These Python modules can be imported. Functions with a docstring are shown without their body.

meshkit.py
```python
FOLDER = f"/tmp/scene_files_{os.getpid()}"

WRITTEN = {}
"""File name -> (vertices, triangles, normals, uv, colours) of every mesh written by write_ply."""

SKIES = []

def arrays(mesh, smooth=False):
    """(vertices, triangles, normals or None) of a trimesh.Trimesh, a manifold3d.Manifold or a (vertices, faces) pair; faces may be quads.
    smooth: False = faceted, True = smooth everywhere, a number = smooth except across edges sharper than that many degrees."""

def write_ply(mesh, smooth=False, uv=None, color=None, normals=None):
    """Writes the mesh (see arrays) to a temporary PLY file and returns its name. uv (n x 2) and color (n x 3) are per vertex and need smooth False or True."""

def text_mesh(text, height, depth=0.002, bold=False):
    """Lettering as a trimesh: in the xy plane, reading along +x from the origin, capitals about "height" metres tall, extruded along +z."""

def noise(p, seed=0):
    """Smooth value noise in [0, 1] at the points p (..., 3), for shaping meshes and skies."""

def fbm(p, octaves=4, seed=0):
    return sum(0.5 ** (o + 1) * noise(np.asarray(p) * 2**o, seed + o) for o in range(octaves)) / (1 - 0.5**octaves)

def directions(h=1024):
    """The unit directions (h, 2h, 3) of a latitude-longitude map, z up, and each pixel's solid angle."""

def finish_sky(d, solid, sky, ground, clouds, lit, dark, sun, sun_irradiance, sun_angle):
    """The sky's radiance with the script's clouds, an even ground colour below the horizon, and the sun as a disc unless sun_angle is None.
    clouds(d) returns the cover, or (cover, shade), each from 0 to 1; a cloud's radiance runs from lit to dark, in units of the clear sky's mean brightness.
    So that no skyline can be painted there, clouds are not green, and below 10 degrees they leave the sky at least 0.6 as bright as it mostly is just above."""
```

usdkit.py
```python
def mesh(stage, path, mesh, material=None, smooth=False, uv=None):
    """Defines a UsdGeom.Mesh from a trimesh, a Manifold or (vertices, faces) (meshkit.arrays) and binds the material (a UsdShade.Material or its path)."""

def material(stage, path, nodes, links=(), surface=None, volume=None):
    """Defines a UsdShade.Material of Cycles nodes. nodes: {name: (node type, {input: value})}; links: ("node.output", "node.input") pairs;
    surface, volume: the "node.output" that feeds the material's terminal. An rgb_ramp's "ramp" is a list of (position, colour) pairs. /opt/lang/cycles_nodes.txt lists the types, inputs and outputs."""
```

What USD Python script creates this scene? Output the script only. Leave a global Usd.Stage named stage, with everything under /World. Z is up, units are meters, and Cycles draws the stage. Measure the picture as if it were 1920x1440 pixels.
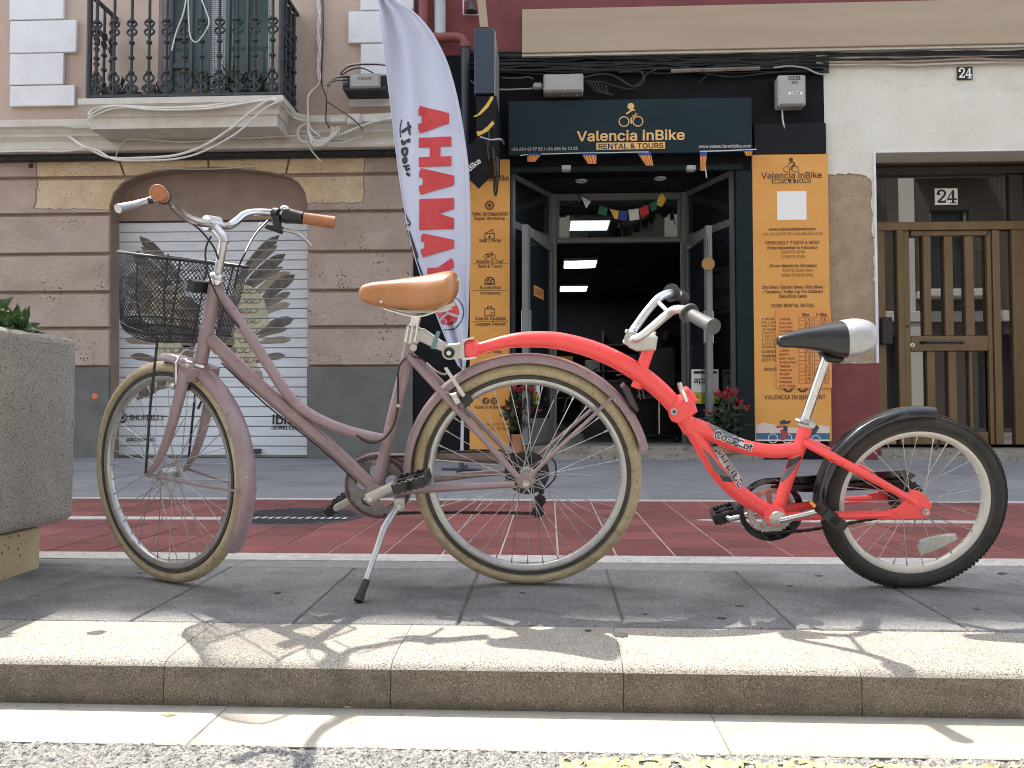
import math, random, sys
import numpy as np, trimesh, meshkit, usdkit
from shapely.geometry import Polygon, box as sbox, LineString, Point
from shapely.ops import unary_union
from pxr import Usd, UsdGeom, UsdLux, UsdShade, Gf, Sdf, Vt

random.seed(7)
RNG = np.random.default_rng(7)
stage = Usd.Stage.CreateInMemory()
UsdGeom.SetStageUpAxis(stage, UsdGeom.Tokens.z)
UsdGeom.SetStageMetersPerUnit(stage, 1.0)
UsdGeom.Xform.Define(stage, '/World')
UsdGeom.Scope.Define(stage, '/World/Looks')
V = np.array
PI = math.pi

# ------------------------------------------------------------------ camera, sky, sun, exposure
EXPOSURE = 1.68
SKY, SUN = 0.145, 0.70
FPX, YAW, HOR, CAMH = 1550.0, math.radians(2.55), 777.0, 0.48     # focal length in pixels of a 1920 px wide picture
_p = math.atan((HOR - 720) / FPX)
C_F = V([-math.sin(YAW) * math.cos(_p), math.cos(YAW) * math.cos(_p), math.sin(_p)])
C_R = V([math.cos(YAW), math.sin(YAW), 0.0])
C_U = np.cross(C_R, C_F)
C_O = V([0, 0, CAMH])
cam = UsdGeom.Camera.Define(stage, '/World/camera')
cam.CreateHorizontalApertureAttr(36.0)
cam.CreateVerticalApertureAttr(27.0)
cam.CreateFocalLengthAttr(36.0 * FPX / 1920)
cam.CreateClippingRangeAttr(Gf.Vec2f(0.05, 500))
cam.CreateExposureAttr(EXPOSURE)
cam.AddTransformOp().Set(Gf.Matrix4d(*C_R, 0, *C_U, 0, *(-C_F), 0, *C_O, 1))

SDIR = V([-0.50, 0.52, 1.09]); SDIR /= np.linalg.norm(SDIR)          # direction towards the sun
sky = UsdLux.DomeLight.Define(stage, '/World/sky')
sky_mat = usdkit.material(stage, '/World/Looks/sky_look', {
    's': ('sky_texture', {'sky_type': 'single_scattering', 'sun_disc': False, 'sun_elevation': math.asin(SDIR[2]),
                          'sun_rotation': math.atan2(SDIR[0], SDIR[1]), 'aerosol_density': 2.5, 'ozone_density': 0.6}),
    'h': ('hsv', {'saturation': 0.60}),
    'b': ('background_shader', {'strength': SKY})}, [('s.color', 'h.color'), ('h.color', 'b.color')], surface='b.background')
UsdShade.MaterialBindingAPI.Apply(sky.GetPrim()).Bind(sky_mat)
sky.GetPrim().SetCustomDataByKey('kind', 'structure')
sun = UsdLux.DistantLight.Define(stage, '/World/sun')
sun.CreateNormalizeAttr(True)
sun.CreateIntensityAttr(SUN)
sun.CreateAngleAttr(0.53)
sun.CreateColorAttr(Gf.Vec3f(1.0, 0.94, 0.84))
_x = np.cross([0, 0, 1.0], SDIR); _x /= np.linalg.norm(_x); _y = np.cross(SDIR, _x)
sun.AddTransformOp().Set(Gf.Matrix4d(*_x, 0, *_y, 0, *SDIR, 0, 0, 0, 12, 1))

# ------------------------------------------------------------------ measuring: where a sight line meets a plane of the place
def ray(px, py):
    return C_F + C_R * (px - 960) / FPX - C_U * (py - 720) / FPX
def onplane(px, py, n, c):
    d = ray(px, py)
    return C_O + d * ((c - C_O @ n) / (d @ n))
def fp(px, py, Y):                       # a point of the upright plane y = Y, as (x, z)
    p = onplane(px, py, V([0, 1.0, 0]), Y)
    return (p[0], p[2])
def pp(pts, Y):
    return [fp(a, b, Y) for a, b in pts]
def rect(l, t, r, b, Y):                 # x0, x1, z0, z1 of an upright rectangle on plane Y
    x0, z1 = fp(l, (t + b) / 2, Y)[0], fp((l + r) / 2, t, Y)[1]
    x1, z0 = fp(r, (t + b) / 2, Y)[0], fp((l + r) / 2, b, Y)[1]
    return x0, x1, z0, z1

# ------------------------------------------------------------------ mesh building
def spline(pts, n=6, closed=False):
    P = np.asarray(pts, float)
    if len(P) < 3:
        return P
    out = []
    N = len(P)
    for i in range(N if closed else N - 1):
        p0, p1, p2, p3 = (P[(i - 1) % N] if closed or i else P[0] * 2 - P[1], P[i], P[(i + 1) % N],
                          P[(i + 2) % N] if closed or i + 2 < N else P[-1] * 2 - P[-2])
        for t in np.linspace(0, 1, n, endpoint=False):
            out.append(0.5 * (2 * p1 + (p2 - p0) * t + (2 * p0 - 5 * p1 + 4 * p2 - p3) * t * t + (3 * p1 - p0 - 3 * p2 + p3) * t ** 3))
    if not closed:
        out.append(P[-1])
    return V(out)

def rag(P, step=.03, amp=.008, seed=1):
    """The polygon with a broken, uneven edge."""
    r_ = np.random.default_rng(seed); ln_ = P.exterior; n = int(ln_.length / step)
    return Polygon([V(ln_.interpolate(t * ln_.length / n).coords[0]) + r_.normal(0, amp, 2) * r_.choice([.3, .6, 1.5]) for t in range(n)]).buffer(0)

class MB:
    def __init__(s):
        s.v, s.f, s.n = [], [], 0
    def add(s, v, f):
        v, f = np.asarray(v, float), np.asarray(f, int)
        if f.shape[1] == 4:
            f = np.vstack([f[:, [0, 1, 2]], f[:, [0, 2, 3]]])
        s.v.append(v); s.f.append(f + s.n); s.n += len(v)
        return s
    def tm(s, m, M=None):
        v = np.asarray(m.vertices)
        if M is not None:
            v = v @ M[:3, :3].T + M[:3, 3]
        f = np.asarray(m.faces)
        if M is not None and np.linalg.det(M[:3, :3]) < 0:
            f = f[:, ::-1]
        return s.add(v, f)
    def box(s, x0, x1, y0, y1, z0, z1, c=0.0):
        if c <= 0:
            v = [(x, y, z) for x in (x0, x1) for y in (y0, y1) for z in (z0, z1)]
            return s.add(v, [(0, 1, 3, 2), (4, 6, 7, 5), (0, 4, 5, 1), (2, 3, 7, 6), (0, 2, 6, 4), (1, 5, 7, 3)])
        pts = []
        for a, x in ((1, x0), (-1, x1)):
            for b, y in ((1, y0), (-1, y1)):
                for d, z in ((1, z0), (-1, z1)):
                    pts += [(x, y + b * c, z + d * c), (x + a * c, y, z + d * c), (x + a * c, y + b * c, z)]
        return s.tm(trimesh.convex.convex_hull(V(pts)))
    def hull(s, pts):
        return s.tm(trimesh.convex.convex_hull(np.asarray(pts, float)))
    def ext(s, poly, y0, y1):            # a polygon of (x, z) made solid from y0 (front) to y1 (back)
        if not hasattr(poly, 'geom_type'):
            poly = Polygon(poly)
        if not poly.is_valid:
            poly = poly.buffer(0)
        for g in getattr(poly, 'geoms', [poly]):
            if g.geom_type != 'Polygon' or g.area < 1e-9:
                continue
            m = trimesh.creation.extrude_polygon(g, y1 - y0, engine='earcut')
            v = np.asarray(m.vertices)
            s.add(np.c_[v[:, 0], y0 + v[:, 2], v[:, 1]], np.asarray(m.faces)[:, ::-1])
        return s
    def sheet(s, P, M):                  # polygon of 2-D points made 1 thick under a 4x4 frame
        if not hasattr(P, 'geom_type'):
            P = Polygon(P)
        P = P.buffer(0)
        for g in getattr(P, 'geoms', [P]):
            if g.geom_type == 'Polygon' and g.area > 1e-10:
                s.tm(trimesh.creation.extrude_polygon(g, 1.0, engine='earcut'), M)
        return s
    def tube(s, pts, r, n=8, smooth=0, cap=True, flat=None):
        P = np.asarray(pts, float)
        R = np.broadcast_to(np.asarray(r, float), (len(P),)) if np.ndim(r) <= 1 and np.size(r) in (1, len(P)) else np.asarray(r)
        if smooth:
            Q = spline(np.c_[P, R], smooth); P, R = Q[:, :3], Q[:, 3]
        T = np.gradient(P, axis=0); T /= np.maximum(np.linalg.norm(T, axis=1, keepdims=True), 1e-12)
        ref = V([0, 0, 1.0]) if abs(T[0][2]) < 0.9 else V([1.0, 0, 0])
        N = np.cross(T[0], ref); N /= np.linalg.norm(N)
        a = np.arange(n) / n * 2 * PI
        rings = []
        for i in range(len(P)):
            N = N - T[i] * (N @ T[i]); N /= np.linalg.norm(N)
            B = np.cross(T[i], N)
            rings.append(P[i] + R[i] * (np.cos(a)[:, None] * N + np.sin(a)[:, None] * B))
        v = np.vstack(rings); k = len(P)
        f = [(i * n + j, i * n + (j + 1) % n, (i + 1) * n + (j + 1) % n, (i + 1) * n + j) for i in range(k - 1) for j in range(n)]
        s.add(v, f)
        if cap:
            for ring, flip in ((rings[0], 1), (rings[-1], 0)):
                q = [(0, j, j + 1) for j in range(1, n - 1)]
                s.add(ring, [t[::-1] for t in q] if flip else q)
        return s
    def loft(s, rings, closed=False, cap=True):
        n, k = len(rings[0]), len(rings)
        v = np.vstack(rings)
        f = [(i * n + j, i * n + (j + 1) % n, ((i + 1) % k) * n + (j + 1) % n, ((i + 1) % k) * n + j) for i in range(k if closed else k - 1) for j in range(n)]
        s.add(v, f)
        if cap and not closed:
            for ring, flip in ((rings[0], 1), (rings[-1], 0)):
                q = [(0, j, j + 1) for j in range(1, n - 1)]
                s.add(ring, [t[::-1] for t in q] if flip else q)
        return s
    def lathe(s, prof, o, axis, n=32, closed=False, a0=0.0, a1=2 * PI, start=None):
        ax = V(axis, float); ax /= np.linalg.norm(ax)
        if start is None:
            start = np.cross(ax, [0, 0, 1.0]) if abs(ax[2]) < 0.9 else V([1.0, 0, 0])
        N = V(start, float); N -= ax * (N @ ax); N /= np.linalg.norm(N); B = np.cross(ax, N)
        full = abs(a1 - a0 - 2 * PI) < 1e-6
        A = np.linspace(a0, a1, n, endpoint=not full)
        P = np.asarray(prof, float)
        rings = [V(o) + r * (np.cos(A)[:, None] * N + np.sin(A)[:, None] * B) + h * ax for r, h in P]
        v = np.vstack(rings); m = len(A); k = len(P)
        f = [(i * m + j, i * m + (j + 1) % m, ((i + 1) % k) * m + (j + 1) % m, ((i + 1) % k) * m + j)
             for i in range(k if closed else k - 1) for j in range(m if full else m - 1)]
        s.add(v, f)
        if not full and closed:
            for j, flip in ((0, 1), (m - 1, 0)):
                ring = V([rings[i][j] for i in range(k)])
                s.add(ring, [(0, q + 1, q) if flip else (0, q, q + 1) for q in range(1, k - 1)])
        return s
    def ball(s, o, r, sub=2):
        m = trimesh.creation.icosphere(subdivisions=sub, radius=1.0)
        return s.add(V(o) + m.vertices * np.asarray(r), m.faces)
    def text(s, txt, x, z, h, y, align='c', bold=False, width=None, depth=0.0015, M=None):
        """Upright lettering that faces -y; x, z: the place of its baseline; or under a 4x4 frame."""
        m = meshkit.text_mesh(txt, h, 1.0, bold)
        v = np.asarray(m.vertices).copy()
        w = v[:, 0].max()
        if width:
            v[:, 0] *= width / w; w = width
        v[:, 0] -= {'c': w / 2, 'l': 0, 'r': w}[align]
        if M is None:
            return s.add(np.c_[x + v[:, 0], y - v[:, 2] * depth, z + v[:, 1]], m.faces)
        q = np.c_[v[:, :2], v[:, 2] * depth]
        return s.add(q @ M[:3, :3].T + M[:3, 3], m.faces if np.linalg.det(M[:3, :3]) > 0 else np.asarray(m.faces)[:, ::-1])
    def mesh(s):
        return trimesh.Trimesh(np.vstack(s.v), np.vstack(s.f), process=False)

COUNT = {}
def numbered(parent, name):
    k = COUNT.get((parent, name), 0); COUNT[(parent, name)] = k + 1
    return f'{parent}/{name}' + (f'_{k:03d}' if k else '')

class Thing:
    """An Xform whose children are its parts; .group() makes a part that has sub-parts."""
    def __init__(s, name, label=None, cat=None, o=(0, 0, 0), group=None, kind=None, parent='/World'):
        s.path = numbered(parent, name); s.o = V(o, float)
        x = UsdGeom.Xform.Define(stage, s.path)
        if parent == '/World':
            x.AddTranslateOp().Set(Gf.Vec3d(*map(float, o)))
        s.prim = x.GetPrim()
        note(s.prim, label, cat, group, kind)
    def part(s, name, mb, mat, label=None, smooth=35, kind=None):
        m = mb.mesh(); m.vertices = m.vertices - s.o
        p = usdkit.mesh(stage, numbered(s.path, name), m, L[mat] if isinstance(mat, str) else mat, smooth=smooth)
        note(p.GetPrim(), label, None, None, kind)
        return p
    def group(s, name, label=None):
        g = Thing(name, label, parent=s.path); g.o = s.o
        return g
def note(prim, label=None, cat=None, group=None, kind=None):
    for k, v in (('label', label), ('category', cat), ('group', group), ('kind', kind)):
        if v:
            prim.SetCustomDataByKey(k, v)
def single(name, mb, mat, label, cat, group=None, kind=None, smooth=35):
    m = mb.mesh()
    o = V([m.bounds[:, 0].mean(), m.bounds[:, 1].mean(), m.bounds[0, 2]])
    m.vertices = m.vertices - o
    p = usdkit.mesh(stage, numbered('/World', name), m, L[mat], smooth=smooth)
    p.AddTranslateOp().Set(Gf.Vec3d(*map(float, o)))
    note(p.GetPrim(), label, cat, group, kind)
    return p

# ------------------------------------------------------------------ materials
L = {}
def look(name, c, c2=None, sc=6.0, det=5, lo=0.35, hi=0.65, rough=0.6, metal=0.0, bump=0.0, bsc=60.0, bdet=4, speck=None, pits=None, grime=None,
         rnd=0.0, stretch=(1, 1, 1), coat=0.0, spec=0.5, emit=None, trans=0.0, sheen=0.0, rvar=0.0):
    n = {'g': ('geometry', {}), 'm': ('mapping', {'scale': stretch}), 'p': ('principled_bsdf', {'roughness': rough, 'metallic': metal, 'specular_ior_level': spec, 'coat_weight': coat,
                                                                                             'transmission_weight': trans, 'sheen_weight': sheen})}
    k = [('g.position', 'm.vector')]
    col = None
    if c2 is not None:
        n['n1'] = ('noise_texture', {'scale': sc, 'detail': det, 'roughness': 0.6})
        n['r1'] = ('map_range', {'from_min': lo, 'from_max': hi, 'clamp': True})
        n['x1'] = ('mix', {'color1': c, 'color2': c2})
        k += [('m.vector', 'n1.vector'), ('n1.fac', 'r1.value'), ('r1.result', 'x1.fac')]
        col = 'x1.color'
    for i, sp in enumerate(speck or []):                        # (colour, scale, from, to)
        n[f'sn{i}'] = ('noise_texture', {'scale': sp[1], 'detail': 2.0, 'roughness': 0.7})
        n[f'sr{i}'] = ('map_range', {'from_min': sp[2], 'from_max': sp[3], 'clamp': True})
        n[f'sx{i}'] = ('mix', {'color1': c, 'color2': sp[0]})
        k += [('m.vector', f'sn{i}.vector'), (f'sn{i}.fac', f'sr{i}.value'), (f'sr{i}.result', f'sx{i}.fac')]
        if col:
            k.append((col, f'sx{i}.color1'))
        col = f'sx{i}.color'
    if pits:                                                    # (colour, scale, size): scattered small dark holes
        n['v'] = ('voronoi_texture', {'scale': pits[1], 'randomness': 1.0})
        n['vn'] = ('noise_texture', {'scale': pits[1] * 0.13, 'detail': 2.0})
        n['vm'] = ('map_range', {'from_min': 0.42, 'from_max': 0.68, 'to_min': 0.0, 'to_max': pits[2], 'clamp': True})
        n['vl'] = ('math', {'math_type': 'less_than'})
        n['vx'] = ('mix', {'color1': c, 'color2': pits[0]})
        k += [('m.vector', 'v.vector'), ('m.vector', 'vn.vector'), ('vn.fac', 'vm.value'), ('v.distance', 'vl.value1'), ('vm.result', 'vl.value2'), ('vl.value', 'vx.fac')]
        if col:
            k.append((col, 'vx.color1'))
        col = 'vx.color'
    if grime:                                                   # (colour, scale, from, to, stretch): large stains
        n['gm'] = ('mapping', {'scale': grime[4]})
        n['gn'] = ('noise_texture', {'scale': grime[1], 'detail': 7.0, 'roughness': 0.65})
        n['gr'] = ('map_range', {'from_min': grime[2], 'from_max': grime[3], 'clamp': True, 'to_max': 0.85})
        n['gx'] = ('mix', {'color1': c, 'color2': grime[0]})
        k += [('g.position', 'gm.vector'), ('gm.vector', 'gn.vector'), ('gn.fac', 'gr.value'), ('gr.result', 'gx.fac')]
        if col:
            k.append((col, 'gx.color1'))
        col = 'gx.color'
    if rnd:
        n['oi'] = ('object_info', {})
        n['om'] = ('map_range', {'to_min': 1 - rnd, 'to_max': 1 + rnd})
        n['oh'] = ('hsv', {'color': c})
        k += [('oi.random', 'om.value'), ('om.result', 'oh.value')]
        if col:
            k.append((col, 'oh.color'))
        col = 'oh.color'
    if col:
        k.append((col, 'p.base_color'))
    else:
        n['p'][1]['base_color'] = c
    if bump:
        n['bn'] = ('noise_texture', {'scale': bsc, 'detail': bdet, 'roughness': 0.65})
        n['b'] = ('bump', {'strength': 1.0, 'distance': bump})
        k += [('m.vector', 'bn.vector'), ('bn.fac', 'b.height'), ('b.normal', 'p.normal')]
    if rvar:
        n['rn'] = ('noise_texture', {'scale': 14.0, 'detail': 5.0})
        n['rr'] = ('map_range', {'from_min': 0.3, 'from_max': 0.7, 'to_min': rough - rvar, 'to_max': rough + rvar, 'clamp': True})
        k += [('m.vector', 'rn.vector'), ('rn.fac', 'rr.value'), ('rr.result', 'p.roughness')]
    if emit:
        n['p'][1]['emission_color'] = emit[0]; n['p'][1]['emission_strength'] = emit[1]
    L[name] = usdkit.material(stage, f'/World/Looks/{name}', n, k, surface='p.BSDF')

def glass_look(name, tint=(0.9, 0.95, 0.93), rough=0.0, base=0.05, opacity=0.0, body=(0.02, 0.02, 0.02)):
    L[name] = usdkit.material(stage, f'/World/Looks/{name}', {
        't': ('transparent_bsdf', {'color': tint}), 'd': ('diffuse_bsdf', {'color': body}), 'mx': ('mix_closure', {'fac': opacity}),
        'g': ('glossy_bsdf', {'color': (1, 1, 1), 'roughness': rough}), 'f': ('fresnel', {'IOR': 1.5}),
        'a': ('math', {'math_type': 'add', 'value2': base}), 'm': ('mix_closure', {})},
        [('t.BSDF', 'mx.closure1'), ('d.BSDF', 'mx.closure2'), ('f.fac', 'a.value1'), ('a.value', 'm.fac'), ('mx.closure', 'm.closure1'), ('g.BSDF', 'm.closure2')], surface='m.closure')

# ground
look('asphalt', (.18, .175, .165), (.36, .35, .33), sc=150, lo=.40, hi=.60, rough=.9, speck=[((.06, .06, .06), 170, .54, .62), ((.58, .56, .52), 210, .62, .68)], bump=.003, bsc=260)
look('yellow_paint', (.54, .45, .20), (.50, .43, .26), sc=70, rough=.75, speck=[((.30, .27, .18), 120, .58, .68)], bump=.002, bsc=260)
look('gutter_stone', (.355, .33, .272), (.42, .395, .335), sc=7, rough=.75, speck=[((.26, .235, .185), 26, .60, .78), ((.22, .20, .16), 150, .64, .72)], grime=((.27, .245, .195), 3.5, .52, .78, (1, 2, 1)), bump=.0012, bsc=140, rnd=.05)
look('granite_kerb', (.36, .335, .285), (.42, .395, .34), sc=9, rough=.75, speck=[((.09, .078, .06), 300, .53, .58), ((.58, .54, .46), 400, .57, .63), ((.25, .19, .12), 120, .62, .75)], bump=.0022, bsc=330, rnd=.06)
look('kerb_face', (.145, .122, .09), (.215, .185, .14), sc=14, rough=.85, grime=((.09, .075, .05), 5, .5, .75, (1, 1, 3)), speck=[((.06, .046, .03), 330, .54, .60), ((.40, .34, .25), 400, .57, .64)], bump=.0025, bsc=330, rnd=.06)  # kerb front: its shade is put into the darker brown, grime on top
look('paver', (.185, .185, .181), (.265, .262, .255), sc=6, rough=.8, speck=[((.07, .07, .07), 170, .56, .63), ((.40, .39, .37), 190, .60, .68)], grime=((.11, .108, .104), 4.2, .50, .72, (1, 1.4, 1)), bump=.0018, bsc=220, rnd=.15)
look('rough_strip', (.24, .235, .225), (.31, .30, .285), sc=30, rough=.85, speck=[((.12, .12, .11), 260, .55, .63)], bump=.0015, bsc=220)
look('bedding', (.085, .08, .07), (.13, .12, .10), sc=25, rough=.95)
look('joint_mortar', (.20, .18, .14), (.09, .085, .075), sc=3.5, rough=.95)
look('grout', (.66, .55, .52), (.48, .38, .355), sc=18, rough=.9)
look('red_tile', (.20, .062, .055), (.255, .088, .077), sc=8, rough=.66, speck=[((.40, .19, .175), 45, .58, .8)], bump=.0007, bsc=160, rnd=.24, stretch=(1, 4, 1), spec=.3, grime=((.17, .055, .052), 1.7, .5, .72, (.5, 1.6, 1)))
look('white_paint', (.62, .60, .55), (.50, .475, .43), sc=24, rough=.7, speck=[((.24, .20, .18), 60, .58, .70)], grime=((.40, .36, .32), 5, .5, .75, (1, 1, 1)), bump=.0006, bsc=200)
look('far_paver', (.215, .215, .22), (.27, .27, .275), sc=2.2, rough=.72, grime=((.13, .132, .138), 1.1, .52, .75, (.6, 1.6, 1)), speck=[((.33, .33, .34), 200, .6, .7)], bump=.0005, bsc=200, rnd=.05)
look('cast_iron', (.055, .056, .06), (.09, .09, .092), sc=30, rough=.55, metal=.4, bump=.001, bsc=100)
# left building
look('brown_paint', (.41, .31, .247), (.47, .365, .295), sc=3, rough=.85, pits=((.05, .035, .025), 30, .26), grime=((.315, .23, .178), 1.6, .48, .72, (1, 1, 1.6)), bump=.014, bsc=26, bdet=7)
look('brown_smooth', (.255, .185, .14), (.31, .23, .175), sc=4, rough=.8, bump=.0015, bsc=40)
look('groove_brown', (.17, .12, .095), (.21, .15, .12), sc=4, rough=.85)
look('bare_stone', (.56, .41, .235), (.66, .53, .345), sc=5, rough=.85, speck=[((.36, .24, .12), 40, .58, .72)], pits=((.14, .08, .04), 45, .26), bump=.010, bsc=45, bdet=6)
look('grey_plinth', (.112, .11, .096), (.15, .146, .128), sc=4, rough=.8, speck=[((.21, .20, .185), 30, .64, .8)], grime=((.08, .08, .075), 2, .5, .8, (1, 1, 2)), bump=.0015, bsc=50)
look('pink_stucco', (.46, .345, .265), (.51, .39, .305), sc=2.5, rough=.85, grime=((.36, .26, .21), 1.2, .5, .8, (1, 1, .5)), bump=.0012, bsc=60)
look('cream_trim', (.56, .515, .43), (.64, .60, .515), sc=6, rough=.8, grime=((.42, .37, .30), 2.2, .56, .82, (1, 1, .35)), speck=[((.40, .36, .30), 50, .66, .8)], bump=.0012, bsc=60)
look('white_quoin', (.68, .675, .66), (.74, .735, .72), sc=5, rough=.8, grime=((.55, .53, .50), 2, .58, .85, (1, 1, .4)), bump=.002, bsc=50)
look('shutter', (.60, .625, .635), (.68, .70, .71), sc=6, rough=.5, grime=((.42, .42, .41), 3, .55, .85, (.6, 1, 3)), bump=.0003, bsc=30, stretch=(.4, 1, 3))
look('shutter_gap', (.10, .10, .105), rough=.7)
look('feather_dark', (.055, .045, .036), (.14, .115, .09), sc=16, rough=.6, stretch=(1, 1, 1))
look('feather_tan', (.23, .18, .125), (.34, .28, .20), sc=14, rough=.6)
look('feather_brown', (.13, .10, .075), (.19, .15, .11), sc=14, rough=.6)
look('feather_cream', (.40, .35, .21), (.50, .45, .30), sc=20, rough=.6)
look('black_print', (.018, .017, .017), rough=.6)
look('ironwork', (.022, .026, .030), (.040, .044, .046), sc=20, rough=.55, bump=.0006, bsc=80)
look('door_green', (.055, .085, .082), (.075, .105, .10), sc=5, rough=.5)
look('woven_screen', (.55, .57, .58), (.62, .64, .65), sc=40, rough=.8)
look('terracotta', (.34, .135, .07), (.42, .18, .10), sc=12, rough=.8, bump=.0008)
look('leaf', (.045, .095, .022), (.085, .16, .04), sc=25, rough=.45)
look('leaf_dark', (.022, .042, .018), (.035, .06, .025), sc=25, rough=.5)
look('white_cable', (.70, .67, .60), (.60, .57, .50), sc=10, rough=.6)
look('black_cable', (.014, .014, .015), (.035, .033, .032), sc=14, rough=.5, spec=.35)
look('grey_box', (.40, .385, .345), (.34, .325, .29), sc=8, rough=.55)
look('hole', (.03, .025, .022), rough=.9)
look('orange_spot', (.75, .16, .05), rough=.7)
# right building
look('dark_wall', (.006, .0065, .0075), (.012, .012, .013), sc=5, spec=.12, rough=.7, bump=.0005, bsc=30)
look('dark_green', (.005, .012, .011), (.008, .016, .014), sc=5, rough=.45, spec=.2)
look('red_wall', (.155, .030, .028), (.19, .040, .037), sc=3, rough=.7, bump=.0008, bsc=40, grime=((.10, .022, .02), 2, .5, .8, (1, 1, .4)))
look('red_dado', (.165, .030, .030), (.20, .040, .038), sc=5, rough=.6, speck=[((.42, .34, .32), 7, .745, .765)], bump=.0008, bsc=30)
look('beige_beam', (.35, .26, .17), (.40, .305, .205), sc=1.5, rough=.75, stretch=(.25, 1, 3), bump=.0006, bsc=20)
look('cream_wall', (.69, .635, .52), (.75, .70, .59), sc=3, rough=.85, grime=((.52, .475, .40), 1.6, .55, .8, (1, 1, 2.2)), speck=[((.10, .08, .06), 5.5, .775, .79)], bump=.009, bsc=24, bdet=7)
look('tan_render', (.33, .235, .145), (.42, .315, .205), sc=6, rough=.88, speck=[((.24, .17, .11), 45, .58, .72)], bump=.008, bsc=40)
look('sill_stone', (.22, .19, .15), (.32, .285, .23), sc=6, rough=.75, speck=[((.10, .085, .07), 24, .56, .68)], bump=.0015, bsc=50)
look('sign_green', (.010, .022, .026), (.013, .027, .031), sc=3, rough=.5, spec=.2)
look('sign_black', (.010, .010, .011), rough=.55, spec=.2)
look('navy_panel', (.030, .042, .060), (.037, .050, .069), sc=4, rough=.45)
look('orange_board', (.70, .31, .06), (.74, .35, .08), sc=3, rough=.5, speck=[((.66, .29, .05), 120, .55, .7)])
look('orange_sheet', (.72, .27, .06), (.76, .31, .08), sc=5, rough=.55)
look('orange_letter', (.80, .46, .16), rough=.5)
look('brown_print', (.085, .035, .015), rough=.6)
look('blue_print', (.06, .13, .22), rough=.55)
look('pale_print', (.72, .60, .48), rough=.55)
look('red_print', (.42, .06, .06), rough=.55)
look('yellow_fabric', (.72, .45, .05), (.80, .52, .09), sc=20, rough=.85)
look('bract_red', (.26, .018, .022), (.34, .03, .03), sc=20, rough=.7)
look('red_fabric', (.50, .035, .035), (.60, .06, .05), sc=20, rough=.85)
look('blue_fabric', (.03, .06, .22), (.05, .09, .28), sc=20, rough=.85)
look('green_fabric', (.02, .12, .06), (.03, .16, .09), sc=20, rough=.85)
look('white_fabric', (.66, .65, .62), (.72, .71, .68), sc=20, rough=.85)
look('grey_frame', (.150, .150, .138), (.185, .185, .17), sc=6, rough=.5, grime=((.22, .22, .21), 4, .55, .8, (1, 1, .5)))
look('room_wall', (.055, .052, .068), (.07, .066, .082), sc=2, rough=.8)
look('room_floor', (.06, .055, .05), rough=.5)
look('black_plastic', (.016, .016, .017), (.024, .024, .025), sc=30, rough=.42, bump=.0003, bsc=120)
look('ceiling_glow', (.9, .9, .9), rough=.5, emit=((.93, .97, 1.0), 2.6))
look('lamp_ring', (.62, .62, .60), rough=.4)
look('white_sheet', (.84, .81, .74), rough=.6)
look('yellow_green', (.46, .48, .03), rough=.6)
look('bronze_frame', (.165, .100, .044), (.205, .13, .06), sc=7, rough=.33, metal=.2, stretch=(1, 1, .3), bump=.0003)
look('dark_bronze', (.035, .026, .020), (.05, .037, .028), sc=5, rough=.5)
look('plaque_wood', (.40, .20, .06), (.30, .14, .04), sc=14, rough=.6)
look('red_pipe', (.21, .05, .045), (.26, .07, .06), sc=6, rough=.6)
look('grey_pipe', (.50, .53, .53), (.42, .45, .46), sc=5, rough=.55)
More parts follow.
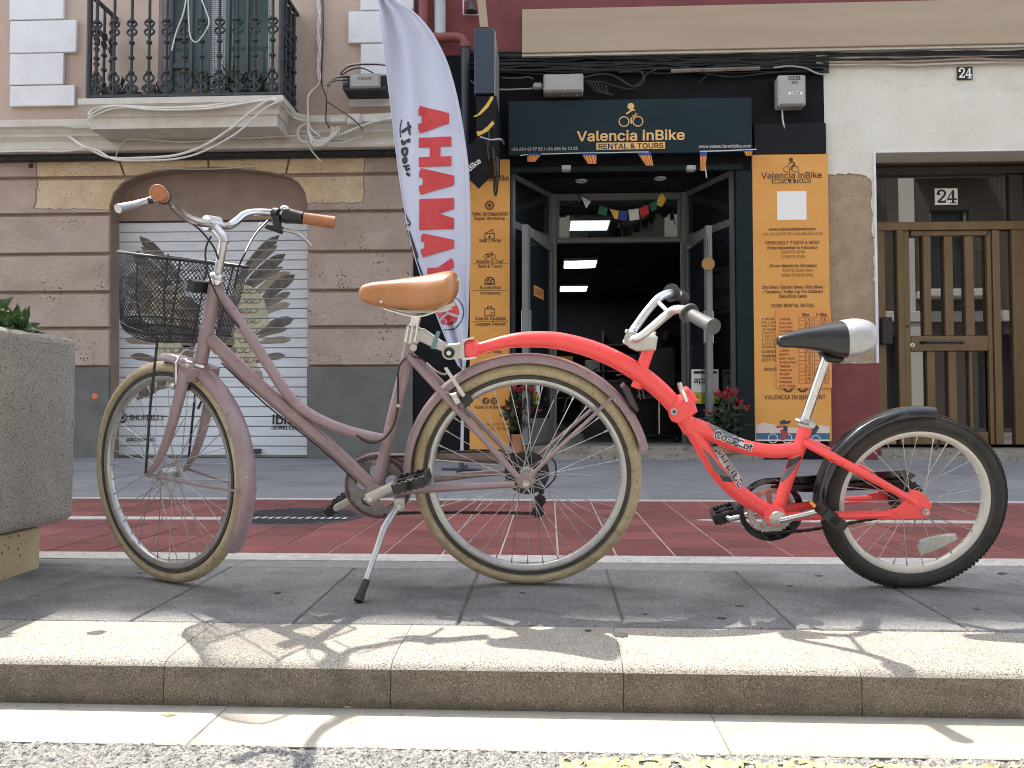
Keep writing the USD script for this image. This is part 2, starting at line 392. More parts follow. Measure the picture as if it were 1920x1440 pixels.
look('dark_pipe', (.045, .05, .055), rough=.5)
glass_look('shop_glass', base=.02, opacity=.55, body=(.02, .024, .028))
glass_look('dark_glass', base=.10, opacity=.9, body=(.012, .011, .010))
glass_look('green_glass', base=.05, opacity=.85, body=(.06, .085, .08))
# opposite houses
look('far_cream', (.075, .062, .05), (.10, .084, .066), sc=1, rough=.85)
look('far_white', (.60, .58, .53), rough=.8)
look('far_dark', (.03, .03, .03), rough=.3)
# planter
look('planter', (.30, .28, .235), (.38, .355, .30), sc=8, rough=.82, speck=[((.14, .12, .095), 170, .54, .62), ((.52, .48, .40), 200, .58, .66), ((.24, .17, .10), 50, .64, .78)], bump=.004, bsc=120, stretch=(1, 1, 1))
look('planter_foot', (.50, .385, .23), (.58, .455, .29), sc=9, rough=.85, pits=((.10, .06, .04), 45, .22), bump=.002, bsc=90)
look('soil', (.05, .035, .025), rough=.95)
# flag
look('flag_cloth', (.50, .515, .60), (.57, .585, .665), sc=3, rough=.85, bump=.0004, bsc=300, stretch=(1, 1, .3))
look('flag_red', (.52, .045, .045), (.60, .065, .06), sc=9, rough=.8)
look('pole_grey', (.50, .51, .52), rough=.4)
# bicycles
look('mauve_paint', (.275, .196, .203), (.318, .228, .235), sc=12, rough=.36, coat=.35, speck=[((.40, .29, .30), 240, .60, .72), ((.20, .12, .115), 42, .66, .72), ((.50, .40, .40), 75, .68, .74)], grime=((.21, .15, .14), 9, .52, .78, (1, 1, 1)), rvar=.12, bump=.00015, bsc=300)
look('red_paint', (.98, .085, .082), (1.0, .105, .10), sc=8, rough=.36, coat=.35, spec=.4, speck=[((.62, .045, .04), 60, .66, .74), ((.80, .22, .20), 110, .69, .74)], rvar=.1, bump=.00012, bsc=260)
look('grey_decal', (.10, .125, .14), (.14, .165, .18), sc=30, rough=.4)
look('dark_decal', (.03, .035, .04), rough=.4)
look('gear_grey', (.24, .235, .23), (.32, .315, .305), sc=40, rough=.45, metal=.7)
look('chrome', (.72, .72, .71), (.62, .62, .60), sc=40, rough=.2, metal=1.0, rvar=.07, bump=.0001, bsc=200)
look('brushed', (.60, .60, .585), (.50, .50, .49), sc=30, rough=.38, metal=.9, rvar=.1, bump=.0001, bsc=200)
look('bar_silver', (.74, .75, .76), rough=.3, metal=.8)
look('silver_paint', (.58, .57, .53), (.52, .51, .47), sc=20, rough=.42, metal=.35)
look('rim_alloy', (.56, .56, .55), (.46, .46, .45), sc=30, rough=.36, metal=.75, rvar=.1)
look('rim_pale', (.66, .63, .57), rough=.4, metal=.3)
look('spoke_steel', (.62, .62, .60), (.36, .35, .33), sc=12, rough=.3, metal=.85)
look('tan_tyre', (.43, .355, .215), (.52, .44, .29), sc=30, rough=.88, speck=[((.24, .18, .095), 120, .58, .7), ((.60, .54, .38), 160, .62, .72)], grime=((.30, .25, .16), 7, .50, .72, (1, 1, 1)), bump=.003, bsc=120)
look('tyre_band', (.045, .044, .042), (.07, .068, .064), sc=30, rough=.8)
look('black_tyre', (.028, .025, .022), (.045, .041, .036), sc=20, rough=.82, grime=((.075, .066, .055), 8, .5, .75, (1, 1, 1)), bump=.002, bsc=160)
look('tan_leather', (.40, .165, .052), (.46, .20, .068), sc=10, rough=.30, coat=.35, speck=[((.34, .13, .04), 60, .6, .75)], bump=.0003, bsc=320)
look('grip_leather', (.42, .17, .075), (.36, .14, .06), sc=40, rough=.6, bump=.0006, bsc=180)
look('black_rubber', (.022, .022, .022), (.034, .034, .033), sc=40, rough=.65, bump=.0006, bsc=160)
look('grey_rubber', (.075, .075, .075), (.10, .10, .10), sc=40, rough=.6, bump=.0008, bsc=200)
look('black_vinyl', (.016, .016, .018), (.022, .022, .024), sc=30, rough=.3, coat=.25, bump=.0002, bsc=250)
look('silver_vinyl', (.50, .50, .49), (.42, .42, .41), sc=60, rough=.42, metal=.5, bump=.0005, bsc=300)
look('black_gloss', (.010, .012, .016), rough=.16, coat=.6)
look('black_wire', (.014, .014, .015), rough=.45)
look('chain', (.035, .028, .024), (.07, .055, .045), sc=60, rough=.5, metal=.6)
look('amber', (.75, .30, .03), rough=.25)
look('clear_reflector', (.50, .49, .45), (.62, .60, .56), sc=90, rough=.25, bump=.001, bsc=300)
look('dark_reflector', (.05, .035, .04), rough=.25)
look('teal_strap', (.14, .28, .28), rough=.7)
look('decal_white', (.72, .66, .66), rough=.5)
look('butt_white', (.72, .70, .66), rough=.8)
look('butt_orange', (.62, .28, .06), rough=.8)
look('dry_leaf', (.25, .24, .10), (.32, .30, .14), sc=40, rough=.7)

# ------------------------------------------------------------------ the ground
def zg(y):                               # height of the pavement: it falls to the kerb, is level on the cycle lane, rises to the houses
    return -0.0226 * (2.83 - y) if y < 2.83 else (0.0 if y < 4.69 else 0.0200 * (y - 4.69))
ZR = -0.128                              # the road and its gutter
def slab(x0, x1, y0, y1, th=0.03, ch=0.004, dz=0.0, tilt=None):
    g = lambda y: zg(min(max(y, y0 + 1e-6), y1 - 1e-6)) + dz
    t0, t1 = tilt or (0, 0)
    lo = [(x0, y0, g(y0) - th), (x1, y0, g(y0) - th), (x1, y1, g(y1) - th), (x0, y1, g(y1) - th)]
    mid = [(x0, y0, g(y0) - ch + t0), (x1, y0, g(y0) - ch + t1), (x1, y1, g(y1) - ch + t1), (x0, y1, g(y1) - ch + t0)]
    top = [(x0 + ch, y0 + ch, g(y0) + t0), (x1 - ch, y0 + ch, g(y0) + t1), (x1 - ch, y1 - ch, g(y1) + t1), (x0 + ch, y1 - ch, g(y1) + t0)]
    f = [(8, 9, 10, 11)] + [(a + b, a + (b + 1) % 4, a + 4 + (b + 1) % 4, a + 4 + b) for a in (0, 4) for b in range(4)]
    return MB().add(lo + mid + top, f)

g = Thing('road', 'pale worn asphalt road at the bottom edge of the picture', 'road', kind='structure')
g.part('roadway', MB().box(-60, 60, -3.6, 1.36, ZR - .3, ZR), 'asphalt')
# coarse stones of the surface near the gutter, as relief; the worn yellow marking lies on the right part
def relief(x0, x1, y0, y1, st, keep=None, dz=0.0):
    xs, ys = np.arange(x0, x1 + st / 2, st), np.arange(y0, y1 + st / 2, st)
    X, Y = np.meshgrid(xs, ys, indexing='ij')
    q = np.stack([X, Y, X * 0], -1)
    h = 0.0085 * (meshkit.noise(q * 100, 3) - .5) + 0.0045 * (meshkit.noise(q * 200, 5) - .5)
    v = np.stack([X, Y, ZR + h + dz], -1).reshape(-1, 3)
    n = len(ys)
    i, j = np.meshgrid(np.arange(len(xs) - 1), np.arange(n - 1), indexing='ij')
    a = (i * n + j).ravel()
    f = np.c_[a, a + n, a + n + 1, a + 1]
    if keep is not None:
        c = v[f].mean(1); f = f[keep(c)]
    return v, f
g.part('stony_surface', MB().add(*relief(-1.35, 1.25, 1.33, 1.513, .0042)), 'asphalt', smooth=25)
def worn(c):
    e = 0.05 + 0.05 * meshkit.fbm(np.c_[c[:, 0] * 9, c[:, 1] * 9, c[:, 0] * 0], 4, 2)
    return (c[:, 0] > -0.05 + e) & (c[:, 1] < 1.496 - 0.02 * meshkit.noise(c * 30, 8)) & (meshkit.fbm(c * 55, 3, 11) > .36)
m = Thing('yellow_line', 'worn yellow road marking along the gutter', 'road marking', kind='structure')
m.part('paint', MB().add(*relief(-.1, 1.25, 1.30, 1.505, .0042, worn, .0024)), 'yellow_paint', smooth=25)

g = Thing('gutter', 'row of pale gutter stones below the kerb', 'gutter', kind='structure')
for k in range(-5, 6):
    x0 = -.665 + .99 * k
    a = RNG.uniform(-.001, .001, 2)
    mb = MB()
    h0, h1 = ZR + .004 + a[0], ZR + .004 + a[1]
    mb.hull([(x0 + .0008, 1.513, ZR - .08), (x0 + .9892, 1.513, ZR - .08), (x0 + .0008, 1.74, ZR - .08), (x0 + .9892, 1.74, ZR - .08),
             (x0 + .0008, 1.517, h0 - .003), (x0 + .9892, 1.513, h1 - .003), (x0 + .004, 1.523, h0), (x0 + .986, 1.520, h1), (x0 + .0008, 1.74, h0), (x0 + .9892, 1.74, h1)])
    g.part('gutter_stone', mb, 'gutter_stone', smooth=False)
g.part('mortar', MB().box(-60, 60, 1.514, 1.75, ZR - .1, ZR + .0005), 'joint_mortar')

g = Thing('kerb', 'row of speckled granite kerb stones with a rounded nose', 'kerb', kind='structure')
prof = [(1.972, -.2), (1.972, zg(1.972) - .003), (1.967, zg(1.972))] + [(y, z) for y, z in ((1.83, -.0226), (1.795, -.0240), (1.76, -.0265), (1.73, -.0295), (1.718, -.0325), (1.710, -.0375), (1.7055, -.044), (1.704, -.052), (1.703, -.09), (1.7035, -.105), (1.705, -.116), (1.709, -.125), (1.713, -.2))]
KS = next(i for i, p in enumerate(prof) if p[1] == -.044)
for k in range(-9, 10):
    x0, x1 = .15 + .475 * k + .0006, .15 + .475 * (k + 1) - .0006
    e = RNG.uniform(-.0015, .0015)
    rings = []
    for x, s in ((x0, .0015), (x0 + .003, 0), (x1 - .003, 0), (x1, .0015)):
        rings.append(V([(x, y + s * (y < 1.9), z + e - s * (y < 1.95)) for y, z in prof]))
    ks_ = Thing('kerb_stone', parent=g.path); ks_.o = g.o
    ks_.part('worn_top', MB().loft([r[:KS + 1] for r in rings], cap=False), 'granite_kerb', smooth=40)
    ks_.part('stained_face', MB().loft([r[KS:] for r in rings], cap=False).add(np.vstack([rings[0], rings[-1]]), [(0, i, i + 1) for i in range(1, len(prof) - 1)] + [(len(prof), len(prof) + i + 1, len(prof) + i) for i in range(1, len(prof) - 1)]), 'kerb_face', smooth=40)  # front face coloured darker than the top, as if in shade
g.part('kerb_bed', MB().box(-60, 60, 1.73, 1.96, -.3, -.065), 'bedding')

g = Thing('pavement', 'grey stone pavement with wide open joints behind the kerb', 'pavement', kind='structure')
for k in range(-8, 9):
    x0 = .179 + .397 * k
    g.part('paver', slab(x0 + .0035, x0 + .3935, 1.977, 2.608, ch=.003, tilt=tuple(RNG.uniform(-.0012, .0012, 2))), 'paver', smooth=False)
g.part('pavement_bed', MB().hull([(x, y, zg(y) + d) for x in (-60, 60) for y in (1.96, 2.829) for d in (-.3, -.0055)]), 'joint_mortar')
for k in range(-4, 4):
    g.part('edging_strip', slab(1.0 * k + .001, 1.0 * k + .999, 2.611, 2.829, ch=.002), 'rough_strip', smooth=False)
g = Thing('cycle_lane', 'red tiled cycle lane between the two pavements', 'cycle lane', kind='structure')
rows = [2.832 + .1975 * k for k in range(10)]
for j in range(9):
    ya, yb = rows[j], rows[j + 1]
    ym = (ya + yb) / 2
    lo, hi = -.735 * ym - .25, .64 * ym + .25
    for k in range(math.floor((lo - .03) / .2), math.ceil((hi - .03) / .2)):
        x0 = .03 + .2 * k
        g.part('tile', slab(x0 + .0036, x0 + .1964, ya + .0008, yb - .002, th=.02, ch=.0018, tilt=tuple(RNG.uniform(-.0006, .0006, 2))), 'red_tile', smooth=False)
mb = MB()
for j in range(9):
    ya, yb = rows[j], rows[j + 1]; ym = (ya + yb) / 2
    k0, k1 = math.floor((-.735 * ym - .28) / .2), math.ceil((.64 * ym + .22) / .2)
    for k in list(range(k0 - 40, k0)) + list(range(k1, k1 + 40)):
        x0 = .03 + .2 * k
        mb.box(x0 + .0036, x0 + .1964, ya + .002, yb - .002, -.01, 0)
g.part('outer_tiles', mb, 'red_tile', smooth=False, kind='stuff')
g.part('lane_bed', MB().box(-60, 60, 2.83, 4.688, -.3, -.0035), 'grout')
mk = Thing('lane_marking', 'white painted lines along both edges and the middle of the cycle lane', 'road marking', kind='structure')
mk.part('edge_line', MB().hull([(x, y, zg(y) + d) for x in (-8, 8) for y in (2.712, 2.826) for d in (-.002, .003)]), 'white_paint')
mk.part('edge_line', MB().box(-12, 12, 4.615, 4.686, -.001, .003), 'white_paint')
mk.part('dash', MB().box(-4.6, -.98, 3.71, 3.80, -.001, .0035), 'white_paint')
mk.part('dash', MB().add([(x, y, z) for z in (-.001, .0035) for x, y in ((.66, 3.795), (.84, 3.74), (1.90, 3.74), (2.02, 3.77), (1.9, 3.82), (.70, 3.82))],
                         [(0, 1, 2, 3), (0, 3, 4, 5), (6, 9, 8, 7), (6, 11, 10, 9)] + [(i, i + 6, (i + 1) % 6 + 6, (i + 1) % 6) for i in range(6)]), 'white_paint')
g = Thing('far_pavement', 'smooth blue grey pavement in front of the houses', 'pavement', kind='structure')
for j, (ya, yb) in enumerate(((4.69, 5.29), (5.29, 5.89), (5.89, 6.49), (6.49, 7.09), (7.09, 7.795))):
    for k in range(-9, 9):
        x0 = .6 * k + (.3 if j % 2 else 0)
        g.part('paving_slab', slab(x0 + .001, x0 + .599, ya + .001, yb - .001, ch=.0015), 'far_paver', smooth=False)
g.part('slab_bed', MB().hull([(x, y, zg(y) + d) for x in (-60, 60) for y in (4.6901, 20) for d in (-.3, -.006)]), 'bedding')
g = Thing('manhole_cover', 'round dark cast iron manhole cover set in the red lane, with a white stripe across', 'manhole cover', o=(-1.20, 3.86, 0))
g.part('plate', MB().lathe([(.0, .004), (.325, .004), (.33, .0), (.33, -.02)], (-1.20, 3.86, 0), (0, 0, 1), 40), 'cast_iron')
mb = MB()
for i in range(-9, 10):
    for j in range(-9, 10):
        x, y = i * .034 + (j % 2) * .017, j * .034
        if math.hypot(x, y) < .30:
            mb.box(-1.20 + x - .013, -1.20 + x + .013, 3.86 + y - .006, 3.86 + y + .006, .004, .0075)
g.part('tread_bars', mb, 'cast_iron', smooth=False, kind='stuff')
mb = MB()
for i in range(-8, 9):
    mb.box(-1.20 + i * .034 - .012, -1.20 + i * .034 + .008, 3.72 + .006 * (i % 2), 3.785 - .004 * (i % 3), .0077, .0082)
g.part('stripe', mb, 'white_paint', smooth=False)

# ------------------------------------------------------------------ left house
YF = 7.8
XR = fp(775, 500, YF)[0]
lb = Thing('painted_stone_house', 'brown painted ashlar house with an arched shutter, white quoins and an iron balcony', 'building', o=(XR - 2.5, YF, .06))
arch = Polygon(pp([(204, 930), (205, 385), (212, 362), (228, 343), (250, 330), (290, 321), (340, 315), (395, 313), (450, 316), (505, 322), (545, 332), (562, 345), (572, 362), (576, 385), (576, 930)], YF))
XL, ZC = -11.0, 3.01
lb.part('lower_wall', MB().ext(sbox(XL, -.1, XR, ZC).difference(arch), YF + .03, YF + .32), 'brown_smooth', smooth=False)
ed = [ZC] + [fp(340, y, YF)[1] for y in (331, 400, 475, 547, 615, 688)]
patch = Polygon(pp([(66, 296), (150, 292), (205, 284), (300, 276), (480, 277), (560, 284), (681, 286), (684, 300), (680, 381), (576, 381), (576, 392), (205, 393), (65, 391), (70, 340)], YF))
patch = rag(patch, .035, .007, 5)
joints = unary_union([LineString(pp(p, YF)).buffer(.006) for p in (((212, 270), (236, 338)), ((548, 270), (533, 338)), ((390, 268), (390, 320)))])
for a, b in zip(ed[1:], ed[:-1]):
    band = sbox(XL, a + .016, XR, b - (.016 if b < ZC else .0)).difference(arch)
    for q in getattr(band.difference(patch), 'geoms', [band.difference(patch)]):
        if q.area > .002:
            q = q.buffer(-.006).buffer(.006)
            lb.part('stone_course', MB().ext(q, YF + .006, YF + .032).ext(q.buffer(-.006), YF, YF + .008), 'brown_paint', smooth=False)
    bare = band.intersection(patch)
    if bare.area > .002:
        bare = bare.difference(joints)
        for q in getattr(bare, 'geoms', [bare]):
            if q.geom_type == 'Polygon' and q.area > .002:
                lb.part('bare_stone_block', MB().ext(q.buffer(-.004), YF + .004, YF + .033), 'bare_stone', smooth=False)
plinth = sbox(XL, -.05, XR, ed[-1] - .004).difference(arch)
for q in plinth.geoms:
    lb.part('plinth', MB().ext(q, YF - .008, YF + .031), 'grey_plinth', smooth=False)
zr = fp(390, 413, 7.97)[1]
lb.part('arch_panel', MB().ext(arch.buffer(.03).intersection(sbox(-9, zr, 9, 5)), 7.965, 8.09), 'brown_smooth', smooth=False)
sx0, sx1 = fp(206, 600, 7.99)[0] - .05, fp(578, 600, 7.99)[0] + .05
sh = lb.group('roller_shutter', 'white slatted roller shutter painted with a pair of dark wings')
sh.part('backing', MB().box(sx0, sx1, 8.005, 8.02, .05, zr + .02), 'shutter_gap')
zs = np.linspace(.075, zr - .01, 25)
strips = []
for a, b in zip(zs[:-1], zs[1:]):
    p = [(8.004, a), (7.993, a + .0005), (7.9885, a + .006), (7.9885, b - .0075), (7.991, b - .006), (8.004, b - .0056)]
    sh.part('slat', MB().loft([V([(x, y, z) for y, z in p]) for x in (sx0, sx1)]), 'shutter', smooth=False)
    strips.append(sbox(-9, a + .0062, 9, b - .0077))
strips = unary_union(strips)
sh.part('bottom_bar', MB().box(sx0, sx1, 7.982, 8.0, .062, .085, .003), 'grey_frame')
sh.part('lock', MB().box(*rect(470, 846, 489, 856, 7.97)[:2], 7.955, 7.99, .10, .145, .006), 'dark_pipe')
zq = lambda x, y: fp(200 + x / 3.35, 430 + y / 3.35, 7.9885)          # measured on an enlargement of the shutter
MIR = fp(390, 600, 7.9885)[0]
def feather(a, b, w, bow=.1, n=9):
    a, b = V(zq(*a)), V(zq(*b)); d = b - a; ln = np.hypot(*d); nrm = V([-d[1], d[0]]) / ln
    w = w / 3.35 * 7.99 / FPX
    t = np.linspace(0, 1, n)
    prof = 1.45 * w * np.interp(t, [0, .3, .72, .9, 1], [.42, .8, 1.0, .68, .04])
    mid = a + d * t[:, None] + nrm * (bow * ln * np.sin(PI * t))[:, None]
    return Polygon(list(mid + nrm * prof[:, None]) + list((mid - nrm * prof[:, None])[::-1])).buffer(0)
wing = [('feather_dark', (815, 335), (1085, 35), 25), ('feather_brown', (830, 345), (1075, 100), 17), ('feather_dark', (860, 372), (1122, 155), 27), ('feather_brown', (905, 372), (1108, 235), 16),
        ('feather_tan', (930, 410), (1152, 268), 24), ('feather_dark', (965, 470), (1182, 285), 28), ('feather_brown', (975, 500), (1155, 395), 17), ('feather_tan', (985, 530), (1152, 468), 17),
        ('feather_dark', (930, 655), (1176, 560), 24), ('feather_brown', (950, 680), (1135, 625), 13), ('feather_tan', (960, 712), (1157, 692), 17), ('feather_brown', (935, 832), (1122, 792), 17)]
body = [('feather_cream', [(800, 335), (905, 355), (985, 430), (1010, 520), (1025, 590), (935, 660), (965, 740), (930, 830), (975, 900), (950, 985), (890, 1000), (835, 940), (790, 850), (800, 640), (830, 500), (785, 430)]),
        ('feather_tan', [(830, 920), (880, 890), (975, 890), (988, 960), (950, 1010), (890, 1000)])]
body.insert(0, ('feather_dark', [(690, 480), (760, 420), (800, 470), (815, 640), (810, 760), (790, 860), (740, 800), (700, 700)]))
lobes = [(790, 450, 34), (770, 560, 48), (765, 640, 42), (765, 705, 42), (765, 775, 48), (810, 845, 36), (820, 520, 26)]
scal = [(840 + 38 * i + (19 if j % 2 else 0), 380 + 62 * j) for j in range(9) for i in range(3 if j < 5 else 2)]
for side in (0, 1):
    def put(poly, mat, y0, name):
        if side:
            poly = Polygon([(2 * MIR - x, z) for x, z in poly.exterior.coords]).buffer(0)
        q = poly.intersection(strips).intersection(sbox(sx0 + .03, 0, sx1 - .03, 9))
        if q.area > .0005:
            sh.part(name, MB().ext(q, y0, 7.9889), mat, smooth=False)
    for i, (c, a, b, w) in enumerate(wing):
        put(feather(a, b, w, .05 if i % 2 else .03), c, 7.9874 - .0002 * (i % 3), 'painted_feather')
    for c, pts in body:
        put(Polygon([zq(*p) for p in pts]).buffer(.02).buffer(-.02), c, 7.9866 - (.0002 if c == 'feather_tan' else -.0002 if c == 'feather_dark' else 0), 'painted_body')
    for x, y, r in lobes:
        put(Point(zq(x, y)).buffer(r / 3.35 * 7.99 / FPX, 8), 'feather_brown', 7.9860, 'painted_lobe')
    mb = MB()
    for x, y in scal:
        cx, cz = zq(x, y)
        if side: cx = 2 * MIR - cx
        arc = LineString([(cx + .05 * math.cos(t), cz + .036 * math.sin(t)) for t in np.linspace(PI * .9, PI * 2.1, 9)]).buffer(.005)
        q = arc.intersection(strips)
        if q.area > 1e-6: mb.ext(q, 7.9855, 7.988)
    sh.part('scale_pattern', mb, 'feather_brown', smooth=False)
put_left = Polygon([zq(*p) for p in ((190, 1075), (200, 1010), (240, 960), (320, 930), (390, 925), (370, 975), (300, 1030))]).intersection(strips)
sh.part('painted_feather', MB().ext(put_left, 7.9858, 7.989), 'feather_dark', smooth=False)
tx = lambda x, y: fp(x, y, 7.985)
def ptext(mb, s, x0, x1, y, hpx, Y, align=None, bold=False, depth=.0012):
    """Lettering whose ends and baseline are measured as picture positions on the upright plane Y."""
    a, b = fp(x0, y, Y), fp(x1, y, Y)
    return mb.text(s, (a[0] + b[0]) / 2, (a[1] + b[1]) / 2, hpx / FPX * Y, Y, 'c', bold, width=b[0] - a[0], depth=depth)
mb = MB(); ptext(mb, 'SHOPIBIZU', 242, 306, 788, 10, 7.986, bold=True); ptext(mb, '@IBIZAVIBES_BIS', 237, 291, 827, 6, 7.986, bold=True)
ptext(mb, 'ibizu', 509, 566, 795, 17, 7.986, bold=True); ptext(mb, 'JEWELLERY', 508, 566, 805, 7, 7.986, bold=True)
c = tx(229, 783)
ring = Point(c).buffer(.052, 8).difference(Point(c).buffer(.028, 6).difference(Point(c).buffer(.016, 6)).union(sbox(c[0] - .034, c[1] - .034, c[0] + .034, c[1] + .034).difference(sbox(c[0] - .027, c[1] - .027, c[0] + .027, c[1] + .027))))
mb.ext(ring, 7.9848, 7.986)
c = tx(538, 765)
mb.ext(unary_union([Point(c).buffer(.085).difference(Point(c).buffer(.062)), Point(c).buffer(.04).difference(Point((c[0] + .012, c[1] + .012)).buffer(.012))]).intersection(sbox(-9, c[1] - .02, 9, 9)), 7.9848, 7.986)
for t in np.linspace(.25, PI - .25, 9):
    mb.ext(LineString([(c[0] + r * math.cos(t), c[1] + r * math.sin(t)) for r in (.10, .15)]).buffer(.006), 7.9848, 7.986)
sh.part('lettering', mb, 'black_print', smooth=False)

# cornice and upper wall
lb.part('dark_strip', MB().box(XL, XR - .01, 7.735, 7.80, 2.945, 3.006, .01), 'black_cable')  # black strip added for the shade and dark cable under the cornice
cp = [(7.82, ZC), (7.66, ZC), (7.652, 3.03), (7.655, 3.055), (7.68, 3.062), (7.69, 3.11), (7.672, 3.135), (7.655, 3.15), (7.652, 3.175), (7.64, 3.19), (7.625, 3.215), (7.60, 3.232), (7.595, 3.29), (7.61, 3.302), (7.82, 3.31)]
lb.part('cornice', MB().loft([V([(x, y, z) for y, z in cp]) for x in (XL, XR - .005)]), 'cream_trim', smooth=20)
dx0, dx1 = fp(297, 60, YF)[0], fp(512, 60, YF)[0]
lb.part('upper_wall', MB().ext(sbox(XL, ZC + .01, XR, 11.4).difference(sbox(dx0, 3.3, dx1, 5.7)), YF + .002, YF + .30), 'pink_stucco', smooth=False)
lb.part('roof', MB().box(XL, XR, YF - .25, 15.5, 11.38, 11.57), 'terracotta')
for l, t, r, b in ((18, -60, 120, 37), (18, 38, 143, 99), (18, 100, 119, 159), (18, 160, 140, 199), (676, -60, 777, 19), (653, 20, 777, 80), (676, 81, 777, 141), (655, 142, 777, 199)):
    x0, x1, z0, z1 = rect(l, t, r, b, 7.77)
    lb.part('quoin', MB().box(x0, min(x1, XR - .002), 7.768, 7.803, max(z0, 3.31) + .002, z1, .006), 'white_quoin', smooth=False)
# balcony
bal = lb.group('balcony', 'white moulded balcony slab with dark scrolled iron railing')
bx0, bx1 = fp(169, 228, 7.33)[0], fp(520, 218, 7.33)[0]
bp = [(3.10, 0), (3.20, 0), (3.206, .014), (3.222, .018), (3.245, .022), (3.275, .045), (3.295, .062), (3.303, .075), (3.352, .078), (3.36, .072)]
bal.part('slab', MB().loft([V([(bx0 - o, 7.84, z), (bx0 - o, 7.33 - o, z), (bx1 + o, 7.33 - o, z), (bx1 + o, 7.84, z)]) for z, o in bp]), 'cream_trim', smooth=20)
ry, rx0, rx1 = 7.33, bx0 - .02, bx1 + .03
for z in (3.40, 4.36):
    bal.part('rail', MB().box(rx0, rx1, ry - .018, ry + .018, z - .016, z + .016, .004).box(rx0 - .018, rx0 + .018, ry + .019, 7.80, z - .016, z + .016, .004).box(rx1 - .018, rx1 + .018, ry + .019, 7.80, z - .016, z + .016, .004), 'ironwork')
def baluster(x, y, kx, ky, post=False):
    mb = MB()
    mb.tube([(x, y, 3.36), (x, y, 4.36)], .026 if post else .0135, 8)
    if not post:
        for z in (3.62, 3.76, 3.90, 4.10):
            mb.ball((x, y, z), (.028, .028, .022), 1)
        for s in (-1, 1):
            for z0, hgt, am in ((3.42, .20, .058), (3.96, .16, .052)):
                t = np.linspace(0, 1, 12)
                a = am * np.sin(PI * 2 * t) * (1 - .3 * t) * s
                mb.tube(np.c_[x + kx * a, y + ky * a - .004 * s, z0 + hgt * t], .0105, 5)
            c = [(x + kx * s * (.062 - .04 * q) * math.cos(q * 5.2), y + ky * s * (.062 - .04 * q) * math.cos(q * 5.2), 3.465 + .05 * math.sin(q * 5.2) * (1 - .6 * q)) for q in np.linspace(0, 1, 11)]
            mb.tube(c, .0105, 5)
    return mb
bxs = np.linspace(rx0 + .07, rx1 - .08, 11)
for x in bxs:
    bal.part('baluster', baluster(x, ry, 1, 0), 'ironwork')
for y in (7.45, 7.58, 7.71):
    for x in (rx0, rx1):
        bal.part('baluster', baluster(x, y, 0, 1), 'ironwork')
for x in (rx0, rx1):
    bal.part('corner_post', baluster(x, ry, 1, 0, True), 'ironwork')
bal.part('side_screen', MB().box(rx1 - .030, rx1 - .022, ry + .02, 7.79, 3.42, 4.34), 'ironwork')
gd = lb.group('balcony_door', 'dark green glazed balcony door with pale woven screens')
for l, r, mt, nm, y in ((297, 320, 'woven_screen', 'woven_screen', 7.90), (320, 325, 'door_green', 'frame_bar', 7.885), (325, 356, 'green_glass', 'pane', 7.92), (356, 362, 'door_green', 'frame_bar', 7.885), (362, 390, 'door_green', 'door_panel', 7.91), (390, 395, 'door_green', 'frame_bar', 7.885),
                        (395, 424, 'woven_screen', 'woven_screen', 7.90), (424, 431, 'door_green', 'frame_bar', 7.885), (431, 462, 'green_glass', 'pane', 7.92), (462, 466, 'door_green', 'frame_bar', 7.89), (466, 503, 'green_glass', 'pane', 7.92), (503, 512, 'woven_screen', 'woven_screen', 7.90)):
    x0, x1 = fp(l, 60, 7.9)[0], fp(r, 60, 7.9)[0]
    if l == 297: x0 -= .08
    if r == 512: x1 += .08
    gd.part(nm, MB().box(x0, x1, y, y + .03, 3.31, 5.7), mt, smooth=False)
    if nm == 'woven_screen':
        mb = MB()
        for z in np.arange(3.40, 4.6, .021):
            mb.box(x0 + .004, x1 - .004, y - .003, y - .0005, z, z + .004)
        for x in np.arange(x0 + .01, x1 - .01, .03):
            mb.box(x, x + .003, y - .005, y - .0035, 3.36, 4.6)
        gd.part('weave', mb, 'shutter_gap', smooth=False, kind='stuff')
for z in (3.62, 3.9, 4.2):
    x0, x1 = fp(325, 60, 7.9)[0], fp(356, 60, 7.9)[0]
    gd.part('cross_bar', MB().box(x0, x1, 7.895, 7.919, z, z + .05), 'door_green')
gd.part('backing', MB().box(dx0 - .1, dx1 + .1, 8.0, 8.03, 3.3, 5.7), 'far_dark')

def leaf_tuft(mb, o, n, r, up, ln, wd, rng, spread=1.0):
    """Many folded single leaves that leave a point in all directions."""
    for _ in range(n):
        a, e = rng.uniform(0, 2 * PI), rng.uniform(.15, 1.45)
        d = V([math.cos(a) * math.cos(e), math.sin(a) * math.cos(e), math.sin(e)])
        s = V(o) + d * rng.uniform(.1, 1) * r * V([spread, spread, up])
        d2 = d + rng.normal(0, .5, 3); d2 /= np.linalg.norm(d2)
        q = np.cross(d2, rng.normal(0, 1, 3)); q /= np.linalg.norm(q); nn = np.cross(d2, q)
        l, w = ln * rng.uniform(.6, 1.2), wd * rng.uniform(.7, 1.2)
        mb.add([s, s + d2 * l * .45 + q * w, s + d2 * l * .5 - nn * w * .35, s + d2 * l * .45 - q * w, s + d2 * l], [(0, 2, 1), (0, 3, 2), (1, 2, 4), (3, 4, 2)])
    return mb
px_, pz_ = fp(376, 150, 7.5)
pot = Thing('potted_plant', 'terracotta pot with a leafy plant standing on the balcony behind the railing', 'plant', o=(px_, 7.5, 3.36), group=None)
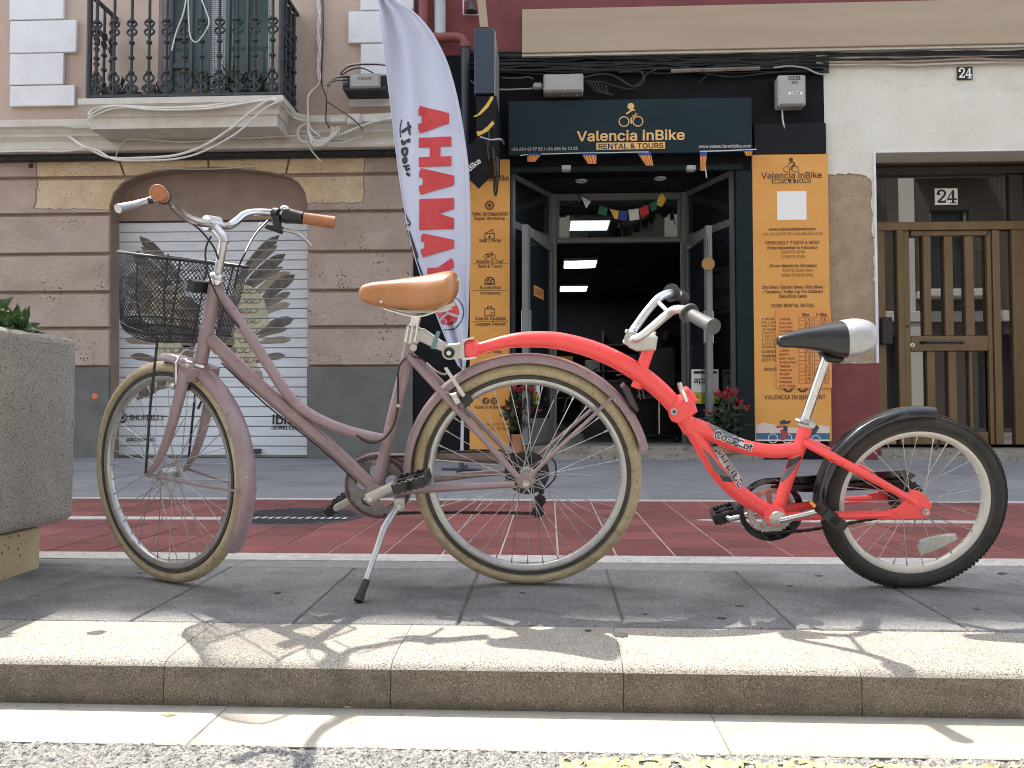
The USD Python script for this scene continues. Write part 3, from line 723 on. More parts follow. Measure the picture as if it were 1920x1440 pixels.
pot.part('pot', MB().lathe([(0, 3.362), (.05, 3.362), (.068, 3.47), (.075, 3.47), (.075, 3.50), (.06, 3.50), (.058, 3.47), (0, 3.47)], (px_, 7.5, 0), (0, 0, 1), 20), 'terracotta')
pot.part('foliage', leaf_tuft(MB(), (px_, 7.5, 3.5), 60, .12, 1.4, .10, .012, RNG), 'leaf_dark', smooth=False)
px_, pz_ = fp(438, 150, 7.5)
pot = Thing('potted_plant', 'dark pot with a bushy dark plant on the right part of the balcony', 'plant', o=(px_, 7.5, 3.36))
pot.part('pot', MB().lathe([(0, 3.362), (.06, 3.362), (.08, 3.46), (.07, 3.46), (0, 3.45)], (px_, 7.5, 0), (0, 0, 1), 20), 'black_plastic')
pot.part('foliage', leaf_tuft(MB(), (px_, 7.5, 3.46), 110, .17, 1.2, .12, .012, RNG), 'leaf_dark', smooth=False)
for i, (x_, nl, r_, lab) in enumerate(((228, 90, .12, 'low dark bushy plant at the left end of the balcony behind the railing'), (300, 70, .10, 'small dark plant left of the terracotta pot on the balcony'), (488, 110, .15, 'broad dark plant at the right end of the balcony behind the railing'))):
    px_, pz_ = fp(x_, 150, 7.48)
    pot = Thing('potted_plant', lab, 'plant', o=(px_, 7.48, 3.36))
    pot.part('pot', MB().lathe([(0, 3.362), (.055, 3.362), (.07, 3.44), (.062, 3.44), (0, 3.43)], (px_, 7.48, 0), (0, 0, 1), 18), 'black_plastic')
    pot.part('foliage', leaf_tuft(MB(), (px_, 7.48, 3.43), nl, r_, 1.1, .10, .012, RNG, 1.2), 'leaf_dark', smooth=False)
for (x, y, r), lab in zip(((58, 311, 5), (117, 296, 6)), ('round dark hole in the brown wall left of the bare stone patch', 'round dark hole at the top edge of the bare stone patch')):
    cx, cz = fp(x, y, YF)
    lb.part('drain_hole', MB().lathe([(.0, 0), (r * .005, 0), (r * .005, .004), (0, .004)], (cx, YF - .003, cz), (0, 1, 0), 16), 'hole', label=lab)
cx, cz = fp(178, 743, YF - .01)
lb.part('paint_spot', MB().ext([(cx - .03, cz + .03), (cx + .01, cz + .028), (cx + .035, cz + .005), (cx + .01, cz - .02), (cx - .02, cz - .03)], YF - .0105, YF - .007), 'orange_spot', label='small orange paint spot on the grey plinth')

# ------------------------------------------------------------------ right house with the shop
rb = Thing('shop_house', 'house with a black shop front, dark red band and cream wall round entrance 24', 'building', o=(1.5, YF, .06))
XE = 12.0
zb = fp(1200, 97, YF)[1]
xk, xc = fp(1545, 200, YF)[0], fp(1562, 700, YF)[0]
ox0, ox1, _, oz1 = rect(957, 318, 1381, 830, YF)
FLOOR = .185
ex0, ez1 = fp(1646, 560, YF)[0], fp(1750, 286, YF)[1]
ex1 = fp(1990, 560, YF)[0]
rb.part('dark_shop_front', MB().ext(sbox(XR + .001, -.1, xk, zb).difference(sbox(ox0, -.2, ox1, oz1)), YF, YF + .28), 'dark_wall', smooth=False)
tan_p = Polygon(pp([(1549, 328), (1600, 326), (1622, 328), (1634, 338), (1636, 360), (1633, 385), (1637, 410), (1634, 430), (1639, 470), (1638, 505), (1642, 540), (1641, 580), (1646, 620), (1648, 681), (1540, 681), (1540, 328)], YF))
tan_p = rag(tan_p, .03, .006, 9)
cream = sbox(xk, -.1, XE, zb).difference(sbox(ex0, -.2, ex1, ez1))
dado = sbox(xk + .0, -.1, ex0, fp(1600, 681, YF)[1])
rb.part('cream_wall', MB().ext(cream.difference(tan_p).difference(dado), YF - .002, YF + .30), 'cream_wall', smooth=False)
rb.part('bare_render', MB().ext(tan_p.intersection(cream).difference(dado), YF + .006, YF + .3), 'tan_render', smooth=False)
rb.part('red_dado', MB().ext(dado, YF + .001, YF + .299), 'red_dado', smooth=False)
rb.part('entrance_trim', MB().box(ex0 - .026, ex0 - .001, YF - .012, YF + .02, fp(1650, 681, YF)[1], ez1 + .012, .003).box(ex0 - .0005, XE, YF - .012, YF + .02, ez1 + .001, ez1 + .014, .003), 'white_quoin')
rb.part('red_band', MB().box(XR + .001, XE, YF + .004, YF + .28, zb + .001, zb + .62), 'red_wall')
rb.part('upper_wall', MB().box(XR + .001, XE, YF + .03, YF + .30, zb + .622, 11.4), 'cream_wall')
rb.part('roof', MB().box(XR + .002, XE, YF - .25, 15.5, 11.382, 11.57), 'terracotta')
b0 = fp(979, 50, 7.70)[0]; b2, b3 = fp(1440, 91, 7.70)[1], fp(1440, 7, 7.70)[1]
rb.part('beige_beam', MB().hull([(x, y, z) for x in (b0, XE) for y, z in ((7.706, b2 + .004), (7.70, b2 + .01), (7.70, b3 - .01), (7.706, b3), (YF + .003, b3), (YF + .003, b2 + .004))]), 'beige_beam')
rb.part('beam_joint', MB().box(b0, XE, 7.72, YF, b2 - .02, b2 + .003), 'cream_trim')
# threshold and lobby
rb.part('shop_threshold', MB().box(ox0 - .05, ox1 + .22, YF - .07, 8.7, -.05, FLOOR, .008).box(ox0 - .02, ox1 + .15, YF - .12, YF - .071, -.05, .115, .006), 'sill_stone')
rb.part('lobby_ceiling', MB().box(ox0 - .1, ox1 + .1, YF + .002, 8.75, oz1 + .001, oz1 + .08), 'dark_green')
rb.part('lintel_edge', MB().box(ox0 - .02, ox1 + .06, YF - .03, YF - .002, oz1 - .025, oz1 + .03, .004), 'dark_green')
rb.part('green_pillar', MB().box(ox1 - .004, fp(1412, 600, YF)[0], YF - .035, YF - .001, -.02, oz1 - .03, .006), 'dark_green')
YB = 8.63
lx, rx = fp(1034, 600, YB)[0], fp(1287, 600, YB)[0]
zt0, zt1, zdoor = fp(1160, 446, YB)[1], fp(1160, 363, YB)[1], 2.27
fr = rb.group('shop_doorway', 'grey painted shop doorway with a glazed transom')
fr.part('post', MB().box(lx - .01, lx + .055, YB - .03, YB + .03, FLOOR, zt1, .004), 'grey_frame')
fr.part('post', MB().box(rx - .055, rx + .01, YB - .03, YB + .03, FLOOR, zt1, .004), 'grey_frame')
fr.part('transom_rail', MB().box(lx + .055, rx - .055, YB - .045, YB + .03, zt0 - .055, zt0, .006).box(lx + .05, rx - .05, YB - .06, YB - .046, zt0 - .02, zt0 - .008, .003), 'grey_frame')
fr.part('head', MB().box(lx + .055, rx - .055, YB - .03, YB + .03, zt1 - .07, zt1, .006), 'grey_frame')
for xa in (lx + .056, rx - .085):
    fr.part('bead', MB().box(xa, xa + .029, YB - .02, YB + .02, zt0 + .001, zt1 - .071, .003), 'grey_frame')
fr.part('transom_pane', MB().box(lx + .08, rx - .08, YB - .003, YB + .003, zt0 + .001, zt1 - .071), 'shop_glass')
rb.part('lobby_back_wall', MB().box(lx, rx, YB + .031, YB + .09, zt1 + .001, oz1), 'dark_wall')
def slanted(parent, name, a, b, z0, z1, th, mat, nm, c=.003):
    a, b = V(a), V(b); d = (b - a) / np.hypot(*(b - a)); n = V([-d[1], d[0]]) * th / 2
    pts = [(*(p + s * n), z) for p in (a, b) for s in (-1, 1) for z in (z0, z1)]
    parent.part(nm, MB().hull(pts), mat)
for nm, A, B in (('left', (ox0, YF + .05), (lx - .012, YB)), ('right', (ox1, YF + .05), (rx + .012, YB))):
    A, B = V(A), V(B); e = (B - A) / np.hypot(*(B - A))
    sp = rb.group('lobby_screen', f'angled grey glazed screen on the {nm} side of the shop lobby')
    slanted(sp, '', A, A + e * .05, FLOOR, oz1, .05, 'grey_frame', 'post'); slanted(sp, '', B - e * .04, B, FLOOR, oz1, .05, 'grey_frame', 'post')
    for z0, z1 in ((FLOOR, FLOOR + .10), (zdoor, zdoor + .07), (oz1 - .05, oz1 - .002)):
        slanted(sp, '', A + e * .051, B - e * .041, z0, z1, .045, 'grey_frame', 'rail')
    slanted(sp, '', A + e * .051, B - e * .041, FLOOR + .101, zdoor - .001, .008, 'shop_glass', 'pane')
    slanted(sp, '', A + e * .051, B - e * .041, zdoor + .071, oz1 - .051, .008, 'shop_glass', 'pane')
for side, A, B in (('left', (lx + .0, YB - .06), (fp(984, 600, 7.64)[0], 7.64)), ('right', (rx - .0, YB - .06), (fp(1331, 600, 7.76)[0], 7.76))):
    A, B = V(A), V(B); e = (B - A) / np.hypot(*(B - A))
    dl = rb.group('door_leaf', f'{side} grey framed glass door leaf standing open')
    slanted(dl, '', A, A + e * .07, FLOOR + .01, 2.25, .042, 'grey_frame', 'stile'); slanted(dl, '', B - e * .085, B, FLOOR + .01, 2.25, .055, 'grey_frame', 'stile')
    for z0, z1 in ((FLOOR + .01, FLOOR + .26), (2.16, 2.25)):
        slanted(dl, '', A + e * .071, B - e * .086, z0, z1, .04, 'grey_frame', 'rail')
    slanted(dl, '', A + e * .071, B - e * .086, FLOOR + .261, 2.159, .008, 'shop_glass', 'pane')
    slanted(dl, '', B - e * .07, B - e * .03, 1.15, 1.45, .09, 'brushed', 'handle')
# the room
rm = rb.group('shop_room', 'dark room behind the shop doorway')
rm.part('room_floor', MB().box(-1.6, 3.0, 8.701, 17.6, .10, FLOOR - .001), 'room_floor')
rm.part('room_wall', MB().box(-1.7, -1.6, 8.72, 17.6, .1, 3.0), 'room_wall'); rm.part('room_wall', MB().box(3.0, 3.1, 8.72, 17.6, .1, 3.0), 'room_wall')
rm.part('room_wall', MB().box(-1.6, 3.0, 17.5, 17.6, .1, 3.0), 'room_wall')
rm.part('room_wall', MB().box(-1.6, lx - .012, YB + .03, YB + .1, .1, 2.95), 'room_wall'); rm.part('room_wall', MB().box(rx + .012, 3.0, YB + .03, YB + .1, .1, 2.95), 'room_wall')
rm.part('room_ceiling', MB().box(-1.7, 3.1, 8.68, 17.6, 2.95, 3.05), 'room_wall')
ZCL = 2.9
for i, (l, r, t, b, lab) in enumerate(((1068, 1139, 413, 431, 'square glowing ceiling panel seen through the transom pane'), (1057, 1115, 489, 502, 'bright ceiling panel nearer the door, upper one in the dark room'), (1050, 1098, 537, 546, 'bright ceiling panel deep in the room, lower and smaller one'))):
    y0, y1 = (ZCL - CAMH) * FPX / (777 - t), (ZCL - CAMH) * FPX / (777 - b)
    xm0, xm1 = fp(l, 0, (y0 + y1) / 2)[0], fp(r, 0, (y0 + y1) / 2)[0]
    lp = Thing('ceiling_lamp', lab, 'lamp', o=((xm0 + xm1) / 2, (y0 + y1) / 2, ZCL), group='glowing ceiling panels in the shop')
    lp.part('frame', MB().box(xm0 - .02, xm1 + .02, y0 - .02, y1 + .02, ZCL + .004, ZCL + .05), 'lamp_ring')
    lp.part('diffuser', MB().box(xm0, xm1, y0, y1, ZCL, ZCL + .003), 'ceiling_glow')
for x, y in ((1090, 336), (1238, 333)):
    yy = (oz1 - CAMH) * FPX / (777 - y)
    xx = fp(x, y, yy)[0]
    d = Thing('downlight', f'small round ceiling downlight over the shop lobby, the {"left" if x < 1200 else "right"} one of the pair', 'lamp', o=(xx, yy, oz1), group='downlights of the shop lobby')
    d.part('ring', MB().lathe([(.035, .0), (.036, -.012), (.055, -.012), (.06, .0)], (xx, yy, oz1), (0, 0, 1), 24), 'lamp_ring')
    d.part('lens', MB().lathe([(.0, -.004), (.034, -.004), (.034, .0)], (xx, yy, oz1), (0, 0, 1), 20), 'woven_screen')
for x in (1061, 1295):
    x0, x1, z0, z1 = rect(x - 8, 311, x + 9, 320, 7.72)
    s = Thing('spotlight', f'small pale box lamp under the shop sign, the {"left" if x < 1200 else "right"} one', 'lamp', o=((x0 + x1) / 2, 7.74, z0), group='box lamps under the shop sign')
    s.part('housing', MB().box(x0, x1, 7.69, 7.765, z0, z1, .004), 'grey_box'); s.part('lens', MB().box(x0 + .01, x1 - .01, 7.70, 7.755, z0 - .004, z0), 'woven_screen')
# entrance 24
YD = 8.2
rb.part('entrance_step', MB().box(ex0 + .002, ex1, YF - .03, YD + .2, -.05, .16, .008).box(ex0 - .05, ex1, YF - .08, YF - .031, -.05, .10, .006), 'sill_stone')
rb.part('entrance_soffit', MB().box(ex0 - .05, ex1, YF + .01, YD + .3, ez1 + .015, ez1 + .1), 'beige_beam')
rb.part('entrance_hall', MB().box(ex0 - .3, ex1, 11.0, 11.1, 0, ez1).box(ex0 - .3, ex0 - .2, YD + .1, 11, 0, ez1).box(ex0 - .2, ex1, YD + .3, 11, 0, .15).box(ex0 - .2, ex1 + .2, YD + .051, 11, ez1 + .101, ez1 + .15).box(ex1, ex1 + .1, YD + .02, 11, 0, ez1 + .1), 'dark_bronze')
rb.part('entrance_side_wall', MB().box(ex0 - .3, ex0 - .001, YF + .301, YD + .3, 0, ez1), 'tan_render')
ed_ = rb.group('entrance_door', 'bronze framed glass entrance door with vertical bars and a long dark handle')
def D(nm, l, t, r, b, mat, y0, y1, c=.004):                   # measured on an enlargement of the door
    x0, x1, z0, z1 = rect(1600 + l / 2.525, 290 + t / 2.525, 1600 + r / 2.525, 290 + b / 2.525, YD)
    ed_.part(nm, MB().box(x0, x1, y0, y1, z0, z1, c), mat)
D('transom_pane', 60, 95, 735, 322, 'dark_glass', YD + .02, YD + .028, 0)
D('head_bar', 60, 60, 900, 94, 'dark_bronze', YD - .03, YD + .05)
D('side_panel', 736, 95, 800, 322, 'dark_bronze', YD - .02, YD + .05)
D('cross_bar', 60, 321, 900, 360, 'bronze_frame', YD - .045, YD + .05)
D('frame_post', 60, 361, 150, 1372, 'bronze_frame', YD - .03, YD + .05)
D('side_pane', 151, 361, 205, 1372, 'dark_glass', YD + .01, YD + .018, 0)
D('frame_post', 206, 361, 236, 1372, 'bronze_frame', YD - .04, YD + .05)
D('stile', 238, 361, 268, 1372, 'bronze_frame', YD - .02, YD + .03)
D('stile', 636, 361, 656, 1372, 'bronze_frame', YD - .02, YD + .03)
D('rail', 269, 361, 635, 385, 'bronze_frame', YD - .02, YD + .03)
D('rail', 269, 858, 635, 930, 'bronze_frame', YD - .025, YD + .03)
D('rail', 269, 1310, 635, 1372, 'bronze_frame', YD - .02, YD + .03)
for l, r in ((330, 365), (430, 470), (528, 568)):
    D('bar', l, 386, r, 857, 'bronze_frame', YD - .015, YD + .03); 
for l, r in ((348, 386), (450, 488), (550, 562)):
    D('bar', l, 931, r, 1309, 'bronze_frame', YD - .015, YD + .03)
D('pane', 269, 386, 635, 857, 'dark_glass', YD + .031, YD + .037, 0)
D('pane', 269, 931, 635, 1309, 'dark_glass', YD + .031, YD + .037, 0)
D('frame_post', 658, 361, 692, 1372, 'bronze_frame', YD - .04, YD + .05)
D('side_pane', 693, 361, 752, 1372, 'dark_glass', YD + .01, YD + .018, 0)
D('frame_post', 753, 323, 815, 1372, 'bronze_frame', YD - .03, YD + .05)
D('side_pane', 816, 323, 900, 1372, 'dark_glass', YD + .01, YD + .018, 0)
hx0, hz = fp(1600 + 328 / 2.525, 290 + 888 / 2.525, YD - .07); hx1 = fp(1600 + 532 / 2.525, 642, YD - .07)[0]
ed_.part('handle', MB().tube([(hx0, YD - .02, hz), (hx0 + .03, YD - .075, hz), (hx0 + .08, YD - .085, hz), (hx1 - .08, YD - .085, hz), (hx1 - .03, YD - .075, hz), (hx1, YD - .02, hz)], .014, 8, smooth=3), 'black_gloss')
c = fp(1711, 647, YD - .03)
ed_.part('sticker', MB().lathe([(0, 0), (.022, 0), (.022, .003), (0, .003)], (c[0], YD - .029, c[1]), (0, 1, 0), 18), 'white_sheet')
ed_.part('keyhole', MB().text('t', c[0], c[1] - .012, .024, YD - .0295, bold=True), 'black_print')
c = fp(1701, 612, YD - .02); ed_.part('lock', MB().lathe([(0, -.006), (.012, -.006), (.012, .004)], (c[0], YD - .02, c[1]), (0, 1, 0), 14), 'black_plastic')
c = rect(1651, 595, 1672, 646, YD - .05)
ed_.part('intercom', MB().box(c[0], c[1], YD - .08, YD - .031, c[2], c[3], .01), 'black_plastic')
# number plates
def plate(l, t, r, b, Y, mat, ink, lab):
    x0, x1, z0, z1 = rect(l, t, r, b, Y)
    p = Thing('number_plate', lab, 'house number', o=((x0 + x1) / 2, Y, z0))
    p.part('plate', MB().box(x0, x1, Y, Y + .012, z0, z1, .003), mat)
    w, h = x1 - x0, z1 - z0
    mb = MB()
    S = lambda q: [(x0 + w * a, z0 + h * b_) for a, b_ in q]
    two = LineString(spline(S([(.12, .60), (.15, .80), (.30, .88), (.43, .78), (.42, .60), (.30, .40), (.12, .17)]), 5)).buffer(w * .045, cap_style=2).union(Polygon(S([(.10, .12), (.47, .12), (.49, .32), (.45, .32), (.43, .24), (.13, .24)]))).union(Point(S([(.17, .66)])[0]).buffer(w * .06))
    four = Polygon(S([(.53, .36), (.76, .88), (.84, .88), (.84, .12), (.74, .12), (.74, .72), (.60, .38), (.95, .38), (.95, .28), (.53, .28)])).buffer(0).union(Polygon(S([(.66, .08), (.93, .08), (.93, .15), (.66, .15)])))
    mb.ext(two.union(four).buffer(.0), Y - .002, Y + .001)
    p.part('digits', mb, ink, smooth=False)
plate(1753, 353, 1796, 384, YD - .0, 'white_sheet', 'black_print', 'white plate with black 24 on the glass over the entrance door')
plate(1795, 125, 1824, 149, YF - .016, 'black_print', 'white_sheet', 'small black tile with white 24 high on the cream wall')

# ------------------------------------------------------------------ signs
def bike_logo(mb, cx, cz, k, y0, y1):
    """The shop's sign of a rider on two wheels; k: metres per picture pixel."""
    P = lambda a, b: (cx + a * k, cz - b * k)
    shp = [Point(P(-13, 10)).buffer(10 * k).difference(Point(P(-13, 10)).buffer(8.2 * k)), Point(P(13, 10)).buffer(10 * k).difference(Point(P(13, 10)).buffer(8.2 * k)), Point(P(0, -19)).buffer(6.2 * k),
           LineString([P(-8, -5), P(2, -12), P(8, -11), P(11, -5), P(4, 0), P(0, 5), P(1, 13)]).buffer(1.5 * k, join_style=1), LineString([P(8, -11), P(12, -4), P(2, 3)]).buffer(1.3 * k)]
    for s in shp:
        mb.ext(s, y0, y1)
Y0 = 7.70
x0, x1, z0, z1 = rect(953, 186, 1410, 288, Y0)
sg = Thing('shop_sign', 'long dark green shop sign with orange Valencia inBike lettering above the doorway', 'sign', o=((x0 + x1) / 2, Y0, z0))
sg.part('board', MB().box(x0, x1, Y0, YF - .002, z0, z1, .004), 'sign_green')
mb = MB(); bike_logo(mb, *fp(1183, 218, Y0), Y0 / FPX, Y0 - .003, Y0 + .001)
sg.part('emblem', mb, 'orange_letter', smooth=False)
mb = MB(); ptext(mb, 'Valencia inBike', 1081, 1284, 263, 18.5, Y0, bold=True)
sg.part('lettering', mb, 'orange_letter', smooth=False)
r0 = rect(1118, 267, 1247, 280, Y0)
sg.part('label', MB().box(r0[0], r0[1], Y0 - .002, Y0 + .001, r0[2], r0[3]), 'orange_letter')
mb = MB(); ptext(mb, 'RENTAL & TOURS', 1121, 1244, 278.4, 9.5, Y0 - .002, bold=True); sg.part('lettering', mb, 'sign_green', smooth=False)
mb = MB(); ptext(mb, '+34 624 42 97 02 / +34 684 56 11 02', 958, 1083, 282, 6, Y0); ptext(mb, 'www.valenciarentbike.com', 1310, 1408, 277, 6.2, Y0)
sg.part('lettering', mb, 'pale_print', smooth=False)
x0, x1, z0, z1 = rect(1414, 231, 1549, 288, 7.76)
single('blank_sign', MB().box(x0, x1, 7.76, YF - .003, z0, z1, .003), 'sign_black', 'blank black panel right above the orange opening hours board', 'sign')

YO = 7.765
x0, x1, z0, z1 = rect(881, 299, 956, 843, YO)
ob = Thing('orange_board', 'narrow tall orange board with service icons between flag and shop door', 'sign', o=((x0 + x1) / 2, YO, z0))
ob.part('panel', MB().box(x0, x1, YO, YF - .002, z0, z1, .003), 'orange_board')
mb = MB()
for s, a, b, y, h, bd in (('Taller de Reparación', 884, 953, 403, 6, 1), ('Repair Workshop', 889, 947, 412.5, 6, 1), ('Sale / Venta', 898, 939, 454, 6.5, 1), ('Alquiler & Tour', 892, 944, 493, 6.5, 1), ('Rent & Tours', 896, 941, 502, 6, 1), ('Accesorios', 899, 939, 542, 6.5, 1),
                          ('Accessory', 900, 938, 552, 6, 1), ('Guarda Equipaje', 890, 948, 600, 6.5, 1), ('Luggage Deposit', 890, 948, 610, 6, 1), ('Rent E-Bike', 896, 941, 662, 6, 1), ('VALENCIA IN BIKE RENT', 889, 950, 766, 5, 1), ('+34 624 42 97 02', 892, 948, 798, 5, 0), ('+34 684 56 11 02', 892, 948, 806, 5, 0)):
    ptext(mb, s, a, b, y, h, YO, bold=bool(bd))
ptext(mb, 'Valencia inBike', 884, 954, 339, 10, YO, bold=True)
k = YO / FPX
for y in (405, 495, 545, 602.5):
    a, b = fp(886, y, YO), fp(952, y, YO); mb.box(a[0], b[0], YO - .001, YO + .001, a[1] - .0022, a[1] + .0022)
def ic(fn):
    return lambda x, y: fn(*fp(x, y, YO))
cx, cz = fp(918, 385, YO)
w_ = Point(cx, cz).buffer(9 * k).difference(Point(cx, cz).buffer(6.6 * k))
for t in np.arange(0, PI, PI / 4):
    w_ = w_.union(LineString([(cx + q * 7 * k * math.cos(t), cz + q * 7 * k * math.sin(t)) for q in (-1, 1)]).buffer(.7 * k))
mb.ext(w_.union(Point(cx, cz).buffer(2.5 * k)), YO - .0012, YO + .001)
def outline(pts, x, y, wd=.8):
    cx, cz = fp(x, y, YO)
    mb.ext(LineString([(cx + a * k, cz - b * k) for a, b in pts]).buffer(wd * k), YO - .0012, YO + .001)
outline([(-9, -2), (9, -2), (9, 8), (-9, 8), (-9, -2), (5, -10), (7, -4)], 918, 440); outline([(-2, 3), (0, 6), (2, 3), (-2, 3)], 918, 440)
for dx in (-6.5, 6.5):
    cx, cz = fp(918 + dx, 481, YO); mb.ext(Point(cx, cz).buffer(4.8 * k).difference(Point(cx, cz).buffer(3.7 * k)), YO - .0012, YO + .001)
outline([(-6.5, 3), (-4, -3), (5, -3), (0, 3), (-4, -3)], 918, 478, .6); outline([(0, 3), (-6.5, 3)], 918, 478, .6); outline([(6.5, 3), (4, -6), (6, -7)], 918, 478, .6)
outline([(-9, 6), (-9, -1), (-4, -7), (4, -7), (9, -2), (9, 6), (-9, 6)], 918, 527, 1.1); outline([(-5, 0), (-1, -4)], 918, 527, 1.4); outline([(1, 1), (5, -3)], 918, 527, 1.4); outline([(-5, 4), (5, 4)], 918, 527, 1.0)
outline([(-9, -5), (9, -5), (9, 8), (-9, 8), (-9, -5)], 918, 584, .8); outline([(-4, -5), (-4, -9), (4, -9), (4, -5)], 918, 584, .8); outline([(2, 5), (5, 2)], 918, 584, 1)
for x, s in ((911, 'f'), (926, 'o')):
    cx, cz = fp(x, 752, YO)
    d = Point(cx, cz).buffer(6.6 * k)
    if s == 'o':
        d = d.difference(sbox(cx - 4 * k, cz - 4 * k, cx + 4 * k, cz + 4 * k).difference(sbox(cx - 3 * k, cz - 3 * k, cx + 3 * k, cz + 3 * k))).difference(Point(cx, cz).buffer(1.9 * k).difference(Point(cx, cz).buffer(1 * k)))
    else:
        d = d.difference(LineString([(cx + .3 * k, cz - 6 * k), (cx + .3 * k, cz + 2.5 * k), (cx + 2.5 * k, cz + 3.5 * k)]).buffer(.9 * k)).difference(LineString([(cx - 2 * k, cz), (cx + 2.5 * k, cz)]).buffer(.7 * k))
    mb.ext(d, YO - .0012, YO + .001)
ob.part('print', mb, 'brown_print', smooth=False)
def screws(t, x0, x1, z0, z1, Y):
    for x in (x0 + .02, x1 - .02):
        for z in (z0 + .03, (z0 + z1) / 2, z1 - .03):
            t.part('screw', MB().lathe([(0, -.002), (.004, -.0015), (.0055, .0005)], (x, Y, z), (0, 1, 0), 10), 'brushed')
screws(ob, x0, x1, z0, z1, YO)

x0, x1, z0, z1 = rect(1413, 289, 1556, 827, YO)
ob = Thing('orange_board', 'wide orange opening hours board between shop door and cream wall', 'sign', o=((x0 + x1) / 2, YO, z0))
ob.part('panel', MB().box(x0, x1, YO, YF - .003, z0, z1, .003), 'orange_board')
screws(ob, x0, x1, z0, z1, YO)
mb = MB()
bike_logo(mb, *fp(1483, 311, YO), YO / FPX * .62, YO - .002, YO + .001)
ptext(mb, 'Valencia inBike', 1427, 1541, 334, 11, YO, bold=True)
r0 = rect(1447, 335.5, 1520, 343.5, YO)
mb.box(r0[0], r0[1], YO - .0012, YO + .001, r0[2], r0[3])
for s, a, b, y, h, bd in (('www.valenciabikerent.com', 1441, 1529, 432, 5.5, 1), ('+34 624 42 97 02 / +34 684 56 11 02', 1429, 1542, 441, 5.5, 0), ('OPEN DAILY 7 DAYS A WEEK', 1434, 1537, 458, 6.2, 1), ('(From November to February)', 1438, 1533, 467, 5.6, 1),
                          ('10:00 TO 15:00', 1464, 1509, 475, 5.4, 0), ('17:00 TO 19:00', 1464, 1509, 484, 5.4, 0), ('(From March to October)', 1442, 1531, 501, 5.8, 1), ('9:30 TO 15:00 (Am)', 1466, 1523, 509.5, 5.4, 0), ('18:00 TO 20:00 (Pm)', 1465, 1524, 518.5, 5.4, 0),
                          ('City bikes / Electric bikes / Kids Bikes -', 1428, 1548, 541, 5.6, 1), ('/ Tandems / Trailer Car For Children/', 1430, 1543, 549.5, 5.6, 1), ('Baby/Kids Seats', 1461, 1513, 558, 5.6, 1), ('OURS RENTAL RATES:', 1446, 1527, 576, 6.2, 1)):
    ptext(mb, s, a, b, y, h, YO, bold=bool(bd))
for i, s in enumerate(('1 HOUR', 'FULL DAY', 'HALF DAY', '24 HOURS', '2 DAYS', '3 DAYS TO 5', '6 TO 10 DAYS', '15 TO 20', '20 DAYS TO 30')):
    a, b = fp(1428, 600 + i * 6.6, YO); mb.text(s, a, b, .022, YO, 'l')
for s, y in (('LUGGAGE', 661.5), ('PARKING', 670), ('CITY TOUR', 677.5)):
    a, b = fp(1428, y, YO); mb.text(s, a, b, .025, YO, 'l', bold=True)
a, b = fp(1432, 695, YO); mb.text('DISCOUNTS', a, b, .026, YO, 'l', bold=True)
ptext(mb, 'VALENCIA IN BIKE RENT', 1433, 1548, 748.5, 7.4, YO, bold=True)
for cx_ in (1478, 1505):
    cx, cz = fp(cx_, 726, YO); mb.ext(Point(cx, cz).buffer(.048).difference(Point(cx, cz).buffer(.03)), YO - .0012, YO + .001)
ob.part('print', mb, 'brown_print', smooth=False)
mb = MB(); ptext(mb, 'RENTAL & TOURS', 1449, 1518, 342.3, 5.6, YO - .0014, bold=True); ob.part('print', mb, 'orange_letter', smooth=False)
r0 = rect(1457, 358.5, 1512, 412.5, YO); ob.part('white_square', MB().box(r0[0], r0[1], YO - .001, YO + .001, r0[2], r0[3]), 'white_sheet')
q = pp([(1418, 827), (1418, 798), (1432, 792), (1450, 796), (1470, 801), (1500, 803), (1530, 796), (1555, 800), (1556, 827)], YO)
ob.part('printed_cloud', MB().ext(q, YO - .0010, YO + .001), 'pale_print', smooth=False)
r0 = rect(1418, 812, 1556, 824, YO); ob.part('printed_sea', MB().box(r0[0], r0[1], YO - .0016, YO + .001, r0[2], r0[3]), 'blue_print')
mb = MB()
for x, y, r in ((1449, 822, 9), (1476, 822, 9), (1530, 824, 8)):
    cx, cz = fp(x, y, YO); mb.ext(Point(cx, cz).buffer(r * k).difference(Point(cx, cz).buffer((r - 1.2) * k)), YO - .0022, YO + .001)
ob.part('printed_rider', mb, 'white_sheet', smooth=False)
mb = MB().ext(pp([(1462, 806), (1472, 804), (1478, 812), (1470, 826), (1462, 824), (1466, 815)], YO), YO - .0026, YO + .001).ext(pp([(1455, 799), (1466, 798), (1468, 801), (1456, 803)], YO), YO - .0026, YO + .001)
ob.part('printed_rider', mb, 'red_print', smooth=False)
mb = MB().ext(Polygon(pp([(1462, 790), (1470, 787), (1476, 790), (1483, 788), (1480, 794), (1472, 795), (1464, 796)], YO)), YO - .0028, YO + .001).ext(pp([(1468, 798), (1476, 799), (1477, 808), (1469, 808)], YO), YO - .003, YO + .001).ext(pp([(1518, 800), (1530, 796), (1536, 801), (1530, 812), (1516, 816), (1514, 808)], YO), YO - .003, YO + .001)
ob.part('printed_rider', mb, 'dark_pipe', smooth=False)
YS = 7.757
x0, x1, z0, z1 = rect(1455.5, 580, 1559, 728, YS)
ps = Thing('price_sheet', 'smaller orange price list sheet fixed over the lower half of the opening hours board', 'poster', o=((x0 + x1) / 2, YS, z0))
ps.part('sheet', MB().box(x0, x1, YS, YS + .004, z0, z1), 'orange_sheet')
mb = MB()
for s, a, b, y, h in (('Bike', 1504, 1517, 593, 6), ('E-Bike', 1530, 1550, 593, 6)):
    ptext(mb, s, a, b, y, h, YS, bold=True)
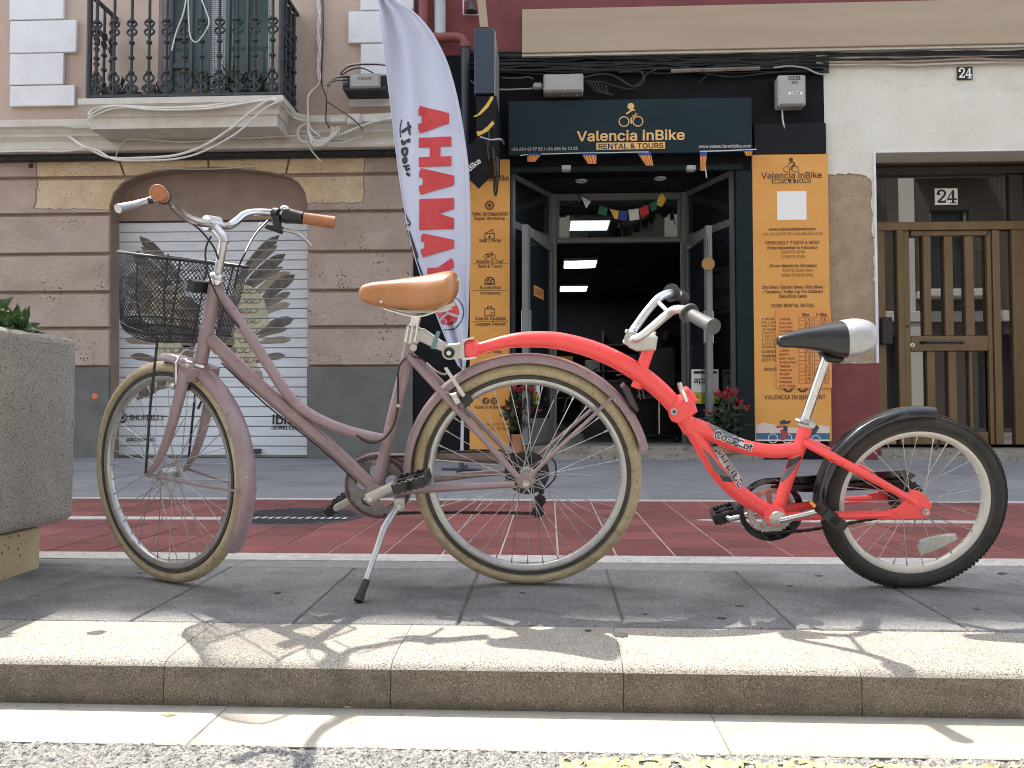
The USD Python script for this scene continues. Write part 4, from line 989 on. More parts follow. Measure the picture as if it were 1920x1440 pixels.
for i, (s, b) in enumerate((('1 HOUR', 1482), ('FULL DAY', 1485), ('HALF DAY', 1486), ('24 HOURS', 1488), ('2 DAYS', 1480), ('3 DAYS', 1480), ('4 DAYS', 1480), ('5 DAYS', 1481), ('1 WEEK', 1492), ('MONTH', 1487), ('BABY SEAT', 1497), ('CHILD SEAT', 1513), ('TANDEM', 1490), ('TRAILER', 1522), ('HELMET', 1514), ('LUGGAGE', 1522), ('PARKING', 1512), ('CITY TOUR', 1520))):
    a_ = fp(1461, 600.5 + i * 7.35, YS); mb.text(s, a_[0], a_[1], .0195, YS, 'l', width=min(fp(b, 600, YS)[0] - a_[0], .0165 * len(s)))
    if i < 17:
        for xa in (1498, 1527):
            q = LineString(pp([(xa, 594.5 + i * 7.35), (xa + 26, 594.5 + i * 7.35), (xa + 26, 601.8 + i * 7.35), (xa, 601.8 + i * 7.35), (xa, 594.5 + i * 7.35)], YS)).buffer(.0012)
            mb.ext(q, YS - .001, YS + .001)
            ptext(mb, f'{(7, 10, 8, 12, 18, 25, 32, 38, 45, 5, 6, 7, 15, 8, 2, 4, 10)[i]} €', xa + 10, xa + 22, 600.6 + i * 7.35, 4.2, YS)
ps.part('print', mb, 'brown_print', smooth=False)

# ------------------------------------------------------------------ things in and above the doorway
def bunting_pennant(t, l, tl, tr, tip, Y, twist=0.0):
    """A little striped cloth triangle; corners measured on the plane Y."""
    a, b, c = V(fp(*tl, Y)), V(fp(*tr, Y)), V(fp(*tip, Y))
    g = t.group('pennant', l)
    ww = np.hypot(*(b - a))
    bl = lambda u, v: a + (b - a) * u * (1 - v) + (c - a) * v + (b - a) * .5 * v * 0 + (b - a) * u * 0
    P = lambda u, v: tuple((a + (b - a) * u) * (1 - v) + (c + (b - a) * .55 * (u - .5)) * v)
    g.part('cloth', MB().ext([P(0, .0), P(1, 0), P(1, .5), P(1, 1), P(0, 1), P(0, .5)], Y, Y + .004), 'yellow_fabric', smooth=False)
    for i in range(4):
        u = .06 + i * .25
        g.part('stripe', MB().ext([P(u, .22), P(u + .12, .22), P(u + .12, .98), P(u, .98)], Y - .0015, Y + .0055), 'red_fabric', smooth=False)
    g.part('blue_band', MB().ext([P(0, .0), P(1, 0), P(1, .22), P(0, .22)], Y - .002, Y + .006), 'blue_fabric', smooth=False)
bt = Thing('bunting', 'string of small red and yellow striped pennants along the lower edge of the shop sign', 'bunting', o=(.4, 7.66, 2.9))
Yb = 7.66
bt.part('cord', MB().tube([(p[0], Yb, p[1]) for p in pp([(975, 292), (988, 290), (1050, 288), (1105, 287), (1160, 286), (1216, 285)], Yb)], .005, 5), 'white_fabric')
bt.part('cord', MB().tube([(p[0], Yb, p[1]) for p in pp([(1325, 333), (1322, 310), (1317, 286), (1312, 284), (1350, 283), (1418, 280)], Yb)], .006, 5), 'white_fabric')
for q in (((990, 288), (1016, 288), (996, 303)), ((1090, 287), (1118, 287), (1110, 307)), ((1195, 286), (1220, 286), (1218, 310)), ((1312, 285), (1326, 285), (1318, 320)), ((1394, 281), (1412, 281), (1404, 292))):
    bunting_pennant(bt, None, *q, Yb - .008)
pf = Thing('prayer_flags', 'sagging string of small coloured cloth flags under the lobby ceiling', 'bunting', o=(.5, 8.25, 2.7))
Yp = 8.25
pf.part('cord', MB().tube([(p[0], Yp + .003, p[1]) for p in pp([(1066, 340), (1083, 366), (1100, 378), (1128, 386), (1150, 393), (1170, 395), (1190, 393), (1210, 386), (1232, 374), (1244, 362), (1252, 340)], Yp)], .004, 5, smooth=3), 'black_cable')
for pts, m_ in ((((1080, 362), (1090, 365), (1085, 383)), 'room_wall'), (((1090, 369), (1108, 378), (1099, 391)), 'white_fabric'), (((1124, 385), (1140, 390), (1137, 405), (1121, 401)), 'green_fabric'), (((1143, 391), (1160, 395), (1158, 411), (1152, 410), (1147, 399)), 'yellow_fabric'),
                (((1160, 395), (1177, 395), (1175, 414), (1160, 412)), 'blue_fabric'), (((1178, 393), (1197, 391), (1199, 411), (1181, 414)), 'white_fabric'), (((1198, 391), (1215, 384), (1217, 400), (1203, 408)), 'red_fabric'),
                (((1217, 382), (1232, 374), (1232, 392), (1222, 397)), 'green_fabric'), (((1234, 370), (1242, 362), (1249, 374), (1241, 388), (1231, 384)), 'yellow_fabric')):
    pf.part('flag', MB().ext(pp(pts, Yp), Yp, Yp + .002), m_, smooth=False)
# leaflets and signs at the doors
LA, LB = V((rx, YB - .06)), V((fp(1331, 600, 7.76)[0], 7.76))
def on_leaf(A, B, px, py):
    best = min(np.linspace(0, 1, 400), key=lambda t: abs(proj_x(A + (B - A) * t, py) - px))
    q = A + (B - A) * best
    z = CAMH + (777 - py) / FPX * q[1]
    return q, z
def proj_x(q, py):
    d = V([q[0], q[1], 0]) - V([0, 0, 0]); w = d @ C_F; return 960 + FPX * (d @ C_R) / w
def leaflet(name, A, B, l, t, r, b, mat, lab, lines, side):
    (q0, z1), (q1, _), (_, z0) = on_leaf(A, B, l, t), on_leaf(A, B, r, t), on_leaf(A, B, (l + r) / 2, b)
    th = Thing(name, lab, 'poster', o=(*q0, z0))
    e = (q1 - q0) / np.hypot(*(q1 - q0)); n = V([-e[1], e[0]])
    if n[1] > 0 and abs(n[1]) > .0: pass
    n = n * side
    P = lambda u, o: tuple(q0 + (q1 - q0) * u + n * o)
    th.part('sheet', MB().hull([(*P(u, o), z) for u in (0, 1) for o in (.007, .010) for z in (z0, z1)]), mat)
    mb = MB()
    for u0, u1, v0, v1 in lines:
        mb.hull([(*P(u, o), z0 + (z1 - z0) * v) for u in (u0, u1) for o in (.009, .0112) for v in (v0, v1)])
    th.part('print', mb, 'black_print', smooth=False)
ln = [(.1, .9, .34 - .05 * i, .36 - .05 * i) for i in range(5)]
leaflet('notice_sheet', LA, LB, 1294, 509, 1320, 565, 'white_sheet', 'tall white notice sheet on the right door leaf below the wooden plaque', ln + [(.35, .62, .82, .9)], 1)
leaflet('notice_sheet', LA, LB, 1295, 567, 1319, 588, 'white_sheet', 'short white notice sheet on the right door leaf under the tall one', ln[:3], 1)
LA2, LB2 = V((lx, YB - .06)), V((fp(984, 600, 7.64)[0], 7.64))
leaflet('notice_sheet', LA2, LB2, 1000, 533, 1018, 558, 'orange_sheet', 'small orange notice on the left door leaf', [(.1, .9, .7, .76), (.1, .9, .5, .56), (.1, .7, .3, .36)], -1)
c = fp(1328, 495, 7.70)
pl = Thing('round_plaque', 'round wooden plaque hanging on the free edge of the right door leaf', 'plaque', o=(c[0], 7.70, c[1]))
pl.part('disc', MB().lathe([(0, 0), (.058, 0), (.062, .006), (.062, .014), (0, .014)], (c[0], 7.695, c[1]), (0, 1, 0), 26), 'plaque_wood')
pl.part('cord', MB().tube([(c[0], 7.70, c[1] + .06), (c[0] - .004, 7.71, c[1] + .26)], .004, 5), 'black_cable')
def board_sign(l, t, r, b, Y, lab, word):
    x0, x1, z0, z1 = rect(l, t, r, b, Y)
    s = Thing('door_sign', lab, 'sign', o=((x0 + x1) / 2, Y, z0))
    zm = z0 + (z1 - z0) * .33
    s.part('board', MB().box(x0, x1, Y, Y + .02, z0, z1, .008), 'white_sheet')
    s.part('yellow_field', MB().box(x0 + .002, x1 - .002, Y - .002, Y + .001, z0 + .004, zm), 'yellow_green')
    mb = MB().box(x0 + .02, x1 - .02, Y - .002, Y + .001, z1 - .045, z1 - .02)
    mb.text(word, x0 + .02, (z0 + z1) / 2 + .035, .055 if r - l > 30 else .04, Y, 'l', bold=True)
    for i in range(3):
        mb.ext(Point(x0 + .04 + i * .07, (z0 + zm) / 2).buffer(.018).difference(Point(x0 + .04 + i * .07, (z0 + zm) / 2).buffer(.008)), Y - .004, Y - .001)
    s.part('print', mb, 'black_print', smooth=False)
board_sign(1297, 692, 1348, 757, 8.06, 'white and yellow sign reading apro behind the right door leaf', 'apro')
board_sign(989, 700, 1012, 758, 8.0, 'narrow white and yellow sign behind the left door leaf', 'apr')
def flower_pot(px, Y, zb_, h, r, spread, lab, n=150):
    x = fp(px, 800, Y)[0]
    t = Thing('flower_pot', lab, 'potted plant', o=(x, Y, zb_), group='red flowering pot plants beside the shop door')
    t.part('pot', MB().lathe([(0, zb_), (r * .75, zb_), (r, zb_ + .15), (r * 1.08, zb_ + .15), (r * 1.08, zb_ + .18), (r * .9, zb_ + .18), (r * .88, zb_ + .16), (0, zb_ + .16)], (x, Y, 0), (0, 0, 1), 24), 'terracotta')
    t.part('foliage', leaf_tuft(MB(), (x, Y, zb_ + .2), n, h, 1.0, .10, .022, RNG, spread), 'leaf_dark', smooth=False)
    mb = MB()
    for _ in range(9):
        c = V((x, Y, zb_ + .26)) + V([RNG.uniform(-1, 1) * h * spread * .8, RNG.uniform(-1, .5) * h * spread * .7, RNG.uniform(.2, .9) * h])
        leaf_tuft(mb, c, 9, .03, .6, .075, .018, RNG)
    t.part('red_bracts', mb, 'bract_red', smooth=False)
flower_pot(974, 7.72, .115, .36, .075, .45, 'red flowering plant in a terracotta pot left of the doorway, beside the orange icon board')
flower_pot(1362, 7.72, .115, .36, .085, .50, 'red flowering plant right of the doorway, beside the green pillar')
# inside the dark room
oc = Thing('office_chair', 'dark swivel chair on a thin silver column in the shop', 'chair', o=(1.22, 9.2, FLOOR))
oc.part('column', MB().tube([(1.22, 9.2, FLOOR + .05), (1.22, 9.2, .62)], .018, 10), 'chrome')
for i in range(5):
    a = i * 2 * PI / 5 + .3
    oc.part('leg', MB().tube([(1.22, 9.2, FLOOR + .07), (1.22 + .28 * math.cos(a), 9.2 + .28 * math.sin(a), FLOOR + .045)], .016, 6).ball((1.22 + .28 * math.cos(a), 9.2 + .28 * math.sin(a), FLOOR + .027), .026, 1), 'black_plastic')
oc.part('seat', MB().box(.98, 1.46, 8.98, 9.42, .62, .70, .03), 'black_plastic'); oc.part('backrest', MB().box(1.0, 1.44, 9.42, 9.48, .78, 1.25, .02), 'black_plastic')
sf = Thing('shelf_unit', 'dark shelf with a few boxes against the back wall of the shop', 'shelf', o=(1.1, 17.3, FLOOR))
for z in (.25, .8, 1.35, 1.9):
    sf.part('shelf', MB().box(-.2, 2.4, 17.05, 17.48, z, z + .03), 'grey_frame')
for x in (-.24, 1.1, 2.4):
    sf.part('upright', MB().box(x, x + .04, 17.05, 17.48, FLOOR, 2.2), 'grey_frame')
for x, z, w_, h, m_, lab in ((.1, 1.382, .4, .3, 'orange_sheet', 'orange box on the back shelf of the shop'), (.75, 1.382, .3, .22, 'grey_box', 'pale grey box on the back shelf of the shop'), (1.4, 1.382, .45, .34, 'blue_print', 'dark blue box on the back shelf of the shop'), (.4, .832, .5, .36, 'sill_stone', 'brown cardboard box on the middle back shelf of the shop')):
    single('storage_box', MB().box(x, x + w_, 17.08, 17.42, z, z + h, .006), m_, lab, 'box')
for k in range(3):
    c = V([(1.0, .75, 1.7)[k], (12.6, 14.2, 15.6)[k], FLOOR + .34])
    rb_ = Thing('rental_bicycle', ('orange framed bicycle parked nearest the door inside the shop', 'grey framed bicycle parked in the middle of the shop', 'orange framed bicycle parked deepest inside the shop')[k], 'bicycle', o=(c[0], c[1], FLOOR), group='rental bicycles inside the shop')
    for dx in (-.5, .5):
        t = np.linspace(0, 2 * PI, 25)
        rb_.part('wheel', MB().tube([c + [dx + .32 * math.cos(q), 0, .32 * math.sin(q)] for q in t], .016, 6, cap=False), 'black_tyre')
    rb_.part('frame', MB().tube([c + [.5, 0, 0], c + [.12, 0, .40], c + [-.36, 0, .42], c + [.02, 0, -.04], c + [.5, 0, 0]], .016, 6).tube([c + [.12, 0, .5], c + [.02, 0, -.04]], .016, 6).tube([c + [-.34, 0, .58], c + [-.5, 0, 0]], .016, 6), 'silver_paint' if k % 2 else 'orange_sheet')
    rb_.part('handlebar', MB().tube([c + [-.28, -.26, .64], c + [-.36, -.05, .60], c + [-.36, .05, .60], c + [-.28, .26, .64]], .012, 6), 'brushed')
    rb_.part('saddle', MB().ball(c + [.14, 0, .54], (.13, .07, .035), 1), 'black_vinyl')
dk = Thing('desk', 'dark desk with a yellow green front strip in the shop', 'desk', o=(1.1, 10.4, FLOOR))
dk.part('top', MB().box(.4, 1.9, 10.1, 10.8, .86, .90, .004), 'black_plastic'); dk.part('front', MB().box(.42, 1.88, 10.14, 10.17, FLOOR, .859), 'black_plastic')
dk.part('strip', MB().box(1.2, 1.75, 10.12, 10.139, .66, .72), 'yellow_green')
mo = Thing('monitor', 'black computer screen standing on the desk in the shop', 'screen', o=(1.65, 10.4, .90))
mo.part('screen', MB().box(1.42, 1.88, 10.38, 10.41, 1.02, 1.42, .006), 'black_gloss'); mo.part('foot', MB().box(1.60, 1.70, 10.40, 10.43, .90, 1.1).box(1.52, 1.78, 10.32, 10.5, .90, .912), 'black_plastic')
mb = MB(); mb.text('PHILIPS', 1.65, 1.028, .016, 10.379)
for i, (x, hue) in enumerate(((985, 'black_rubber'), (1008, 'red_fabric'))):
    Ys = 8.9
    x0, z0 = fp(x, 640, Ys)
    tr = Thing('kick_scooter', f'upright scooter handlebar with {"dark" if i == 0 else "red"} grips behind the left door leaf', 'scooter', o=(x0, Ys, FLOOR))
    tr.part('stem', MB().tube([(x0, Ys, FLOOR + .1), (x0, Ys, z0 + .12)], .014, 8), 'brushed')
    tr.part('grips', MB().tube([(x0 - .09, Ys, z0 + .13), (x0 + .09, Ys, z0 + .13)], .017, 8), hue)
    tr.part('deck', MB().box(x0 - .06, x0 + .06, Ys - .1, Ys + .5, FLOOR + .06, FLOOR + .09, .01), 'black_plastic')
    tr.part('wheel', MB().lathe([(.0, -.012), (.05, -.012), (.055, 0), (.05, .012), (0, .012)], (x0, Ys - .04, FLOOR + .055), (1, 0, 0), 18), 'black_rubber')

# ------------------------------------------------------------------ pipes, boxes and cables on the walls
def T3(pts, Y):
    return [(*(lambda p: (p[0], q[2] if len(q) > 2 else Y, p[1]))(fp(q[0], q[1], q[2] if len(q) > 2 else Y)),) for q in pts]
dp = Thing('drain_pipe', 'red drain pipe that bends and runs on down in dark paint beside the flag', 'pipe', o=(-1.0, 7.7, 2.5))
dp.part('red_pipe', MB().tube(T3([(794, -140), (794, 40), (796, 60), (806, 69), (830, 70), (856, 70), (868, 74), (872, 84)], 7.70), .045, 12, smooth=3), 'red_pipe')
dp.part('dark_pipe', MB().tube(T3([(872, 86), (873, 180), (874, 330)], 7.70), .043, 12), 'dark_pipe')
dp.part('collar', MB().tube(T3([(872, 80), (872.2, 90)], 7.70), .052, 12), 'red_pipe')
dp = Thing('down_pipe', 'pale grey downpipe ending above the dark shop front', 'pipe', o=(-1.0, 7.7, 3.9))
dp.part('pipe', MB().tube(T3([(825, -140), (825, 76)], 7.72), .054, 14), 'grey_pipe'); dp.part('collar', MB().tube(T3([(825, -6), (825, 4)], 7.72), .06, 14), 'grey_pipe')
br = Thing('wall_bracket', 'small metal bracket on the red wall above the projecting sign', 'bracket', o=(-.7, 7.75, 4.1))
br.part('frame', MB().tube(T3([(869, -10), (869, 28), (900, 28)], 7.74), .008, 6).tube(T3([(869, 0), (900, -2)], 7.74), .008, 6), 'brushed'); br.part('bell', MB().lathe([(.02, .1), (.03, .06), (.055, .0), (.0, .0)], T3([(884, 22)], 7.74)[0], (0, 0, 1), 16), 'dark_pipe')
def utility_box(name, l, t, r, b, Y0, Y1, mat, lab, words=(), ink='black_print', extra=None):
    x0, x1, z0, z1 = rect(l, t, r, b, Y0)
    u = Thing(name, lab, 'utility box', o=((x0 + x1) / 2, Y0, z0))
    u.part('case', MB().box(x0, x1, Y0, Y1, z0, z1, .012), mat)
    u.part('lid', MB().box(x0 + .012, x1 - .012, Y0 - .008, Y0 + .002, z0 + .012, z1 - .012, .005), mat)
    mb = MB()
    for s, fx, fz, h in words:
        mb.text(s, x0 + (x1 - x0) * fx, z0 + (z1 - z0) * fz, h, Y0 - .008, 'c', bold=True)
    if words:
        u.part('lettering', mb, ink, smooth=False)
    return u, (x0, x1, z0, z1)
u, R4 = utility_box('meter_box', 1459, 140, 1511, 198, 7.66, 7.795, 'grey_box', 'beige grey box marked DIGI on the black wall right of the shop sign', (('DIGI', .58, .82, .035), ('333', .58, .70, .022)))
mb = MB().box(R4[0] + .09, R4[0] + .22, 7.6505, 7.653, R4[2] + .10, R4[2] + .125)
u.part('white_label', mb, 'white_sheet'); u.part('lettering', MB().text('119142', R4[0] + .155, R4[2] + .105, .016, 7.6504, bold=True), 'black_print', smooth=False)
u.part('bracket', MB().tube([(R4[0] + .06, 7.75, R4[2]), (R4[0] + .065, 7.76, R4[2] - .09), (R4[0] + .09, 7.77, R4[2] - .21)], .008, 6), 'brushed')
u, R5 = utility_box('junction_box', 1019, 138, 1094, 172, 7.64, 7.79, 'grey_box', 'grey junction box among the black cables above the shop sign')
for i in range(3):
    u.part('gland', MB().tube([(R5[0] + .05 + .13 * i, 7.72, R5[2] - .015), (R5[0] + .05 + .13 * i, 7.72, R5[2] + .01)], .012, 8), 'brushed')
u.part('plug', MB().box(R5[0] - .10, R5[0] - .01, 7.70, 7.76, R5[2] + .06, R5[2] + .12, .015), 'grey_box')
u, R6 = utility_box('junction_box', 655, 137, 713, 165, 7.55, 7.80, 'grey_box', 'pale grey box with black cable tails standing on the cornice', (('5 201101', .5, .55, .02),))
for i in range(7):
    u.part('connector', MB().tube([(R6[0] - .07, 7.58 + .01 * (i % 3), R6[2] + .01 + .018 * i), (R6[0] + .01, 7.58, R6[2] + .01 + .018 * i)], .009, 6), 'black_rubber')
    u.part('connector', MB().tube([(R6[1] - .01, 7.58, R6[2] + .01 + .018 * i), (R6[1] + .07, 7.58, R6[2] + .01 + .018 * i)], .009, 6), 'black_rubber')
u.part('base', MB().box(R6[0] - .06, R6[1] + .06, 7.56, 7.79, R6[2] - .02, R6[2] + .02, .008), 'black_rubber')
def cables(name, lab, runs, group=None):
    """runs: (picture positions with optional depth, default depth, radius, look)"""
    o = T3([runs[0][0][0]], runs[0][1])[0]
    t = Thing(name, lab, 'cables' if len(runs) > 1 else 'cable', o=o, group=group)
    for pts, Y, r, m_ in runs:
        t.part('cable', MB().tube(T3(pts, Y), r * (1.25 if m_ == 'white_cable' else 1), 6, smooth=5), m_)
    return t
W, K = 'white_cable', 'black_cable'
cables('cable_bundle', 'white cables clipped along the front of the balcony slab', [
    ([(166, 216), (176, 205, 7.29), (215, 198), (300, 202), (380, 199), (470, 188), (505, 184), (524, 188), (540, 203, 7.5), (560, 216, 7.6), (620, 219, 7.62), (735, 214, 7.62)], 7.27, .011, W),
    ([(166, 222), (180, 209, 7.29), (215, 199), (290, 206), (390, 204), (470, 192), (508, 186), (526, 194), (542, 212, 7.5), (565, 226, 7.6), (625, 230, 7.62)], 7.26, .008, W),
    ([(164, 226), (186, 213, 7.29), (220, 203), (300, 203), (400, 200), (460, 192), (500, 186), (520, 192), (538, 206, 7.5), (556, 222, 7.6)], 7.265, .007, W)])
cables('cable_bundle', 'two white cables clipped to the cornice left of the balcony', [
    ([(-40, 230), (30, 227), (100, 227), (150, 229), (176, 232)], 7.62, .010, W), ([(-40, 236), (12, 235), (40, 237), (95, 234), (140, 239), (165, 238), (176, 233)], 7.61, .009, W)])
cables('loose_cable', 'white cable that droops from the balcony corner across the arch stones', [([(522, 187), (500, 190), (470, 210), (430, 243), (380, 274), (330, 291), (270, 296), (210, 296), (180, 286), (150, 270), (130, 256, 7.66)], 7.25, .0095, W)])
cables('loose_cable', 'thinner white cable drooping just below its neighbour across the arch stones', [([(524, 190), (495, 205), (450, 245), (410, 270), (365, 290), (320, 299), (260, 301), (215, 299), (185, 283), (165, 278), (120, 284), (60, 283), (-20, 285, 7.6)], 7.24, .007, W)])
cables('loose_cable', 'thin white cable arching up from the bare stone toward the balcony underside', [([(217, 299, 7.78), (219, 288, 7.7), (227, 272), (240, 262), (280, 262), (330, 266), (360, 266), (400, 262)], 7.62, .005, W)])
cables('loose_cable', 'dark thin cable looping over the arch top', [([(300, 290, 7.79), (312, 272), (325, 260), (340, 258), (352, 268), (362, 290, 7.79)], 7.66, .004, 'grey_box')])
cables('loose_cable', 'thin white cable under the cornice between balcony and twisted cables', [([(425, 257), (470, 259), (520, 256), (570, 255), (620, 260, 7.66), (645, 262, 7.68)], 7.60, .006, W)])
cables('loose_cable', 'thin pale cable lying along the top of the arch recess', [([(280, 320), (300, 315), (350, 317), (420, 316), (478, 311)], 7.78, .004, W)])
cables('cable_bundle', 'twisted brownish cables coming down the stucco wall right of the balcony', [
    ([(598 + 2.5 * math.sin(k * .9 + p), -60 + k * 9 if k < 24 else 156) for k in range(24)] + [(596, 160), (583, 172, 7.6), (577, 185, 7.57), (578, 215, 7.57), (582, 240, 7.57), (600, 255, 7.57)], 7.78, .008, m_) for p, m_ in ((0, W), (2.1, 'grey_box'), (4.2, W))] + [([(604, -60), (606, 60), (603, 130), (604, 160), (612, 185, 7.57), (611, 225, 7.57), (618, 240, 7.57)], 7.775, .006, K)])
lp = [([(622 + 4 * i, 238), (622 + 4 * i, 250 - i), (612 - 2 * i, 262 + 3 * i), (596 - 3 * i, 266 + 2 * i), (582 - i, 252), (577, 232), (578, 214)], 7.56 - .01 * i, .006, W) for i in range(4)]
cables('cable_bundle', 'loops of white wire hanging below a plaster clogged connector on the cornice', lp + [([(577, 232), (563, 238), (558, 250), (565, 264), (582, 267), (612, 260), (640, 252), (690, 232), (735, 222)], 7.57, .010, W), ([(578, 246), (574, 262), (584, 282), (602, 303)], 7.57, .005, W), ([(680, 255), (660, 262), (640, 268)], 7.6, .005, W)])
cables('loose_cable', 'white wire hanging in a slack loop in front of the balcony door', [([(352, -30), (354, 40), (357, 68), (366, 79), (378, 70), (392, 44), (386, 20), (374, -10)], 7.29, .005, W)])
cables('loose_cable', 'white wire slanting down across the balcony railing', [([(352, -30), (345, 20), (330, 62), (322, 95)], 7.28, .005, W)])
cables('loose_cable', 'thin black wire slanting across the cornice below the grey box', [([(612, 190), (640, 208), (665, 226), (682, 245)], 7.56, .005, K)])
cables('cable_bundle', 'black wires bowing out of the grey box on the cornice', [([(700, 137), (680, 128), (660, 130), (645, 138), (640, 141)], 7.6, .006, K), ([(735, 124), (700, 121), (660, 123), (642, 134), (640, 142), (655, 144)], 7.58, .006, K), ([(736, 122), (690, 118), (650, 122)], 7.59, .005, W)] +
       [([(652, 142 + 3 * i), (635 - 2 * i, 143 + 3 * i), (622 - 3 * i, 152 + 2 * i), (616, 166), (612, 182)], 7.57 - .008 * i, .005, K if i % 2 else 'grey_box') for i in range(5)])
cn = Thing('cable_connector', 'plaster clogged white connector on the cornice with wires below', 'connector', o=(*T3([(640, 225)], 7.58)[0],))
x0, x1, z0, z1 = rect(618, 221, 650, 231, 7.58); cn.part('block', MB().box(x0, x1, 7.56, 7.63, z0, z1, .014), 'cream_trim')
x0, x1, z0, z1 = rect(650, 214, 678, 235, 7.60); cn.part('cover', MB().box(x0, x1, 7.57, 7.64, z0, z1, .016), 'cream_trim')
runs = []
rg = np.random.default_rng(3)
for i in range(24):
    y0 = 100 + 36 * (i / 23) ** 1.3 + rg.uniform(-2, 2)
    runs.append(([(x, y0 - (x - 900) * .004 + rg.normal(0, 3.0) * (1 if 950 < x < 1500 else .5)) for x in np.arange(872, 1560, 62)], 7.775 - .006 * (i % 5), rg.uniform(.006, .012), K if i % 5 else 'dark_pipe'))
cables('cable_bundle', 'thick bundle of black cables sagging along the black wall above the shop sign', runs)
runs = []
for i, (y0, m_, r) in enumerate(((96, W, .011), (101, K, .012), (105, K, .011), (109, W, .009), (112, K, .011), (116, 'beige_beam', .011), (122, 'cream_trim', .012), (107, 'grey_box', .007))):
    runs.append(([(x, y0 - (x - 1545) * .012 + rg.normal(0, 1.4)) for x in np.arange(1530, 2100, 58)], 7.77 - .008 * (i % 3), r, m_))
cables('cable_bundle', 'black and painted cables running under the beige beam along the cream wall', runs)
runs = [([(1094, 146), (1120, 140), (1150, 142), (1185, 162), (1205, 155), (1206, 140), (1195, 134), (1160, 136)], 7.73, .010, K), ([(1094, 152), (1130, 155), (1165, 165), (1190, 165), (1212, 140), (1235, 128)], 7.74, .009, K), ([(880, 150), (900, 162), (940, 168), (1000, 166), (1019, 166)], 7.75, .007, 'grey_box'),
        ([(940, 146), (970, 147), (990, 145), (1000, 148)], 7.75, .009, 'dark_pipe'), ([(1310, 155), (1330, 138), (1345, 130)], 7.76, .006, K), ([(1545, 140), (1530, 137), (1510, 128), (1480, 124), (1450, 127)], 7.74, .008, 'grey_box')]
runs += [([(1100 + 7 * i, 150 + 2 * i), (1108 + 6 * i, 162 + 2 * i), (1118 + 5 * i, 172 + i), (1140 + 2 * i, 178)], 7.72 - .01 * (i % 3), .008, K) for i in range(6)]
cables('cable_bundle', 'tangled black cable loops beside the grey junction box', runs)
sl = Thing('cable_duct', 'thin pale duct lying under the cable bundle above the shop sign', 'duct', o=(*T3([(1340, 130)], 7.74)[0],))
sl.part('duct', MB().tube(T3([(1258, 133), (1425, 128)], 7.73), .017, 4), 'sill_stone')
for i, x in enumerate((972, 1055, 1148, 1312, 1380, 1458)):
    pass

# ------------------------------------------------------------------ projecting sign, little hanging bicycle
Yn = 7.1
x0, x1, z0, z1 = rect(889, 53, 927, 175, Yn)
js = Thing('projecting_sign', 'dark navy box sign sticking out from the wall above the orange icon board', 'sign', o=((x0 + x1) / 2, Yn, z0))
js.part('box', MB().box(x0, x1, Yn, 7.72, z0, z1, .004), 'navy_panel')
js.part('edge_strip', MB().box(x1 + .0005, x1 + .006, Yn + .01, 7.70, z0 - .02, z1 - .02), 'brushed')
for a, b in ((.012, .012), (-.012, .012), (.012, -.012), (-.012, -.012)):
    js.part('screw', MB().ball(((x0 if a > 0 else x1) + a, Yn, (z0 if b > 0 else z1) + b), .004, 1), 'brushed')
xa, xb, za, zb_ = rect(894, -90, 916, 53, 7.35)
js.part('bracket', MB().hull([(x, y, z) for x, z in ((xa - .05, zb_), (xa + .03, zb_), (xb, za + .003), (xb - .075, za + .003)) for y in (7.33, 7.37)]), 'beige_beam')
x0, x1, z0, z1 = rect(891, 177, 931, 298, Yn)
js.part('lower_panel', MB().box(x0 + .01, x1 - .004, Yn + .02, 7.70, z0, z1, .006), 'sign_black')
tb = Thing('black_bag', 'black hanging banner with white Bike lettering beside the little bicycle', 'banner', o=(*T3([(885, 290)], 6.98)[0],))
q = pp([(876, 272), (892, 262), (912, 300), (916, 332), (897, 352), (880, 335)], 6.98)
tb.part('cloth', MB().ext(q, 6.98, 7.02), 'sign_black')
a = V(fp(884, 322, 6.975)); M = np.eye(4); ca, sa = math.cos(math.radians(38)), math.sin(math.radians(38))
M[:3, 0] = (ca, 0, sa); M[:3, 1] = (-sa, 0, ca); M[:3, 2] = (0, -1, 0); a = V(fp(880, 322, 6.978)); M[:3, 3] = (a[0], 6.979, a[1])
tb.part('lettering', MB().text('Bike', 0, 0, .048, 0, 'l', True, M=M), 'white_sheet', smooth=False)
hb = Thing('hanging_bicycle', 'small rusty old bicycle hung as a shop sign under the navy box', 'bicycle', o=(*T3([(915, 290)], 6.95)[0],))
wc = V(T3([(930, 331)], 6.90)[0]); wd = V(T3([(914, 268)], 7.25)[0])
ax = V([.985, .17, 0.0])
for c, r in ((wc, .155), (wd, .155)):
    t = np.linspace(0, 2 * PI, 33)
    u_, v_ = np.cross(ax, [0, 0, 1.0]), V([0, 0, 1.0])
    hb.part('wheel', MB().tube([c + r * (math.cos(k) * u_ + math.sin(k) * v_) for k in t], .009, 6, cap=False).tube([c - .02 * ax, c + .02 * ax], .012, 8), 'black_rubber')
    mb = MB()
    for k in np.linspace(0, PI, 9)[:-1]:
        mb.tube([c - r * (math.cos(k) * u_ + math.sin(k) * v_), c + r * (math.cos(k) * u_ + math.sin(k) * v_)], .0016, 4)
    hb.part('spokes', mb, 'chain', smooth=False)
m0 = (wc + wd) / 2 + V([-.02, 0, .10])
hb.part('frame', MB().tube([wc, wc + V([-.03, .05, .26]), m0, wd], .010, 6).tube([wd, wd + V([-.02, -.05, .25]), m0 + V([0, 0, -.12]), wc + V([-.03, .05, .22])], .010, 6), 'chain')
